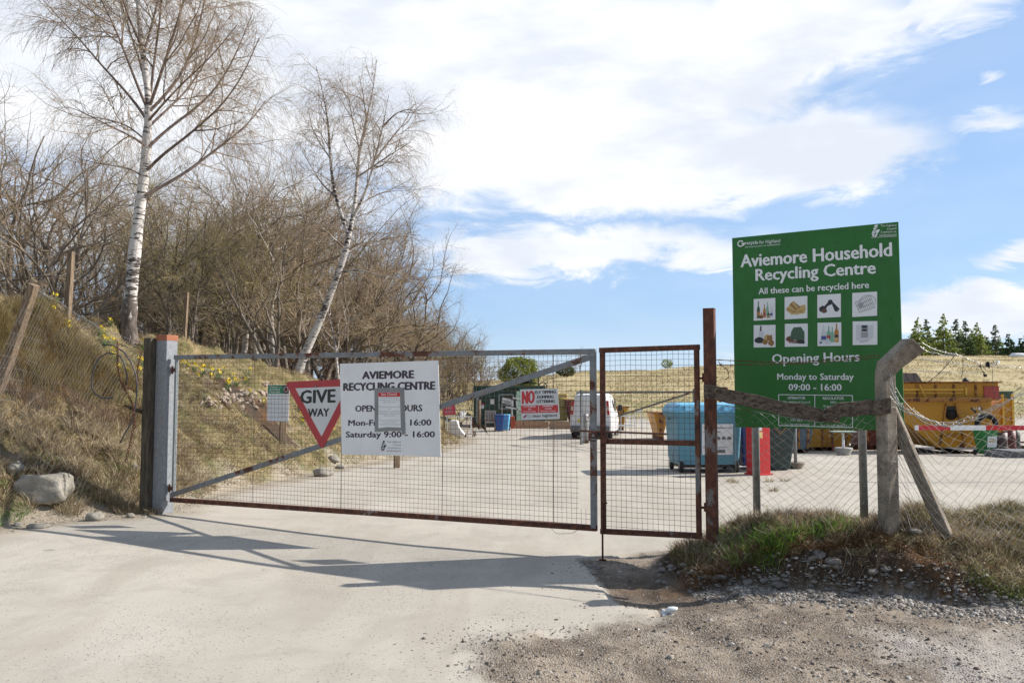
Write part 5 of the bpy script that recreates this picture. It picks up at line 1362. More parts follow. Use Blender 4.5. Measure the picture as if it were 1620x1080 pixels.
# small bins and chair before the container
e = wheelie('royal blue wheelie bin before the green container', gnd(790, 39.0), .1, worn('royal_blue', (.02, .09, .32)), worn('royal_blue_lid', (.015, .06, .22)), .76)
e = wheelie('sky blue wheelie bin right of the royal blue one', gnd(799.5, 39.6), -.1, worn('sky_blue', (.12, .38, .62)), worn('sky_blue_lid', (.14, .42, .66)), .74)
mb = MB(); c_ = gnd(775.5, 39.2)
mb.box((0, 0, .42), (.5, .45, .05))
for s_ in (-1, 1):
    for y_ in (-.2, .2): mb.bar((s_ * .22, y_, 0), (s_ * .22, y_, .42), .05, .05, up=(0, 1, 0))
    mb.bar((s_ * .24, -.2, .62), (s_ * .24, .2, .62), .05, .04); mb.bar((s_ * .24, .2, .42), (s_ * .24, .26, .95), .05, .05, up=(0, 1, 0))
for k in range(5): mb.bar((-.16 + .08 * k, .21, .45), (-.16 + .08 * k, .26, .93), .045, .03, up=(0, 1, 0))
mb.bar((-.26, .26, .94), (.26, .26, .94), .06, .06)
tag(put(mb.build('plastic_chair', worn('dusty_white_plastic', (.42, .36, .34), .1)), c_), 'pale slatted plastic garden chair before the green container', 'chair')
# dumped things at the left
c_ = gnd(711, 34.5); e = empty('pink_red_sign', tuple(c_), radians(6), 'pinkish red sign leaning on the bank right of the white board', 'sign')
z_a = at(711, 657, 34.5)[2] - c_[2]; z_b = at(711, 641, 34.5)[2] - c_[2]
mb = MB(); mb.prism([(-.26, z_a), (.26, z_a + .04), (.22, z_b + .04), (-.30, z_b - .1)], -.02, .02); mb.build('board', worn('pinkish_red', (.55, .06, .11), .05, (.6, .2, .25), .2), e)
mb = MB()
text(mb, 'NO', -.14, .1, z_b - .16, .10, -.03, 0, .02); text(mb, 'ENTRY', -.18, .16, z_b - .32, .09, -.03, 0, .01); mb.build('lettering', mat('pink_letter', (.72, .45, .48), .5), e)
mb = MB(); mb.bar((-.22, .05, 0), (-.22, .05, z_b), .05, .05, up=(0, 1, 0)); mb.build('stake', WOODP, e)
c_ = gnd(724, 32.5)
mb = MB(); N_ = 8
P = [(-.36, .10), (-.34, .62), (-.28, .68), (0.0, .68), (.08, .40), (.30, .12), (.22, .04), (-.2, .06)]
mb.prism(P, -.25, .25); tag(put(mb.build('bath_panel', worn('white_plastic_shell', (.66, .64, .62), .04, (.55, .35, .12), .5), None, .04), c_), 'curved white plastic shell dumped on the grass at the yard edge', 'plastic shell')
mb = MB(); frame_rect(mb, -.55, .42, .10, .80, 0, .05); tag(put(mb.build('tube_stand', WHITEP), c_ + np.array([.08, .6, 0])), 'rectangular white metal frame standing behind the white shell', 'frame')
shreds('black_sheeting', gnd(742, 36) + np.array([0, 0, .75]), 10, [PLASTIC_DK, WOODD], 'heap of torn black sheeting left of the container post', 12, .45)
shreds('brown_rubbish_heap', gnd(748, 35) + np.array([0, 0, .3]), 10, [WOODD, worn('rust_rag', (.12, .05, .03))], 'low heap of brown rubbish at the foot of the grey post', 13, .35)
# small timber marker posts inside the gate
for px, py, Y_, h_, lb in ((447, 745, 16.2, .62, 'small square timber marker post on the grass behind the gate, left of the triangle'), (628, 738, 17.6, .50, 'short timber marker post standing on the road edge under the white board')):
    q = onz(px, py, 0); c_ = gnd(px, Y_); mb = MB(); mb.box((0, 0, h_ / 2 - .05), (.115, .10, h_ + .1)); tag(put(mb.build('marker_post', WOODP, None, .006), c_, .5), lb, 'marker post')
# ---- fence on the bank
def stick(name, a, b, w_, m_, label):
    mb = MB(); mb.bar(a, b, w_, w_, up=(.2, 1, .1)); return tag(mb.build(name, m_, None, .006), label, 'fence post')
P1b = at(4, 600, 10.3); P1t = at(54, 450, 10.1); P1b = P1b + (P1b - P1t) * .15
stick('leaning_fence_post', P1b, P1t, .10, WOODP, 'timber fence post leaning right on the bank at the left edge')
q = at(107, 490, 13.6); stick('fence_post', (q[0], q[1], hz(q[0], q[1]) - .2), at(113, 398, 13.6), .085, WOODP, 'tall thin upright timber post on the bank crest left of the birch')
q = at(291, 540, 17.5); stick('fence_post', (q[0], q[1], hz(q[0], q[1]) - .2), at(296, 462, 17.5), .07, WOODP, 'slender timber post at the wood edge right of the birch')
def bank_mesh():
    A = at(50, 455, 10.1); M1 = at(105, 490, 10.6); M2 = at(150, 512, 10.6); C_ = at(232, 560, 10.7)
    tops = [A, M1, M2, C_]; mb = MB(); r = .0015; rr = random.Random(2)
    def P(u, v):
        t = np.interp(u, [0, .3, .55, 1], [0, 1, 2, 3]); i = min(2, int(t)); f = t - i; tp = tops[i] * (1 - f) + tops[i + 1] * f
        g = hz(tp[0], tp[1] - .5); b = np.array([tp[0] - .55 + .1 * sin(u * 7), tp[1] - .75, 0]); b[2] = hz(b[0], b[1]) + .03
        q = tp * (1 - v) + b * v; q[1] += .05 * sin(u * 9 + v * 4); return q
    nu, nv = 46, 16
    for i in range(nu + 1): mb.tube([P(i / nu, v) + np.array([rr.uniform(-.006, .006), 0, 0]) for v in np.linspace(0, 1, 9)], r, 3, cap=False)
    for k in range(nv + 1): mb.tube([P(u, k / nv) for u in np.linspace(0, 1, 26)], r, 3, cap=False)
    tag(mb.build('bank_fence_mesh', WIREG), 'collapsed square wire mesh draped down the bank from the leaning post', 'fence')
bank_mesh()
barbed('barbed_wire', [at(52, 452, 10.1), at(95, 478, 10.5), at(148, 511, 10.6), at(163, 520, 10.6), at(240, 545, 10.7)], 'tangled grey barbed wire running from the leaning post to the gate post', .02, m_=WIREG, seed=31, bspace=.07)
# black hose loops and rusty chain hung on the brush beside the post
HOSE = worn('black_hose', (.045, .045, .055), .2, (.15, .12, .12), .3, .35)
def yv(Y_): return Y_
hp = [(162, 545), (178, 546), (195, 556), (207, 572), (215, 592), (217, 612), (215, 635), (212, 655), (208, 668), (198, 685), (190, 700)]
mb = MB(); mb.tube([at(x_, y_, 10.15 - .01 * k) for k, (x_, y_) in enumerate(hp)], .0085, 8)
tag(mb.build('black_hose', HOSE), 'black hose arching over and down beside the timber gate post', 'hose')
hp = [(190, 563), (197, 575), (201, 595), (199, 610)]; hp2 = [(183, 560), (170, 558), (157, 566), (149, 580), (145, 598), (145, 612), (150, 622), (160, 629), (172, 630), (179, 628)]
mb = MB(); mb.tube([at(x_, y_, 10.1) for x_, y_ in hp2[::-1] + hp], .0085, 8); tag(mb.build('black_hose', HOSE), 'round coil of black hose hanging on the bank brush', 'hose')
def chain(name, P, label, r=.012, step=.035):
    P = [np.array(p) for p in P]; L2 = np.concatenate([[0], np.cumsum([np.linalg.norm(b - a) for a, b in zip(P[:-1], P[1:])])]); A_ = np.array(P); mb = MB(); s = 0; k = 0
    while s < L2[-1]:
        c0 = np.array([np.interp(s, L2, A_[:, i]) for i in range(3)]); c1 = np.array([np.interp(min(L2[-1], s + step), L2, A_[:, i]) for i in range(3)])
        d = (c1 - c0); d = d / (np.linalg.norm(d) + 1e-9); side = np.cross(d, [0, 1, 0]) if k % 2 else np.cross(d, np.cross(d, [0, 1, 0])); side /= np.linalg.norm(side) + 1e-9; m_ = (c0 + c1) / 2
        mb.tube([m_ + d * step * .72 * cos(t) + side * r * sin(t) for t in np.linspace(0, 2 * pi, 10, endpoint=False)], .0042, 5, closed=True)
        s += step; k += 1
    return tag(mb.build(name, BARB), label, 'chain')
chain('rusty_chain', [at(186, 540, 10.1), at(186, 580, 10.1), at(190, 600, 10.1), at(199, 618, 10.08), at(210, 640, 10.05), at(213, 670, 10.02), at(206, 700, 10.0), at(200, 728, 9.98)], 'rusty chain dangling down the bank through the hose loops')
chain('rusty_chain', [at(224, 555, 10.2), at(218, 580, 10.2), at(216, 620, 10.15), at(202, 612, 10.12)], 'short rusty chain hanging just left of the timber gate post')
mb = MB(); mb.tube([at(228, 652, 10.5), at(214, 648, 10.25), at(196, 640, 10.2)], [.03, .025, .012], 7); tag(mb.build('broken_branch', WOODD), 'broken dark branch sticking out beside the timber gate post', 'branch')
# ================================================================ VEGETATION
class Wood:
    """collects bundles of tapering limbs: pts (B,P,3), rad (B,P)"""
    def __init__(s): s.V = []; s.F = []; s.n = 0
    def add(s, pts, rad, k=3):
        B_, P_, _ = pts.shape
        if B_ == 0: return
        t = np.gradient(pts, axis=1); t /= np.linalg.norm(t, axis=2, keepdims=True) + 1e-9
        ref = np.where(np.abs(t[:, :1, 2:3]) < .9, np.array([[[0, 0, 1.]]]), np.array([[[1., 0, 0]]])); ref = np.broadcast_to(ref, pts.shape)
        a = np.cross(t, ref); a /= np.linalg.norm(a, axis=2, keepdims=True) + 1e-9; b = np.cross(t, a)
        q = 2 * pi * np.arange(k) / k
        V_ = pts[:, :, None, :] + rad[:, :, None, None] * (a[:, :, None, :] * np.cos(q)[None, None, :, None] + b[:, :, None, :] * np.sin(q)[None, None, :, None])
        base = s.n + (np.arange(B_) * P_ * k)[:, None, None] + (np.arange(P_ - 1) * k)[None, :, None]
        i0 = base + np.arange(k)[None, None, :]; i1 = base + ((np.arange(k) + 1) % k)[None, None, :]
        s.F.append(np.stack([i0, i1, i1 + k, i0 + k], -1).reshape(-1)); s.V.append(V_.reshape(-1, 3)); s.n += B_ * P_ * k
    def build(s, name, m_, parent): return mesh_np(name, np.concatenate(s.V), np.concatenate(s.F), 4, m_, parent, smooth=True)
def leafmat(name, stops, rough=.8, trans=.25, sh=None):
    m = bpy.data.materials.new(name); m.use_nodes = True; N = NT(m.node_tree); bs = N.n['Principled BSDF']
    a = N.node('ShaderNodeAttribute', attribute_name='rnd')
    c = N.ramp(a.outputs['Fac'], stops)
    N.put(bs.inputs['Base Color'], c); bs.inputs['Roughness'].default_value = rough; bs.inputs['Specular IOR Level'].default_value = .2
    if trans:
        t = N.node('ShaderNodeBsdfTranslucent'); N.put(t.inputs[0], c); mx = N.node('ShaderNodeMixShader'); mx.inputs[0].default_value = trans
        o_ = N.n['Material Output']; N.l.new(bs.outputs[0], mx.inputs[1]); N.l.new(t.outputs[0], mx.inputs[2]); N.l.new(mx.outputs[0], o_.inputs[0])
    return m
def blades(name, base, h, lean, w_, m_, rnd, kind='stuff', parent=None, lean_dir=None):
    """base (N,3), h (N), lean (N): curved grass blades of 5 points"""
    n = len(base); a = rng.uniform(0, 2 * pi, n) if lean_dir is None else lean_dir
    dx, dy = np.cos(a), np.sin(a); b = rng.uniform(0, 2 * pi, n); wx_, wy_ = np.cos(b) * w_, np.sin(b) * w_
    V_ = np.zeros((n, 7, 3))
    for k, (t, ww) in enumerate(((0, 1), (.4, .9), (.75, .6))):
        cx = base[:, 0] + dx * h * lean * t ** 1.7; cy = base[:, 1] + dy * h * lean * t ** 1.7; cz = base[:, 2] + h * (t - .45 * lean * t ** 2.2)
        V_[:, 2 * k] = np.stack([cx - wx_ * ww, cy - wy_ * ww, cz], 1); V_[:, 2 * k + 1] = np.stack([cx + wx_ * ww, cy + wy_ * ww, cz], 1)
    V_[:, 6] = np.stack([base[:, 0] + dx * h * lean, base[:, 1] + dy * h * lean, base[:, 2] + h * (1 - .45 * lean)], 1)
    o_ = (np.arange(n) * 7)[:, None]
    tri = np.array([0, 1, 3, 0, 3, 2, 2, 3, 5, 2, 5, 4, 4, 5, 6])
    return tag(mesh_np(name, V_.reshape(-1, 3), (o_ + tri[None]).ravel(), 3, m_, parent, rnd=np.repeat(rnd, 7)), kind=kind)
def scatter(n, x0, x1, y0, y1, keep):
    x = rng.uniform(x0, x1, n); y = rng.uniform(y0, y1, n); k = keep(x, y); x, y = x[k], y[k]
    return np.stack([x, y, Hh(x, y) - .01], 1)
def infr(x, y, m=1.08): return np.abs(x) < y * (810 / F) * m + .3
STRAW = leafmat('dry_grass_blades', [(0, (.11, .08, .05)), (.25, (.25, .19, .115)), (.5, (.40, .32, .205)), (.8, (.54, .45, .30)), (1, (.64, .56, .40))])
OLIVE = leafmat('mossy_green_blades', [(0, (.08, .075, .032)), (.4, (.17, .16, .06)), (.75, (.28, .26, .10)), (1, (.42, .37, .18))])
BROWNB = leafmat('brown_brush_blades', [(0, (.06, .035, .022)), (.4, (.16, .10, .06)), (.8, (.29, .20, .12)), (1, (.40, .31, .20))])
FRESH = leafmat('fresh_green_blades', [(0, (.05, .11, .015)), (.5, (.12, .24, .03)), (1, (.24, .36, .07))], trans=.4)
# --- left bank
def keep_l(x, y): return (scar(x, y) < .5) & (left_d(x, y) + fbm(x, y, 1.6, 3, 70) * .35 > .12) & infr(x, y)
def patch(p, s, th, seed): return fbm(p[:, 0], p[:, 1], s, 3, seed) > th
def hitg(px, py, y0=5.0, y1=20, st=.02):
    for Yt in np.arange(y0, y1, st):
        q = at(px, py, Yt)
        if q[2] < hz(q[0], q[1]): return q
    return at(px, py, y1)
B0 = scatter(150000, -11, -1.5, 7, 16, keep_l); B1 = scatter(90000, -14, -.5, 16, 36, keep_l); B0 = B0[rng.uniform(0, 1, len(B0)) < .72]; BB = np.concatenate([B0, B1])
s_ = np.where(BB[:, 1] < 16, 1, 1.5)
cl = fbm(BB[:, 0], BB[:, 1], 1.2, 3, 71)
tu = np.clip(fbm(BB[:, 0], BB[:, 1], 3.0, 2, 77) * 2 + .5, .15, 1)
hgt = (.04 + .085 * tu * rng.uniform(.5, 1, len(BB))) * s_
r_ = rng.uniform(0, 1, len(BB))
green = (cl > .10) & (r_ < .72); brown = (cl < .02) & (r_ < .66); straw = ~(green | brown)
for nm, k, m_, hm in (('dry_grass', straw, STRAW, 1.0), ('green_moss_grass', green, OLIVE, .75), ('brown_dead_growth', brown, BROWNB, 1.0)):
    b = BB[k]; blades(nm, b, hgt[k] * hm, rng.uniform(.3, 1.1, k.sum()), .0034 * s_[k], m_, rng.uniform(0, 1, k.sum()) * .7 + .3 * np.clip(.5 + fbm(b[:, 0], b[:, 1], 2, 2, 75), 0, 1))
LIT = leafmat('dead_leaf_litter', [(0, (.10, .05, .03)), (.4, (.24, .14, .085)), (.75, (.40, .28, .19)), (1, (.60, .52, .42))], trans=.1)
def litter(name, P, size, m_):
    n = len(P); a = rng.normal(size=(n, 3)); a[:, 2] *= .5; a /= np.linalg.norm(a, axis=1, keepdims=True); b = rng.normal(size=(n, 3)); b -= a * (a * b).sum(1, keepdims=True); b /= np.linalg.norm(b, axis=1, keepdims=True)
    sz = size * rng.uniform(.4, 1.4, n)[:, None]; c = P + np.array([0, 0, 1]) * rng.uniform(.01, .10, n)[:, None]
    V_ = np.stack([c - a * sz, c + b * sz * .55, c + a * sz, c - b * sz * .55], 1).reshape(-1, 3)
    return tag(mesh_np(name, V_, np.arange(n * 4), 4, m_, rnd=np.repeat(rng.uniform(0, 1, n), 4)), kind='stuff')
q_ = fbm(B0[:, 0], B0[:, 1], 1.0, 4, 88)
def stems(name, P, L0, L1, r, m_):
    n = len(P); a = rng.uniform(0, 2 * pi, n); e = rng.uniform(-.1, 1.3, n) ; d = np.stack([np.cos(a) * np.cos(e), np.sin(a) * np.cos(e), np.sin(e)], 1); L = rng.uniform(L0, L1, n)[:, None]
    t = np.linspace(0, 1, 5)[None, :, None]; bend = rng.normal(size=(n, 1, 3)) * .22; pts = P[:, None] + d[:, None] * L[:, None] * t + bend * L[:, None] * t ** 2
    ww = Wood(); ww.add(pts, np.linspace(r, r * .4, 5)[None] * np.ones((n, 1)), 3); return tag(ww.build(name, m_, None), kind='stuff'); litter('fallen_leaves', B0[(q_ > -.02) & (rng.uniform(0, 1, len(B0)) < .62)], .017, LIT)
# long tussocks at the foot and brush higher up
def tussocks(name, cs, n_each, h0, h1, spread, m_, w_=.003, lean=(.3, 1.2)):
    C_ = np.repeat(np.array(cs), n_each, 0); n = len(C_); a = rng.uniform(0, 2 * pi, n); q = np.sqrt(rng.uniform(0, 1, n)) * spread
    x = C_[:, 0] + q * np.cos(a); y = C_[:, 1] + q * np.sin(a); b = np.stack([x, y, Hh(x, y) - .02], 1)
    return blades(name, b, rng.uniform(h0, h1, n), rng.uniform(*lean, n), w_, m_, rng.uniform(0, 1, n), lean_dir=a + rng.normal(0, .5, n))
def poly_pts(n, pts, Yr):
    r = []
    for _ in range(n):
        px, py = pts[rng.integers(len(pts))]; 
        q = onz(px + rng.uniform(-25, 25), py + rng.uniform(-10, 10), .2); r.append(q[:2])
    return r
cs = [c[:2] for c in scatter(900, -8, -3.5, 8.5, 12.5, lambda x, y: (left_d(x, y) > .15) & (left_d(x, y) < 1.5) & infr(x, y))]
tussocks('long_straw_tufts', cs[:170], 100, .12, .26, .10, STRAW)
cs3 = [c[:2] for c in scatter(4200, -9, -3.0, 8.5, 16.5, lambda x, y: (left_d(x, y) > .4) & (left_d(x, y) < 5) & infr(x, y) & (scar(x, y) < .5))]
tussocks('matted_straw_tussocks', cs3[:620], 60, .06, .17, .09, STRAW, .0028, (.7, 1.5)); tussocks('matted_brown_tussocks', cs3[620:1150], 55, .06, .17, .09, BROWNB, .0026, (.7, 1.5)); tussocks('matted_green_tussocks', cs3[1150:1400], 50, .05, .13, .09, OLIVE, .0028, (.6, 1.4))
cs = [c[:2] for c in scatter(300, -8, -3.5, 8.5, 12, lambda x, y: (left_d(x, y) > .1) & (left_d(x, y) < .9) & infr(x, y))]
pb_ = GP.pt(GP.uz(250, 790)[0], 0, .12); cs2 = [(pb_[0] + random.uniform(-.45, .12), pb_[1] + random.uniform(-.1, .2)) for _ in range(22)]; tussocks('post_foot_tufts', cs2, 60, .06, .18, .07, STRAW)
tussocks('green_tufts', cs[:26], 70, .06, .15, .08, FRESH, .003)
# brown brush (heather and broom) near the crest at the left
cs = [c[:2] for c in scatter(1500, -9, -4.6, 10, 13.0, lambda x, y: (left_d(x, y) > 1.4) & (left_d(x, y) < 4.0) & infr(x, y) & (fbm(x, y, .9, 3, 81) > .0))]
tussocks('heather_brush', cs[:150], 110, .10, .30, .14, BROWNB, .0022, (.1, .8))
cs = [c[:2] for c in scatter(1500, -7.6, -4.9, 11, 13.2, lambda x, y: (left_d(x, y) > 1.9) & (left_d(x, y) < 4.0) & infr(x, y))]
tussocks('broom_brush', cs[:90], 160, .25, .50, .16, leafmat('broom_stems', [(0, (.10, .07, .03)), (.5, (.20, .14, .06)), (1, (.26, .22, .09))]), .0022, (.1, .7))
stems('dead_stems', B0[rng.uniform(0, 1, len(B0)) < .035], .10, .38, .0028, mat('dead_stem_brown', (.17, .115, .08), .85))
stems('pale_dead_stems', B0[rng.uniform(0, 1, len(B0)) < .012], .12, .40, .0024, mat('dead_stem_pale', (.50, .43, .34), .85))
# --- right mound
def keep_m(x, y): return (mound(x, y) > .10) & (y > np.interp(x, [1.3, 1.8, 2.2, 2.7, 3.2, 3.6, 3.9, 4.4, 6], [7.22, 7.08, 7.10, 7.06, 6.92, 6.70, 6.32, 6.25, 6.2])) & infr(x, y)
M0 = scatter(95000, 1.2, 6.5, 6.0, 9.4, keep_m); cl = fbm(M0[:, 0], M0[:, 1], 1.6, 3, 90); r_ = rng.uniform(0, 1, len(M0))
green = (cl > .02) & (r_ < .6); brown = (~green) & (r_ > .5)
for nm, k, m_ in (('mound_dry_grass', ~(green | brown), STRAW), ('mound_green_grass', green, OLIVE), ('mound_brown_grass', brown, BROWNB)):
    blades(nm, M0[k], rng.uniform(.03, .14, k.sum()), rng.uniform(.3, 1.1, k.sum()), .0024, m_, rng.uniform(0, 1, k.sum()))
cs = [c[:2] for c in scatter(1500, 1.5, 6.0, 6.2, 8.6, lambda x, y: keep_m(x, y))]
tussocks('mound_long_grass', cs[:150], 45, .06, .18, .10, BROWNB, .0018, (.3, 1.2)); tussocks('mound_straw_tufts', cs[260:350], 32, .07, .20, .10, STRAW, .0018, (.3, 1.2))
lip = [(x, np.interp(x, [1.6, 2.2, 2.7, 3.2, 3.7], [7.12, 7.04, 6.98, 6.80, 6.5]) + random.uniform(-.04, .12)) for x in np.linspace(1.55, 3.7, 60)]
tussocks('overhanging_turf', lip, 90, .05, .15, .06, leafmat('rusty_turf', [(0, (.07, .03, .012)), (.5, (.15, .07, .025)), (1, (.24, .14, .06))]), .0020, (.8, 1.6))
g1 = [tuple(hitg(x_, y_)[:2]) for x_, y_ in ((1180, 868), (1205, 860), (1222, 872), (1190, 880), (1240, 866), (1210, 890), (1170, 890), (1150, 862), (1228, 884), (1250, 850), (1330, 838), (1300, 842), (1125, 880), (1150, 850), (1260, 845), (1285, 850), (1310, 838), (1345, 834), (1200, 845), (1160, 875), (1215, 855))]
tussocks('fresh_green_clump', g1, 55, .08, .22, .06, FRESH, .0028, (.3, 1.2))
g2 = [hitg(x_ + random.uniform(-18, 18), y_ + random.uniform(-6, 6))[:2] for x_, y_ in ((1570, 925), (1600, 930), (1610, 945), (1590, 940), (1540, 915), (1600, 812), (1615, 818), (1585, 815), (1440, 822), (1470, 818)) for _k in range(3)]; tussocks('right_green_clump', g2, 60, .03, .09, .08, leafmat('dull_green_blades', [(0, (.06, .09, .02)), (.5, (.13, .18, .04)), (1, (.25, .29, .09))]), .0026)
cs = [(rng.uniform(3.7, 5.6), rng.uniform(6.4, 8.2)) for _ in range(130)]; tussocks('right_straw_tufts', cs, 55, .08, .23, .13, STRAW, .0022, (.5, 1.4)); tussocks('right_olive_tufts', [(rng.uniform(3.6, 5.6), rng.uniform(6.3, 8.4)) for _ in range(110)], 60, .06, .18, .12, OLIVE, .0024, (.5, 1.4))
# hill tussocks
Hx = scatter(70000, -12, 75, 50, 118, lambda x, y: (left_d(x, y) < 0) & infr(x, y) & (fbm(x, y, .25, 3, 99) > -.25))
blades('hill_tussocks', Hx, rng.uniform(.10, .34, len(Hx)), rng.uniform(.6, 1.4, len(Hx)), .025, leafmat('hill_grass', [(0, (.18, .14, .065)), (.35, (.30, .24, .12)), (.7, (.42, .34, .19)), (1, (.50, .42, .25))], trans=.2), rng.uniform(0, 1, len(Hx)))
MF = scatter(26000, 1.4, 4.4, 6.0, 7.4, lambda x, y: (mound(x, y) > .03) & ~keep_m(x, y)); litter('mound_debris', MF[rng.uniform(0, 1, len(MF)) < .55], .009, leafmat('mossy_debris', [(0, (.03, .02, .013)), (.4, (.10, .065, .04)), (.7, (.20, .115, .05)), (1, (.30, .25, .19))], trans=0)); stems('mound_roots', MF[rng.uniform(0, 1, len(MF)) < .04], .04, .16, .0014, MATS['dead_stem_pale'])
stems('mound_dead_stems', M0[rng.uniform(0, 1, len(M0)) < .02], .08, .30, .0016, MATS['dead_stem_pale'])
# strays along the kerb of the yard
cs = [gnd(1216, 14.8)[:2], gnd(1240, 14.9)[:2], gnd(1160, 14.6)[:2], gnd(1222, 13.4)[:2], gnd(1155, 14.8)[:2]]
tussocks('yard_weeds', cs, 60, .05, .16, .07, STRAW, .004)

# ================================================================ TREES
def grow(par, prad, dens, t0, t1, ang, length, lvar, steps, wander, trop, rr, r_end=.3, lean_t=None, seed=0, maxn=None, dz0=0.0, k_len=1.0):
    """children along parents: dens per metre; ang radians from parent; length m (scaled by how far out); trop: pull up(+)/down(-) per step"""
    B_, P_, _ = par.shape
    L = np.linalg.norm(np.diff(par, axis=1), axis=2).sum(1)
    cnt = np.maximum(rng.poisson(np.maximum(L * (t1 - t0) * dens, .01)), 0)
    pi_ = np.repeat(np.arange(B_), cnt)
    if maxn and len(pi_) > maxn: pi_ = rng.choice(pi_, maxn, replace=False)
    n = len(pi_); t = rng.uniform(t0, t1, n); f = t * (P_ - 1); i = np.minimum(f.astype(int), P_ - 2); fr = (f - i)[:, None]
    p = par[pi_, i] * (1 - fr) + par[pi_, i + 1] * fr; r0 = (prad[pi_, i] * (1 - fr[:, 0]) + prad[pi_, i + 1] * fr[:, 0])
    d = par[pi_, i + 1] - par[pi_, i]; d /= np.linalg.norm(d, axis=1, keepdims=True) + 1e-9
    rv = rng.normal(size=(n, 3)); rv -= d * (rv * d).sum(1, keepdims=True); rv /= np.linalg.norm(rv, axis=1, keepdims=True) + 1e-9
    a = ang * rng.uniform(.7, 1.3, n)[:, None]; dr = d * np.cos(a) + rv * np.sin(a); dr[:, 2] += dz0
    ln = length * (1 - k_len * .6 * t) * rng.uniform(1 - lvar, 1 + lvar, n); st = (ln / (steps - 1))[:, None]
    pts = np.zeros((n, steps, 3)); pts[:, 0] = p
    for s_i in range(1, steps):
        dr = dr + rng.normal(size=(n, 3)) * wander; dr[:, 2] += trop * (s_i / steps if trop < 0 else 1); dr /= np.linalg.norm(dr, axis=1, keepdims=True)
        pts[:, s_i] = pts[:, s_i - 1] + dr * st
    tt = np.linspace(0, 1, steps)[None]
    rad = np.minimum(rr, r0 * .75)[:, None] * (1 - (1 - r_end) * tt)
    return pts, rad
def res(P, n):
    P = np.array(P, float); s = np.concatenate([[0], np.cumsum(np.linalg.norm(np.diff(P, axis=0), axis=1))]); q = np.linspace(0, s[-1], n)
    # smooth through the points
    out_ = np.stack([np.interp(q, s, P[:, i]) for i in range(3)], 1)
    for _ in range(2): out_[1:-1] = out_[1:-1] * .5 + (out_[:-2] + out_[2:]) * .25
    return out_
def barkmat(name, white, dark, twig=False, foot=None):
    def fn(N, bs):
        co = obj_co(N)
        n = N.noise(N.scl(co, (3, 3, 12)), 1.6, 6, .7, .3); m_ = N.noise(N.scl(co, (1, 1, 1)), 1.1, 4, .6); f = N.noise(N.scl(co, (4, 4, 30)), 3.0, 3, .6)
        k = N.math('ADD', n, N.math('MULTIPLY', N.math('SUBTRACT', m_, .5), .5))
        c = N.mix(N.step(k, .50, .56), white, dark)
        c = N.mix(N.step(f, .60, .66, 0, .8), c, dark)
        if foot is not None:
            sz_ = N.node('ShaderNodeSeparateXYZ'); N.l.new(co, sz_.inputs[0]); r_ = N.noise(N.scl(co, (3, 3, 1.2)), 3.0, 5, .7)
            c = N.mix(N.step(N.math('ADD', N.math('MULTIPLY', N.math('SUBTRACT', foot, sz_.outputs[2]), .32), r_), .46, .56), c, N.mix(N.step(r_, .35, .65), tuple(v * .6 for v in dark), (.16, .13, .11)))
        N.put(bs.inputs['Base Color'], c); set_bump(N, bs, k, .5, .02)
    return mat(name, white, .8, 0, fn, .2)
BIRCH = barkmat('white_birch_bark', (.54, .50, .47), (.060, .048, .042))
BIRCHF = barkmat('big_birch_bark', (.56, .52, .49), (.070, .055, .048), foot=3.35)
LIMB = worn('birch_limb_bark', (.15, .11, .095), .3, (.05, .035, .03), .5, .85, 0, 5)
LIMBW = barkmat('pale_limb_bark', (.46, .42, .39), (.12, .09, .08))
TWIG = mat('birch_twigs', (.30, .225, .155), .8, spec=.2)
TWIGB = mat('brown_twigs', (.275, .212, .135), .85, spec=.2)
TWIGR = mat('reddish_twigs', (.275, .205, .140), .85, spec=.2)
TWIGG = mat('grey_twigs', (.30, .25, .18), .85, spec=.2)
CATK = mat('budding_yellow_twigs', (.29, .235, .115), .8, spec=.2)
GREYB = worn('grey_brown_bark', (.165, .135, .11), .35, (.04, .035, .03), .5, .9, 0, 4)

def pix_limbs(spec, Y0, k=14):
    """spec: list of (r0, r1, [(px,py,dY)...]) -> arrays"""
    P = []; R = []
    for r0, r1, pts in spec:
        A_ = [at(x_, y_, Y0 + dy) for x_, y_, dy in pts]; P.append(res(A_, k)); R.append(np.linspace(r0, r1, k))
    return np.array(P), np.array(R)
def finish_birch(root, limbs, rads, twigm, seeds, fine=1.0, Lk=1.0, rtw=.0032, cap3=9000, cap4=26000):
    w2 = Wood(); w3 = Wood()
    a, ar = grow(limbs, rads, 2.0 * fine, .18, .98, .75, 1.35 * Lk, .4, 9, .16, .03, .013, .25); w2.add(a, ar, 4)
    b, br = grow(a, ar, 4.6 * fine, .1, 1, .8, .80 * Lk, .4, 7, .18, -.10, .0065, .35, maxn=cap3); w2.add(b, br, 3)
    b0, b0r = grow(limbs, rads, 2.2 * fine, .25, 1, .8, .75 * Lk, .4, 7, .18, -.06, .0065, .35, maxn=2500); w2.add(b0, b0r, 3)
    bb = np.concatenate([b, b0]); bbr = np.concatenate([br, b0r])
    c, cr = grow(bb, bbr, 7.5 * fine, .1, 1, .7, .50 * Lk, .5, 6, .13, -.55, rtw, .6, maxn=cap4, k_len=.3); w3.add(c, cr, 3)
    d, dr_ = grow(c, cr, 5 * fine, .1, .9, .7, .20 * Lk, .5, 4, .15, -.4, rtw * .7, .6, maxn=int(cap4 * 1.2), k_len=.3); w3.add(d, dr_, 3)
    w2.build('branches', twigm[0], root); w3.build('crown', twigm[1], root)
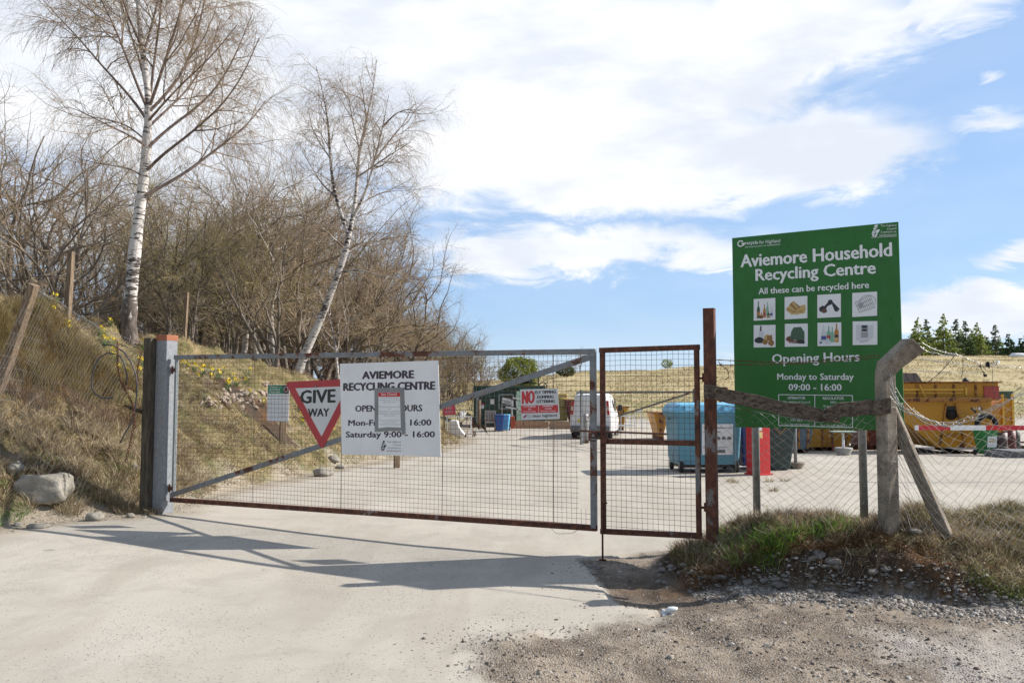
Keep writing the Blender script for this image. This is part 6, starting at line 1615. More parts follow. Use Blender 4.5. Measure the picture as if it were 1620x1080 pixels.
# --- the big birch
Yb = 15.0; bp = at(203, 520, Yb); bpz = hz(bp[0], Yb)
root = empty('birch_tree', (0, 0, 0), 0, 'tall bare silver birch with a thick white trunk behind the gate post', 'tree')
tk = [at(x_, y_, Yb + dy) for x_, y_, dy in ((201, 548, 0), (204, 500, 0), (209, 440, 0), (216, 370, .02), (224, 310, .05), (231, 250, .05), (234, 200, .05), (236, 165, 0), (230, 110, .1), (222, 60, .15), (218, 0, .2), (214, -70, .2), (216, -140, .2), (220, -220, .3))]
T0 = res(tk, 44)[None]; s_ = np.linspace(0, 1, 44); R0 = np.interp(s_, [0, .03, .06, .14, .28, .41, .50, .7, 1], [.20, .155, .138, .115, .099, .083, .060, .040, .012])[None] * (1 + .05 * rng.normal(size=(1, 44)))
wt = Wood(); wt.add(T0, R0, 14); wt.build('trunk', BIRCHF, root)
spec = [
 (.052, .012, [(232, 308, 0), (250, 298, .1), (275, 285, .2), (302, 268, .3), (330, 245, .5), (362, 222, .6), (395, 195, .8), (420, 160, 1.0)]),
 (.045, .010, [(234, 268, 0), (255, 245, -.2), (285, 225, -.4), (320, 195, -.5), (350, 170, -.6), (385, 120, -.7), (410, 60, -.9)]),
 (.045, .010, [(236, 232, 0), (262, 205, .2), (300, 180, .3), (335, 150, .5), (362, 110, .6), (380, 70, .7), (400, 20, .9)]),
 (.045, .012, [(238, 175, 0), (262, 150, .2), (285, 125, .3), (305, 80, .5), (318, 30, .6), (330, -30, .8), (340, -90, .9)]),
 (.048, .012, [(238, 165, 0), (252, 125, -.2), (270, 70, -.4), (285, 20, -.5), (305, -50, -.7), (315, -120, -.8)]),
 (.042, .010, [(236, 172, 0), (240, 130, .3), (246, 80, .4), (255, 20, .6), (258, -60, .6), (262, -140, .8)]),
 (.042, .010, [(232, 170, 0), (215, 130, -.2), (200, 90, -.3), (180, 40, -.5), (155, -10, -.6), (135, -70, -.9)]),
 (.042, .009, [(229, 185, 0), (205, 150, .3), (175, 120, .5), (145, 85, .7), (115, 50, .9), (85, 20, 1.1), (60, -10, 1.3)]),
 (.040, .010, [(233, 160, 0), (226, 110, .5), (205, 50, .8), (190, 0, 1.0), (175, -60, 1.2)]),
 (.032, .006, [(231, 232, 0), (208, 215, -.3), (185, 205, -.5), (155, 190, -.7), (130, 178, -.9), (105, 165, -1.0), (85, 172, -1.1)]),
 (.028, .006, [(230, 222, 0), (205, 200, .4), (175, 190, .7), (140, 185, 1.0), (110, 162, 1.2)]),
 (.024, .005, [(228, 280, 0), (205, 266, -.2), (178, 262, -.4), (150, 258, -.5), (118, 248, -.6)]),
 (.018, .005, [(226, 300, 0), (212, 290, .1), (195, 293, .2), (180, 300, .3)]),
 (.040, .010, [(236, 200, 0), (268, 170, .6), (300, 140, 1.0), (330, 90, 1.3), (350, 30, 1.7)]),
 (.036, .008, [(236, 190, 0), (255, 168, -.7), (290, 130, -1.2), (330, 95, -1.7), (375, 40, -2.0)]),
 (.036, .008, [(226, 90, .1), (240, 40, .3), (255, -20, .6), (275, -90, .9)]),
 (.034, .008, [(222, 70, .1), (200, 20, -.2), (180, -50, -.5), (165, -120, -.6)]),
]
Lp, Lr = pix_limbs(spec, Yb); Lr *= .66; wl = Wood(); wl.add(Lp, Lr, 8); wl.build('limbs', LIMB, root)
s1_, s1r = grow(Lp, Lr, .85, .2, .85, .55, 1.9, .35, 12, .09, .05, .017, .25); w_ = Wood(); w_.add(s1_, s1r, 5); w_.build('side_limbs', LIMB, root)
finish_birch(root, np.concatenate([res_ for res_ in [np.array([res(p_, 12) for p_ in Lp]), s1_]]), np.concatenate([np.array([np.interp(np.linspace(0, 1, 12), np.linspace(0, 1, 14), r__) for r__ in Lr]), s1r]), (TWIG, TWIG), 1, 1.25, 1.12, .0036, 12000, 52000)
# --- second birch (forked, leaning right)
Yc = 23.0; root = empty('birch_tree', (0, 0, 0), 0, 'forked bare silver birch leaning right, above the white board', 'tree')
tr = [(.125, .075, [(468, 600, 0), (482, 560, 0), (505, 510, 0), (525, 460, 0), (545, 405, 0), (552, 372, 0)]),
      (.06, .010, [(552, 374, 0), (540, 340, 0), (528, 300, -.1), (522, 250, -.2), (520, 200, -.3), (512, 150, -.3), (500, 105, -.4)]),
      (.065, .010, [(552, 374, 0), (560, 335, .1), (565, 290, .2), (568, 240, .3), (580, 190, .3), (590, 145, .4), (596, 95, .4)]),
      (.045, .008, [(558, 345, .1), (580, 300, -.3), (592, 255, -.4), (606, 200, -.6), (615, 150, -.6)])]
Tp, Tr = pix_limbs(tr, Yc, 22); w_ = Wood(); w_.add(Tp, Tr, 10); w_.build('trunk', BIRCH, root)
sp2 = [(.03, .007, [(548, 400, 0), (575, 385, .3), (605, 380, .5), (640, 370, .8), (665, 372, 1)]), (.03, .007, [(560, 330, .1), (590, 310, .4), (620, 300, .8), (655, 280, 1.0)]),
       (.03, .007, [(566, 280, .2), (595, 260, -.4), (625, 240, -.8), (650, 225, -1)]), (.026, .006, [(522, 250, 0), (505, 225, .4), (492, 200, .6), (488, 170, .8)]), (.03, .007, [(530, 310, 0), (508, 290, .5), (492, 262, .8), (478, 240, 1)]),
       (.034, .008, [(540, 430, 0), (570, 425, -.4), (610, 440, -.8), (650, 440, -1.1), (680, 445, -1.3)]), (.03, .007, [(592, 255, -.3), (618, 220, -.2), (640, 195, 0), (655, 165, .2)]), (.03, .007, [(570, 240, .3), (560, 200, .6), (552, 160, .8), (548, 130, 1)]),
       (.026, .006, [(606, 200, -.5), (625, 180, -.7), (645, 172, -.9), (664, 180, -1)]), (.026, .006, [(548, 395, 0), (520, 370, -.5), (500, 350, -.8), (486, 330, -1)]), (.03, .006, [(580, 190, .3), (575, 150, 0), (568, 120, -.3)])]
Lp, Lr = pix_limbs(sp2, Yc, 12); w_ = Wood(); w_.add(Lp, Lr, 6); w_.build('limbs', LIMBW, root)
A_ = np.concatenate([Lp, np.array([res(p_, 12) for p_ in Tp[1:]])]); AR = np.concatenate([Lr, np.array([np.interp(np.linspace(0, 1, 12), np.linspace(0, 1, 22), r__) for r__ in Tr[1:]])])
s1_, s1r = grow(A_, AR, .9, .15, .9, .6, 1.7, .35, 12, .1, .05, .015, .3); w_ = Wood(); w_.add(s1_, s1r, 4); w_.build('side_limbs', LIMBW, root)
finish_birch(root, np.concatenate([A_, s1_]), np.concatenate([AR, s1r]), (TWIG, TWIG), 2, 1.15, 1.1, .0045, 9000, 36000)
# --- generic woodland trees, built at the origin, then copied
def scrub(kind, height, seed, stems=2, tw=TWIGB, bark=GREYB, spread=.35, crook=.10, dens=1.0, twr=.006, crown_low=.25):
    global rng
    keep = rng; rng = np.random.default_rng(seed)
    root = empty(kind, (0, 0, 0), 0, None, 'tree')
    P = []; R = []; n = 16
    for k in range(stems):
        a = 2 * pi * k / stems + rng.uniform(0, 1); d = np.array([cos(a) * spread, sin(a) * spread, 1.0]); p = np.array([cos(a) * .12, sin(a) * .12, -.4]); pts = [p]; h_ = height * rng.uniform(.8, 1.0)
        for i in range(n - 1):
            d = d + rng.normal(size=3) * crook * np.array([1, 1, .3]); d[2] += .06; d /= np.linalg.norm(d); p = p + d * .80 * h_ / (n - 2); pts.append(p)
        P.append(pts); r0 = .0135 * height * rng.uniform(.7, 1.1); R.append(np.linspace(r0, r0 * .10, n))
    P = np.array(P); R = np.array(R)
    w1 = Wood(); w1.add(P, R, 8)
    a, ar = grow(P, R, 1.9, crown_low, .97, .75, height * .42, .35, 12, .20, .04, .0050 * height, .2, k_len=.25); w1.add(a, ar, 6); w1.build('trunk', bark, root)
    w2 = Wood(); b, br = grow(a, ar, 1.9, .1, 1, .7, height * .20, .4, 9, .22, .04, .0020 * height, .3); w2.add(b, br, 4)
    pb = np.concatenate([np.array([res(q_, 9) for q_ in a]), b]); pbr = np.concatenate([np.array([np.interp(np.linspace(0, 1, 9), np.linspace(0, 1, 12), q_) for q_ in ar]), br])
    c, cr = grow(pb, pbr, 3.6 * dens, .1, 1, .8, height * .115, .4, 6, .22, .0, twr * 1.25, .4, maxn=6500); w2.add(c, cr, 3)
    d_, dr_ = grow(c, cr, 6.5 * dens, .05, 1, .75, height * .065, .4, 4, .20, -.05, twr * .8, .5, maxn=30000); w2.add(d_, dr_, 3); w2.build('crown', tw, root)
    rng = keep
    return root
WOODG_ = 'bare trees of the wood behind the bank'
protos = [scrub('bare_tree', 7.0, 101, 3, TWIGB, GREYB, .30, .13), scrub('bare_tree', 7.5, 102, 2, TWIGG, GREYB, .25, .12), scrub('bare_tree', 6.5, 103, 3, TWIGR, GREYB, .35, .15), scrub('bare_tree', 8.0, 104, 1, TWIGR, LIMBW, .2, .10), scrub('bare_tree', 6.0, 105, 4, TWIGR, GREYB, .45, .16, 1.15), scrub('bare_tree', 7.0, 106, 2, CATK, GREYB, .3, .12)]
used = [False] * len(protos)
def plant(k, px, Y, s, label, rz=None, grp=WOODG_):
    q = at(px, 560, Y); o = protos[k] if not used[k] else copy_tree(protos[k]); used[k] = True
    o.location = (q[0], q[1], hz(q[0], q[1])); o.rotation_euler = (0, 0, random.uniform(0, 6.28) if rz is None else rz); o.scale = (s, s, s)
    o['label'] = label
    if grp: o['group'] = grp
    return o
tl = ['crooked many-stemmed tree with brown twigs in the wood behind the bank', 'grey-twigged tree with crooked stems in the wood behind the bank', 'spreading tree with reddish twigs in the wood behind the bank', 'slim pale-stemmed birch in the wood behind the bank', 'low bushy tree of tangled brown stems in the wood behind the bank', 'tree with yellowish budding twigs in the wood behind the bank']
spots = []
rt = random.Random(21)
# row by row: pixel centre, distance, kind, scale (tops follow the outline of the wood in the photo)
def top_y(px): return np.interp(px, [-40, 0, 60, 120, 200, 300, 420, 470, 540, 620, 670, 700, 740, 775], [70, 100, 110, 170, 245, 210, 245, 215, 275, 385, 455, 495, 514, 548])
H_ = [7.0, 7.5, 6.5, 8.0, 6.0, 7.0]
def row(Y, px0, px1, n, kinds, jit=18, mul=1.0):
    for i in range(n):
        px = px0 + (px1 - px0) * (i + .5) / n + rt.uniform(-jit, jit); k = kinds[rt.randrange(len(kinds))]; yy = Y + rt.uniform(-1.5, 1.5)
        q = at(px, 560, yy); zg = hz(q[0], q[1]); ht = at(px, top_y(px), yy)[2] - zg; s = ht / (H_[k] * .90) * mul * rt.uniform(.82, 1.03)
        plant(k, px, yy, s, tl[k])
row(20.5, -30, 130, 3, [0, 2, 1], mul=.95)
row(24, 250, 440, 5, [0, 1, 4, 5, 0], mul=.80)
row(27, -40, 190, 3, [2, 1, 3], mul=1.0)
row(29, 260, 560, 7, [0, 1, 2, 3, 4, 5], mul=.98)
row(38, -40, 150, 3, [0, 1, 2], mul=.75)
row(36, 200, 620, 11, [0, 1, 2, 3, 5, 4], mul=1.0)
row(40, 130, 500, 7, [4, 4, 0], mul=.5)
row(46, 230, 610, 10, [0, 1, 4, 2], mul=.82)
row(58, 440, 700, 11, [4, 5, 4], mul=.78)
row(60, 240, 520, 6, [4, 0, 1], mul=.6)
row(75, 560, 900, 10, [4, 1, 2], mul=.85) if False else None
row(72, 655, 772, 13, [5, 4, 5, 1], jit=8, mul=.95)
# slim white birch stems standing forward in the wood
for px, Y_, s in ((442, 25, 1.02), (548, 24, .62)):
    plant(3, px, Y_, s, 'slim white-stemmed birch left of the leaning forked birch' if px < 500 else 'thin pale stem just behind the leaning forked birch', grp=None)
# small distant trees behind the hill edge
for px, Y_, s, k, lb in ((722, 62, .50, 5, 'yellow-green budding tree at the right end of the wood'), (693, 50, .58, 5, 'tall yellow-green budding tree just right of the white board'), (745, 58, .36, 5, 'grey bare tree at the far right tip of the wood'), (770, 70, .50, 2, 'low reddish tree behind the green container'), (760, 54, .38, 4, 'dark tangled bush behind the left end of the green container'),
                         (858, 118, .52, 2, 'small bare reddish tree on the horizon right of the round green bush'), (880, 122, .48, 1, 'second small grey tree on the horizon right of the round bush'), (795, 100, .62, 2, 'bare reddish tree on the horizon left of the round bush'), (918, 108, .56, 5, 'small yellowish tree on the horizon behind the gate corner'), (838, 125, .55, 0, 'brown bare tree directly behind the round green bush'), (901, 116, .45, 0, 'low brown tree on the horizon by the gate brace')):
    plant(k, px, Y_, s, lb, grp=None)
# --- leafy crowns from many small leaf faces
def leafcloud(name, n, fn, size, m_, parent):
    c = fn(n); n = len(c); a = rng.normal(size=(n, 3)); a /= np.linalg.norm(a, axis=1, keepdims=True); b = rng.normal(size=(n, 3)); b -= a * (a * b).sum(1, keepdims=True); b /= np.linalg.norm(b, axis=1, keepdims=True)
    sz = size * rng.uniform(.5, 1.3, n)[:, None]
    V_ = np.stack([c - a * sz, c + b * sz * .5, c + a * sz, c - b * sz * .5], 1).reshape(-1, 3)
    return mesh_np(name, V_, np.arange(n * 4), 4, m_, parent, rnd=np.repeat(rng.uniform(0, 1, n), 4))
GORSE = leafmat('yellow_green_leaves', [(0, (.10, .13, .02)), (.5, (.22, .26, .04)), (1, (.36, .38, .08))])
q = at(822, 600, 75); zg = hz(q[0], 75)
root = empty('round_bush', (q[0], 75, zg), 0, 'rounded yellow-green bush on the skyline above the green container', 'bush')
def bf(n):
    c = rng.normal(size=(n, 3)); c /= np.linalg.norm(c, axis=1, keepdims=True); r = rng.uniform(.55, 1, n) ** .5
    lob = 1 + .16 * np.sin(c[:, 0] * 6 + 1) * np.cos(c[:, 2] * 5) + .10 * np.sin(c[:, 1] * 11 + c[:, 0] * 9)
    p = c * (r * lob)[:, None] * np.array([1.75, 1.6, 1.55]); p[:, 2] += 1.9; return p[(p[:, 2] > .1)]
leafcloud('foliage', 15000, bf, .075, GORSE, root)
w_ = Wood(); st = np.array([[(0, 0, -.3), (.1, 0, .6), (.2, .1, 1.4)], [(0, 0, -.3), (-.3, .1, .5), (-.6, 0, 1.3)]], float); w_.add(st, np.array([[.12, .09, .05]] * 2), 6); w_.build('trunk', GREYB, root)
q = at(895, 604, 95); root = empty('low_shrub', (q[0], 95, hz(q[0], 95)), 0, 'small dark green shrub low on the hillside left of the gate stile', 'bush')
leafcloud('foliage', 2500, lambda n: (bf(n) * np.array([.6, .6, .36])), .08, leafmat('dark_shrub_leaves', [(0, (.03, .045, .015)), (1, (.10, .12, .04))]), root)
q = at(1055, 575, 112); root = empty('low_shrub', (q[0], 112, hz(q[0], 112) - .1), 0, 'tiny pale green shrub on the hill skyline above the pedestrian gate', 'bush')
leafcloud('foliage', 900, lambda n: (bf(n) * np.array([.42, .4, .40])), .08, GORSE, root)
# conifers
def conifer(kind, h_, seed, m_, droop=.25, n=5200, wd=.26, tip=1.0, bare=False):
    global rng
    keep = rng; rng = np.random.default_rng(seed); root = empty(kind, (0, 0, 0), 0, None, 'tree')
    w_ = Wood(); w_.add(np.array([[(0, 0, -.5), (0, 0, h_ * .5), (0, 0, h_)]], float), np.array([[.14, .08, .015]]), 7)
    nb = int(h_ * 17); z = np.sort(rng.uniform(.08, .985, nb)) * h_; a = rng.uniform(0, 2 * pi, nb); L = wd * h_ * (1 - z / h_) ** 1.05 * rng.uniform(.5, 1.2, nb) + .05
    steps = 7; t = np.linspace(0, 1, steps); P = np.zeros((nb, steps, 3))
    P[:, :, 0] = np.cos(a)[:, None] * L[:, None] * t; P[:, :, 1] = np.sin(a)[:, None] * L[:, None] * t; P[:, :, 2] = z[:, None] + L[:, None] * (.10 * t - droop * t ** 2 + .18 * t ** 4)
    w_.add(P, np.linspace(.028, .008, steps)[None] * np.ones((nb, 1)), 3); w_.build('trunk', GREYB, root)
    sub, sr = grow(P, np.full((nb, steps), .02), 5, .15, 1, .7, .42, .4, 4, .1, -.05, .01, .5)
    m = len(sub); k = n; i = rng.integers(0, m, k); tt = rng.uniform(0, 1, k) * 2.999; j = tt.astype(int); fr = (tt - j)[:, None]
    c = sub[i, j] * (1 - fr) + sub[i, j + 1] * fr + rng.normal(size=(k, 3)) * np.array([.04, .04, .025])
    leafcloud('foliage', k, lambda n_: c, .11, m_, root); rng = keep
    return root
LARCH = leafmat('larch_green', [(0, (.16, .22, .06)), (.5, (.32, .38, .10)), (1, (.46, .50, .16))], trans=.45); SPR = leafmat('spruce_green', [(0, (.05, .085, .04)), (.6, (.10, .15, .06)), (1, (.16, .22, .09))], trans=.35); PINE = leafmat('dusky_spruce', [(0, (.08, .11, .06)), (.6, (.15, .19, .10)), (1, (.22, .27, .14))], trans=.35)
cp_ = [conifer('larch', 7.0, 201, LARCH, .2, 16000, .44), conifer('spruce', 5.5, 202, SPR, .35, 20000, .46), conifer('spruce', 6.5, 203, PINE, .3, 8000, .32), conifer('larch', 6.0, 204, LARCH, .15, 16000, .52)]
cu2 = [False] * 4; CH = [7.0, 5.5, 6.5, 6.0]
cl_ = ['pale green larch in the row on the hilltop', 'dark green spruce in the row on the hilltop', 'thin dusky spruce in the row on the hilltop', 'spreading pale green larch in the row on the hilltop']
rowc = [(1452, 500, 0, 118, 'pale larch at the left end of the hilltop row'), (1466, 502, 2, 120, None), (1491, 494, 0, 112, 'tallest pale green larch in the hilltop row'), (1511, 502, 2, 116, None), (1503, 530, 3, 110, None), (1527, 505, 2, 118, None), (1534, 530, 1, 108, 'darkest squat spruce in the middle of the hilltop row'), (1544, 508, 0, 114, None), (1551, 522, 3, 109, None), (1562, 530, 1, 118, None), (1574, 511, 2, 120, 'thin spruce with bare top near the right of the hilltop row'), (1595, 525, 1, 112, None), (1585, 545, 1, 116, None), (1614, 532, 1, 114, None), (1628, 515, 1, 112, 'spruce cut by the right edge of the photo'), (1478, 535, 3, 122, None), (1458, 545, 1, 124, None), (1517, 540, 1, 122, None), (1606, 550, 2, 118, None), (1570, 548, 1, 119, None), (1470, 522, 3, 126, None), (1484, 518, 0, 127, None), (1498, 545, 1, 125, None), (1519, 520, 3, 126, None), (1536, 518, 0, 128, None), (1557, 530, 3, 124, None), (1580, 530, 3, 126, None), (1602, 538, 1, 126, None), (1445, 520, 3, 122, None), (1588, 548, 1, 122, None), (1622, 545, 1, 120, None)]
for px, py, k, Y_, lb in rowc:
    q = at(px, py, Y_); zg = hz(q[0], Y_); s = (q[2] - zg) / CH[k]
    o = cp_[k] if not cu2[k] else copy_tree(cp_[k]); cu2[k] = True
    o.location = (q[0], Y_, zg - .1); o.scale = (s, s, s); o.rotation_euler = (0, 0, random.uniform(0, 6)); o['label'] = lb or cl_[k]; o['group'] = 'conifers on the hilltop'
mb = MB(); rings(mb, [ring(.9, .5, .0, .2), ring(.95, .6, .4, .3), ring(.6, .4, .75, .25)], 0, True); q = at(1610, 562, 105); put(tag(mb.build('parked_car_roof', VW), 'tiny white vehicle roof on the hilltop at the right edge', 'vehicle'), (q[0], 105, q[2] - .45))
# --- daffodils
mb = MB(); fy = 0
def petal_flower(mb, c, s, ang):
    c = np.array(c, float); n = 6; u = np.array([cos(ang), sin(ang), .0]); v = np.array([0, 0, 1.0]); w__ = np.cross(u, v)
    for k in range(n):
        a_ = 2 * pi * k / n; d = (u * cos(a_) + v * sin(a_)); e_ = (-u * sin(a_) + v * cos(a_)) * s * .3
        mb.add([c, c + d * s * .6 + e_, c + d * s, c + d * s * .6 - e_], [(0, 1, 2, 3)], 0)
    mb.tube([c, c - w__ * s * .6], [s * .28, s * .38], 7, 0)
for k in range(3): petal_flower(mb, (.05 * cos(k * 2.1), .05 * sin(k * 2.1), .24 + .03 * k), .055, k * 1.3)
for k in range(3): mb.tube([(.0, 0, -.03), (.03 * cos(k * 2.1), .03 * sin(k * 2.1), .15), (.05 * cos(k * 2.1), .05 * sin(k * 2.1), .24 + .03 * k)], .004, 4, 1)
for k in range(9):
    a_ = k * .7; mb.add([(.01 * cos(a_), .01 * sin(a_), -.02), (.07 * cos(a_) + .01, .07 * sin(a_), .12), (.12 * cos(a_), .12 * sin(a_), .19), (.07 * cos(a_) - .01, .07 * sin(a_) + .01, .12)], [(0, 1, 2, 3)], 1)
daf = mb.build('daffodil', [mat('daffodil_yellow', (.75, .55, .02), .6), mat('daffodil_leaf', (.10, .20, .05), .6)])
first = True
dsp = [(175, 497, 14.2, 7), (97, 487, 13.2, 4), (118, 487, 13.4, 3), (232, 520, 14.5, 6), (247, 525, 14.8, 3), (290, 543, 15.5, 5), (310, 546, 16, 4), (330, 552, 16.2, 3), (350, 552, 16.5, 2), (380, 556, 17, 4), (488, 585, 18.5, 10), (520, 585, 19, 7), (350, 556, 16.2, 4), (405, 562, 17.2, 3), (180, 505, 13.6, 3), (210, 520, 13.5, 3)]
for px, py, Y_, n in dsp:
    for _ in range(n):
        x_ = px + random.uniform(-16, 16); Yq = Y_ + random.uniform(-.4, .5); q = at(x_, py, Yq); o = daf if first else daf.copy()
        if not first: col.objects.link(o)
        first = False; o.location = (q[0], q[1], hz(q[0], q[1]) + .02); o.rotation_euler = (random.uniform(-.2, .2), random.uniform(-.2, .2), random.uniform(-.8, .8)); s = random.uniform(.42, .72); o.scale = (s, s, s)
        tag(o, 'yellow daffodil clump in flower along the top of the bank', 'daffodil', 'daffodils along the bank')
mb = MB(); c = np.zeros(3)
for k in range(10):
    a_ = k * .63; mb.add([(0, 0, .17), (.02 * cos(a_) - .004, .02 * sin(a_), .172), (.026 * cos(a_), .026 * sin(a_), .175), (.02 * cos(a_) + .004, .02 * sin(a_), .172)], [(0, 1, 2, 3)], 0)
mb.tube([(0, 0, -.02), (.01, 0, .1), (0, 0, .17)], .003, 4, 1); q = onz(1213, 800, .4); o = mb.build('dandelion', [MATS['daffodil_yellow'], MATS['daffodil_leaf']]); o.location = (at(1213, 800, 7.5)[0], 7.5, at(1213, 800, 7.5)[2] - .17); o.location[2] = hz(o.location[0], 7.5); o.scale = (1, 1, max(1, (at(1213, 800, 7.5)[2] - o.location[2]) / .17)); tag(o, 'single yellow dandelion growing on the mound under the sign', 'flower')

# ================================================================ STONES
import bmesh
def rock_mesh(name, seed, m_, sub=2, flat=.6, j=.22, blocky=False):
    b = bmesh.new(); bmesh.ops.create_icosphere(b, subdivisions=sub, radius=1.0); r = random.Random(seed); o1, o2, o3 = r.random() * 9, r.random() * 9, r.random() * 9
    for v in b.verts:
        p = v.co.copy(); n_ = mathutils.noise.noise(p * .9 + mathutils.Vector((o1, o2, o3))); n2_ = mathutils.noise.noise(p * 2.3 + mathutils.Vector((o2, o1, o3)))
        if blocky: p = mathutils.Vector([max(-.72, min(.72, c_)) for c_ in p]) * 1.3
        v.co = p * (1 + j * n_ * 1.6 + j * .5 * n2_); v.co.z *= flat
    me = bpy.data.meshes.new(name); b.to_mesh(me); b.free(); me.materials.append(m_)
    me.polygons.foreach_set('use_smooth', [sub > 2] * len(me.polygons))
    return me
def stone(name, a, b, moss=.0):
    def fn(N, bs):
        co = obj_co(N); oi = N.node('ShaderNodeObjectInfo').outputs['Random']
        n = N.noise(co, 1.6, 6, .7); f = N.noise(co, 9, 4, .7); c = N.mix(N.step(n, .35, .65), a, b); c = N.mix(N.math('MULTIPLY', oi, .45), c, (.16, .14, .125)); c = N.mix(N.step(f, .58, .7, 0, .5), c, tuple(x * .5 for x in a))
        N.put(bs.inputs['Base Color'], c); set_bump(N, bs, f, .5, .05)
    return mat(name, a, .9, 0, fn, .25)
STN = stone('grey_stone', (.17, .15, .135), (.31, .285, .26)); STP = stone('pale_boulder', (.27, .245, .20), (.44, .41, .35))
def rock(px, py, Y, sx, sy, sz, seed, m_, name, label, cat='rock', grp=None, sub=3, blocky=False, rz=0, zoff=0):
    o = bpy.data.objects.new(name, rock_mesh(name, seed, m_, sub, 1.0, .2, blocky)); col.objects.link(o); q = at(px, py, Y); o.location = (q[0], Y, hz(q[0], Y) + sz * .45 + zoff); o.scale = (sx, sy, sz); o.rotation_euler = (0, 0, rz); return tag(o, label, cat, grp)
q = onz(66, 800, .22)
rock(66, 790, 9.85, .27, .17, .165, 5, STP, 'boulder', 'big pale blocky boulder at the foot of the bank on the left', 'boulder', None, 4, True, .15)
rock(150, 803, 9.75, .10, .08, .07, 6, STP, 'rock', 'rounded pale rock right of the big boulder', sub=3)
rock(26, 778, 9.9, .09, .1, .09, 7, STP, 'rock', 'pinkish rock half hidden left of the big boulder')
rock(60, 832, 9.2, .13, .07, .035, 8, STP, 'rock', 'flat pale rock on the road edge below the big boulder')
rock(27, 833, 9.3, .045, .035, .03, 9, STP, 'rock', 'small white stone on the verge at the left edge')
rock(510, 747, 15.6, .19, .14, .11, 10, STP, 'rock', 'rounded pinkish rock on the road edge behind the gate')
rock(527, 724, 17.6, .14, .1, .09, 11, STP, 'rock', 'white rock further back along the verge behind the gate')
rock(540, 722, 17.4, .10, .1, .07, 12, STP, 'rock', 'small pale rock right of the white rock behind the gate')
rock(207, 812, 10.0, .05, .05, .04, 13, STP, 'rock', 'small pale stone in the grass near the gate post')
rock(212, 770, 11.0, .05, .05, .05, 19, STP, 'rock', 'pinkish stone at the foot of the timber gate post')
BST = stone('tan_bank_stone', (.36, .27, .20), (.58, .47, .38))
_b = bpy.data.objects.new('plastic_bag', rock_mesh('plastic_bag', 77, BAGW, 3, 1.0, 1.6)); col.objects.link(_b); _q = onz(1056, 964, .0); _b.location = (_q[0], _q[1], hz(_q[0], _q[1]) + .012); _b.scale = (.055, .035, .022); tag(_b, 'crumpled white plastic bag lying on the dark mud', 'plastic bag')
# pale stones lying in the eroded scar on the bank behind the gate
first = None
for k in range(70):
    px = random.choice([365, 380, 350, 400, 420, 340, 405]) + random.gauss(0, 20); py = 628 + random.gauss(0, 9) + abs(px - 375) * .08; Yq = 14.2 + random.uniform(-.5, .5)
    # march down the view line to the bank
    hit = None
    for Yt in np.arange(11.5, 20, .05):
        q = at(px, py, Yt)
        if q[2] < hz(q[0], q[1]): hit = q; break
    if hit is None: continue
    if first is None or k % 6 == 0: src = rock_mesh('bank_stone', 300 + k, BST, 2, .8, .3)
    o = bpy.data.objects.new('bank_stone', src); first = o; col.objects.link(o); s = random.uniform(.025, .075); o.location = hit + np.array([0, 0, .02]); o.scale = (s * 1.3, s, s * .8); o.rotation_euler = (random.random(), random.random(), random.random() * 6)
    tag(o, 'pale stone among those spilling down the bank behind the gate', 'stone', 'stones on the bank')
# cobbles at the foot of the mound
gm = [rock_mesh('cobble', 400 + k, STN, 2, .75, .25) for k in range(7)]
def cob(px, py, s, label='grey cobble lying along the foot of the mound', grp='cobbles at the foot of the mound'):
    hit = None
    for Yt in np.arange(5.0, 9.5, .03):
        q = at(px, py, Yt)
        if q[2] < hz(q[0], q[1]): hit = q; break
    if hit is None: return
    o = bpy.data.objects.new('cobble', random.choice(gm)); col.objects.link(o); o.location = hit + np.array([0, 0, s * .25]); o.scale = (s * random.uniform(.9, 1.3), s, s * random.uniform(.6, .9)); o.rotation_euler = (random.uniform(-.3, .3), random.uniform(-.3, .3), random.uniform(0, 6)); tag(o, label, 'stone', grp)
for (a, b, s) in ((130, 297, .055), (148, 305, .06), (112, 300, .045), (135, 325, .04), (570, 342, .10), (480, 322, .05), (665, 355, .075), (765, 345, .085), (770, 365, .08), (720, 348, .06), (905, 262, .10), (888, 272, .06), (955, 285, .10), (975, 300, .07), (560, 385, .05), (720, 392, .05), (660, 385, .06), (600, 380, .05), (880, 368, .08), (945, 400, .05), (800, 350, .06), (620, 395, .04), (860, 398, .04), (1020, 455, .045), (728, 578, .045), (905, 378, .05), (1015, 290, .06), (1100, 320, .07), (1140, 310, .05), (1230, 180, .10), (930, 300, .05), (1330, 418, .05), (1225, 370, .06)):
    cob(880 + a * .4568, 760 + b * .4568, s * .62)
for k in range(150):
    px = random.uniform(1040, 1620); py = np.interp(px, [1040, 1200, 1450, 1520, 1620], [905, 918, 945, 950, 955]) + random.gauss(0, 10); cob(px, py, random.uniform(.012, .034))
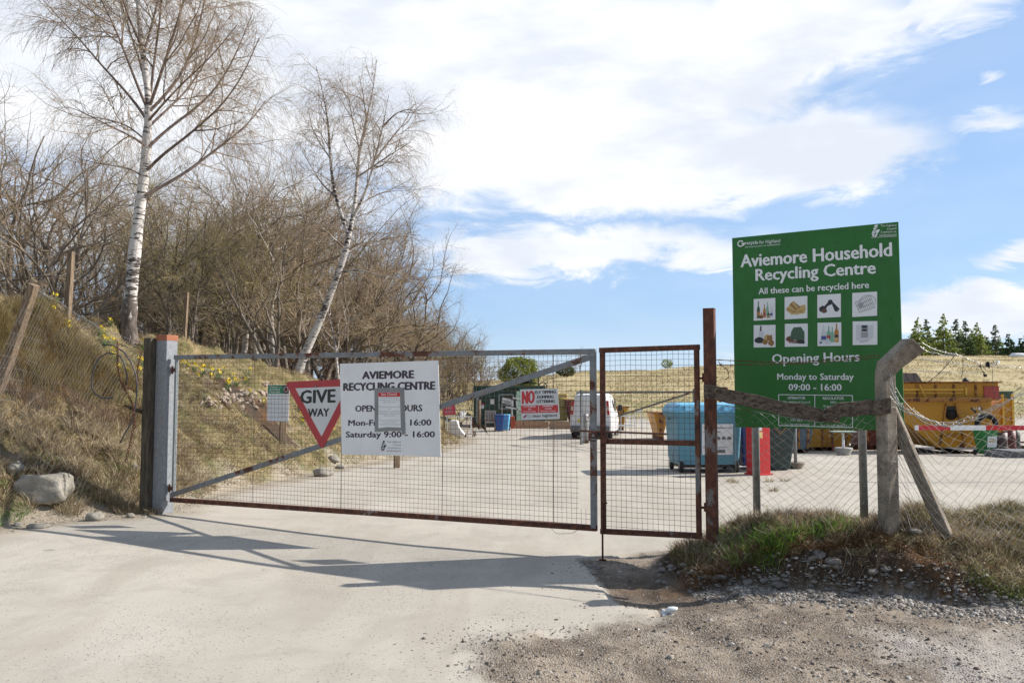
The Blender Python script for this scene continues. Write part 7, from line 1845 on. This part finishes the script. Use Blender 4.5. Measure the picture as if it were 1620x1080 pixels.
# loose gravel: uncountable
def pebbles(name, n, ptsfn, s0, s1, m_):
    """low irregular pebbles: squashed octahedra with jitter"""
    xy = ptsfn(n); n = len(xy); z = Hh(xy[:, 0], xy[:, 1]); s = np.exp(rng.uniform(math.log(s0), math.log(s1), n))
    ph = np.linspace(0, 2 * pi, 6)[:-1]; base = [(cos(a), sin(a), 0.0) for a in ph]; up = [(cos(a + .6) * .65, sin(a + .6) * .65, .55) for a in ph]
    U = np.array(base + up + [(0, 0, .72)]); V_ = U[None] * (1 + rng.normal(0, .16, (n, len(U), 1))); a = rng.uniform(0, 2 * pi, n); el_ = rng.uniform(.6, 1.0, n)
    x = V_[..., 0]; y_ = V_[..., 1] * el_[:, None]; ca, sa = np.cos(a)[:, None], np.sin(a)[:, None]
    V_ = np.stack([x * ca - y_ * sa, x * sa + y_ * ca, V_[..., 2] * rng.uniform(.6, 1.2, n)[:, None]], -1) * s[:, None, None]; V_ += np.stack([xy[:, 0], xy[:, 1], z - s * .15], 1)[:, None]
    tri = []
    for i in range(5): j_ = (i + 1) % 5; tri += [(i, j_, 5 + i), (j_, 5 + j_, 5 + i), (5 + i, 5 + j_, 10)]
    tri = np.array(tri); Fx = (np.arange(n) * 11)[:, None, None] + tri[None]
    return tag(mesh_np(name, V_.reshape(-1, 3), Fx.ravel(), 3, m_, rnd=np.repeat(rng.uniform(0, 1, n), 11)), kind='stuff')
PEB = leafmat('gravel_stones', [(0, (.08, .067, .056)), (.4, (.17, .15, .13)), (.8, (.29, .265, .235)), (1, (.46, .43, .39))], .9, 0)
def in_grav(n):
    x = rng.uniform(-.9, 5.6, n); y = rng.uniform(4.2, 7.9, n); g = inside(x, y, GRAV); d = seg_dist(x, y, np.vstack([GRAV, GRAV[:1]])); d = np.where(g, d, -d)
    dens = np.clip(.5 + fbm(x, y, 1.6, 3, 120) * 1.3, .05, 1); k = ((d > 0) | (rng.uniform(0, 1, n) < np.exp(d * 7) * .6)) & (rng.uniform(0, 1, n) < dens) & infr(x, y, 1.03) & (mound(x, y) < .12)
    return np.stack([x[k], y[k]], 1)
MUDC = leafmat('mud_clods', [(0, (.08, .06, .048)), (.5, (.17, .14, .115)), (.9, (.28, .24, .20)), (1, (.5, .47, .43))], .95, 0)
pebbles('gravel', 52000, in_grav, .0025, .010, MUDC)
pebbles('loose_stones', 4200, in_grav, .008, .022, MUDC)
def band(n):
    x = rng.uniform(1.5, 5.6, n); yc = np.interp(x, [1.5, 2.2, 3.2, 3.7, 4.3, 5.6], [7.0, 6.72, 6.25, 6.05, 6.0, 5.95]); y = yc + rng.normal(0, .17, n); k = (mound(x, y) < .2) & (y > yc - .6); return np.stack([x[k], y[k]], 1)
pebbles('coarse_gravel', 9000, band, .006, .024, PEB)
def onroad(n):
    x = rng.uniform(-4.5, 2.5, n); y = rng.uniform(4.3, 9.8, n); dens = np.clip(fbm(x, y, .9, 3, 130) * 1.2 + .12, .015, 1) ; k = (rng.uniform(0, 1, n) < dens * 1.6) & (left_d(x, y) < 0) & infr(x, y); return np.stack([x[k], y[k]], 1)
pebbles('road_grit', 26000, onroad, .0016, .0060, PEB)
def edge(n):
    x = rng.uniform(-7, -3.6, n); y = rng.uniform(8.2, 12, n); d = left_d(x, y); k = (d > -.5) & (d < .5) & (rng.uniform(0, 1, n) < np.exp(-(d / .25) ** 2)); return np.stack([x[k], y[k]], 1)
pebbles('verge_grit', 9000, edge, .004, .016, PEB)
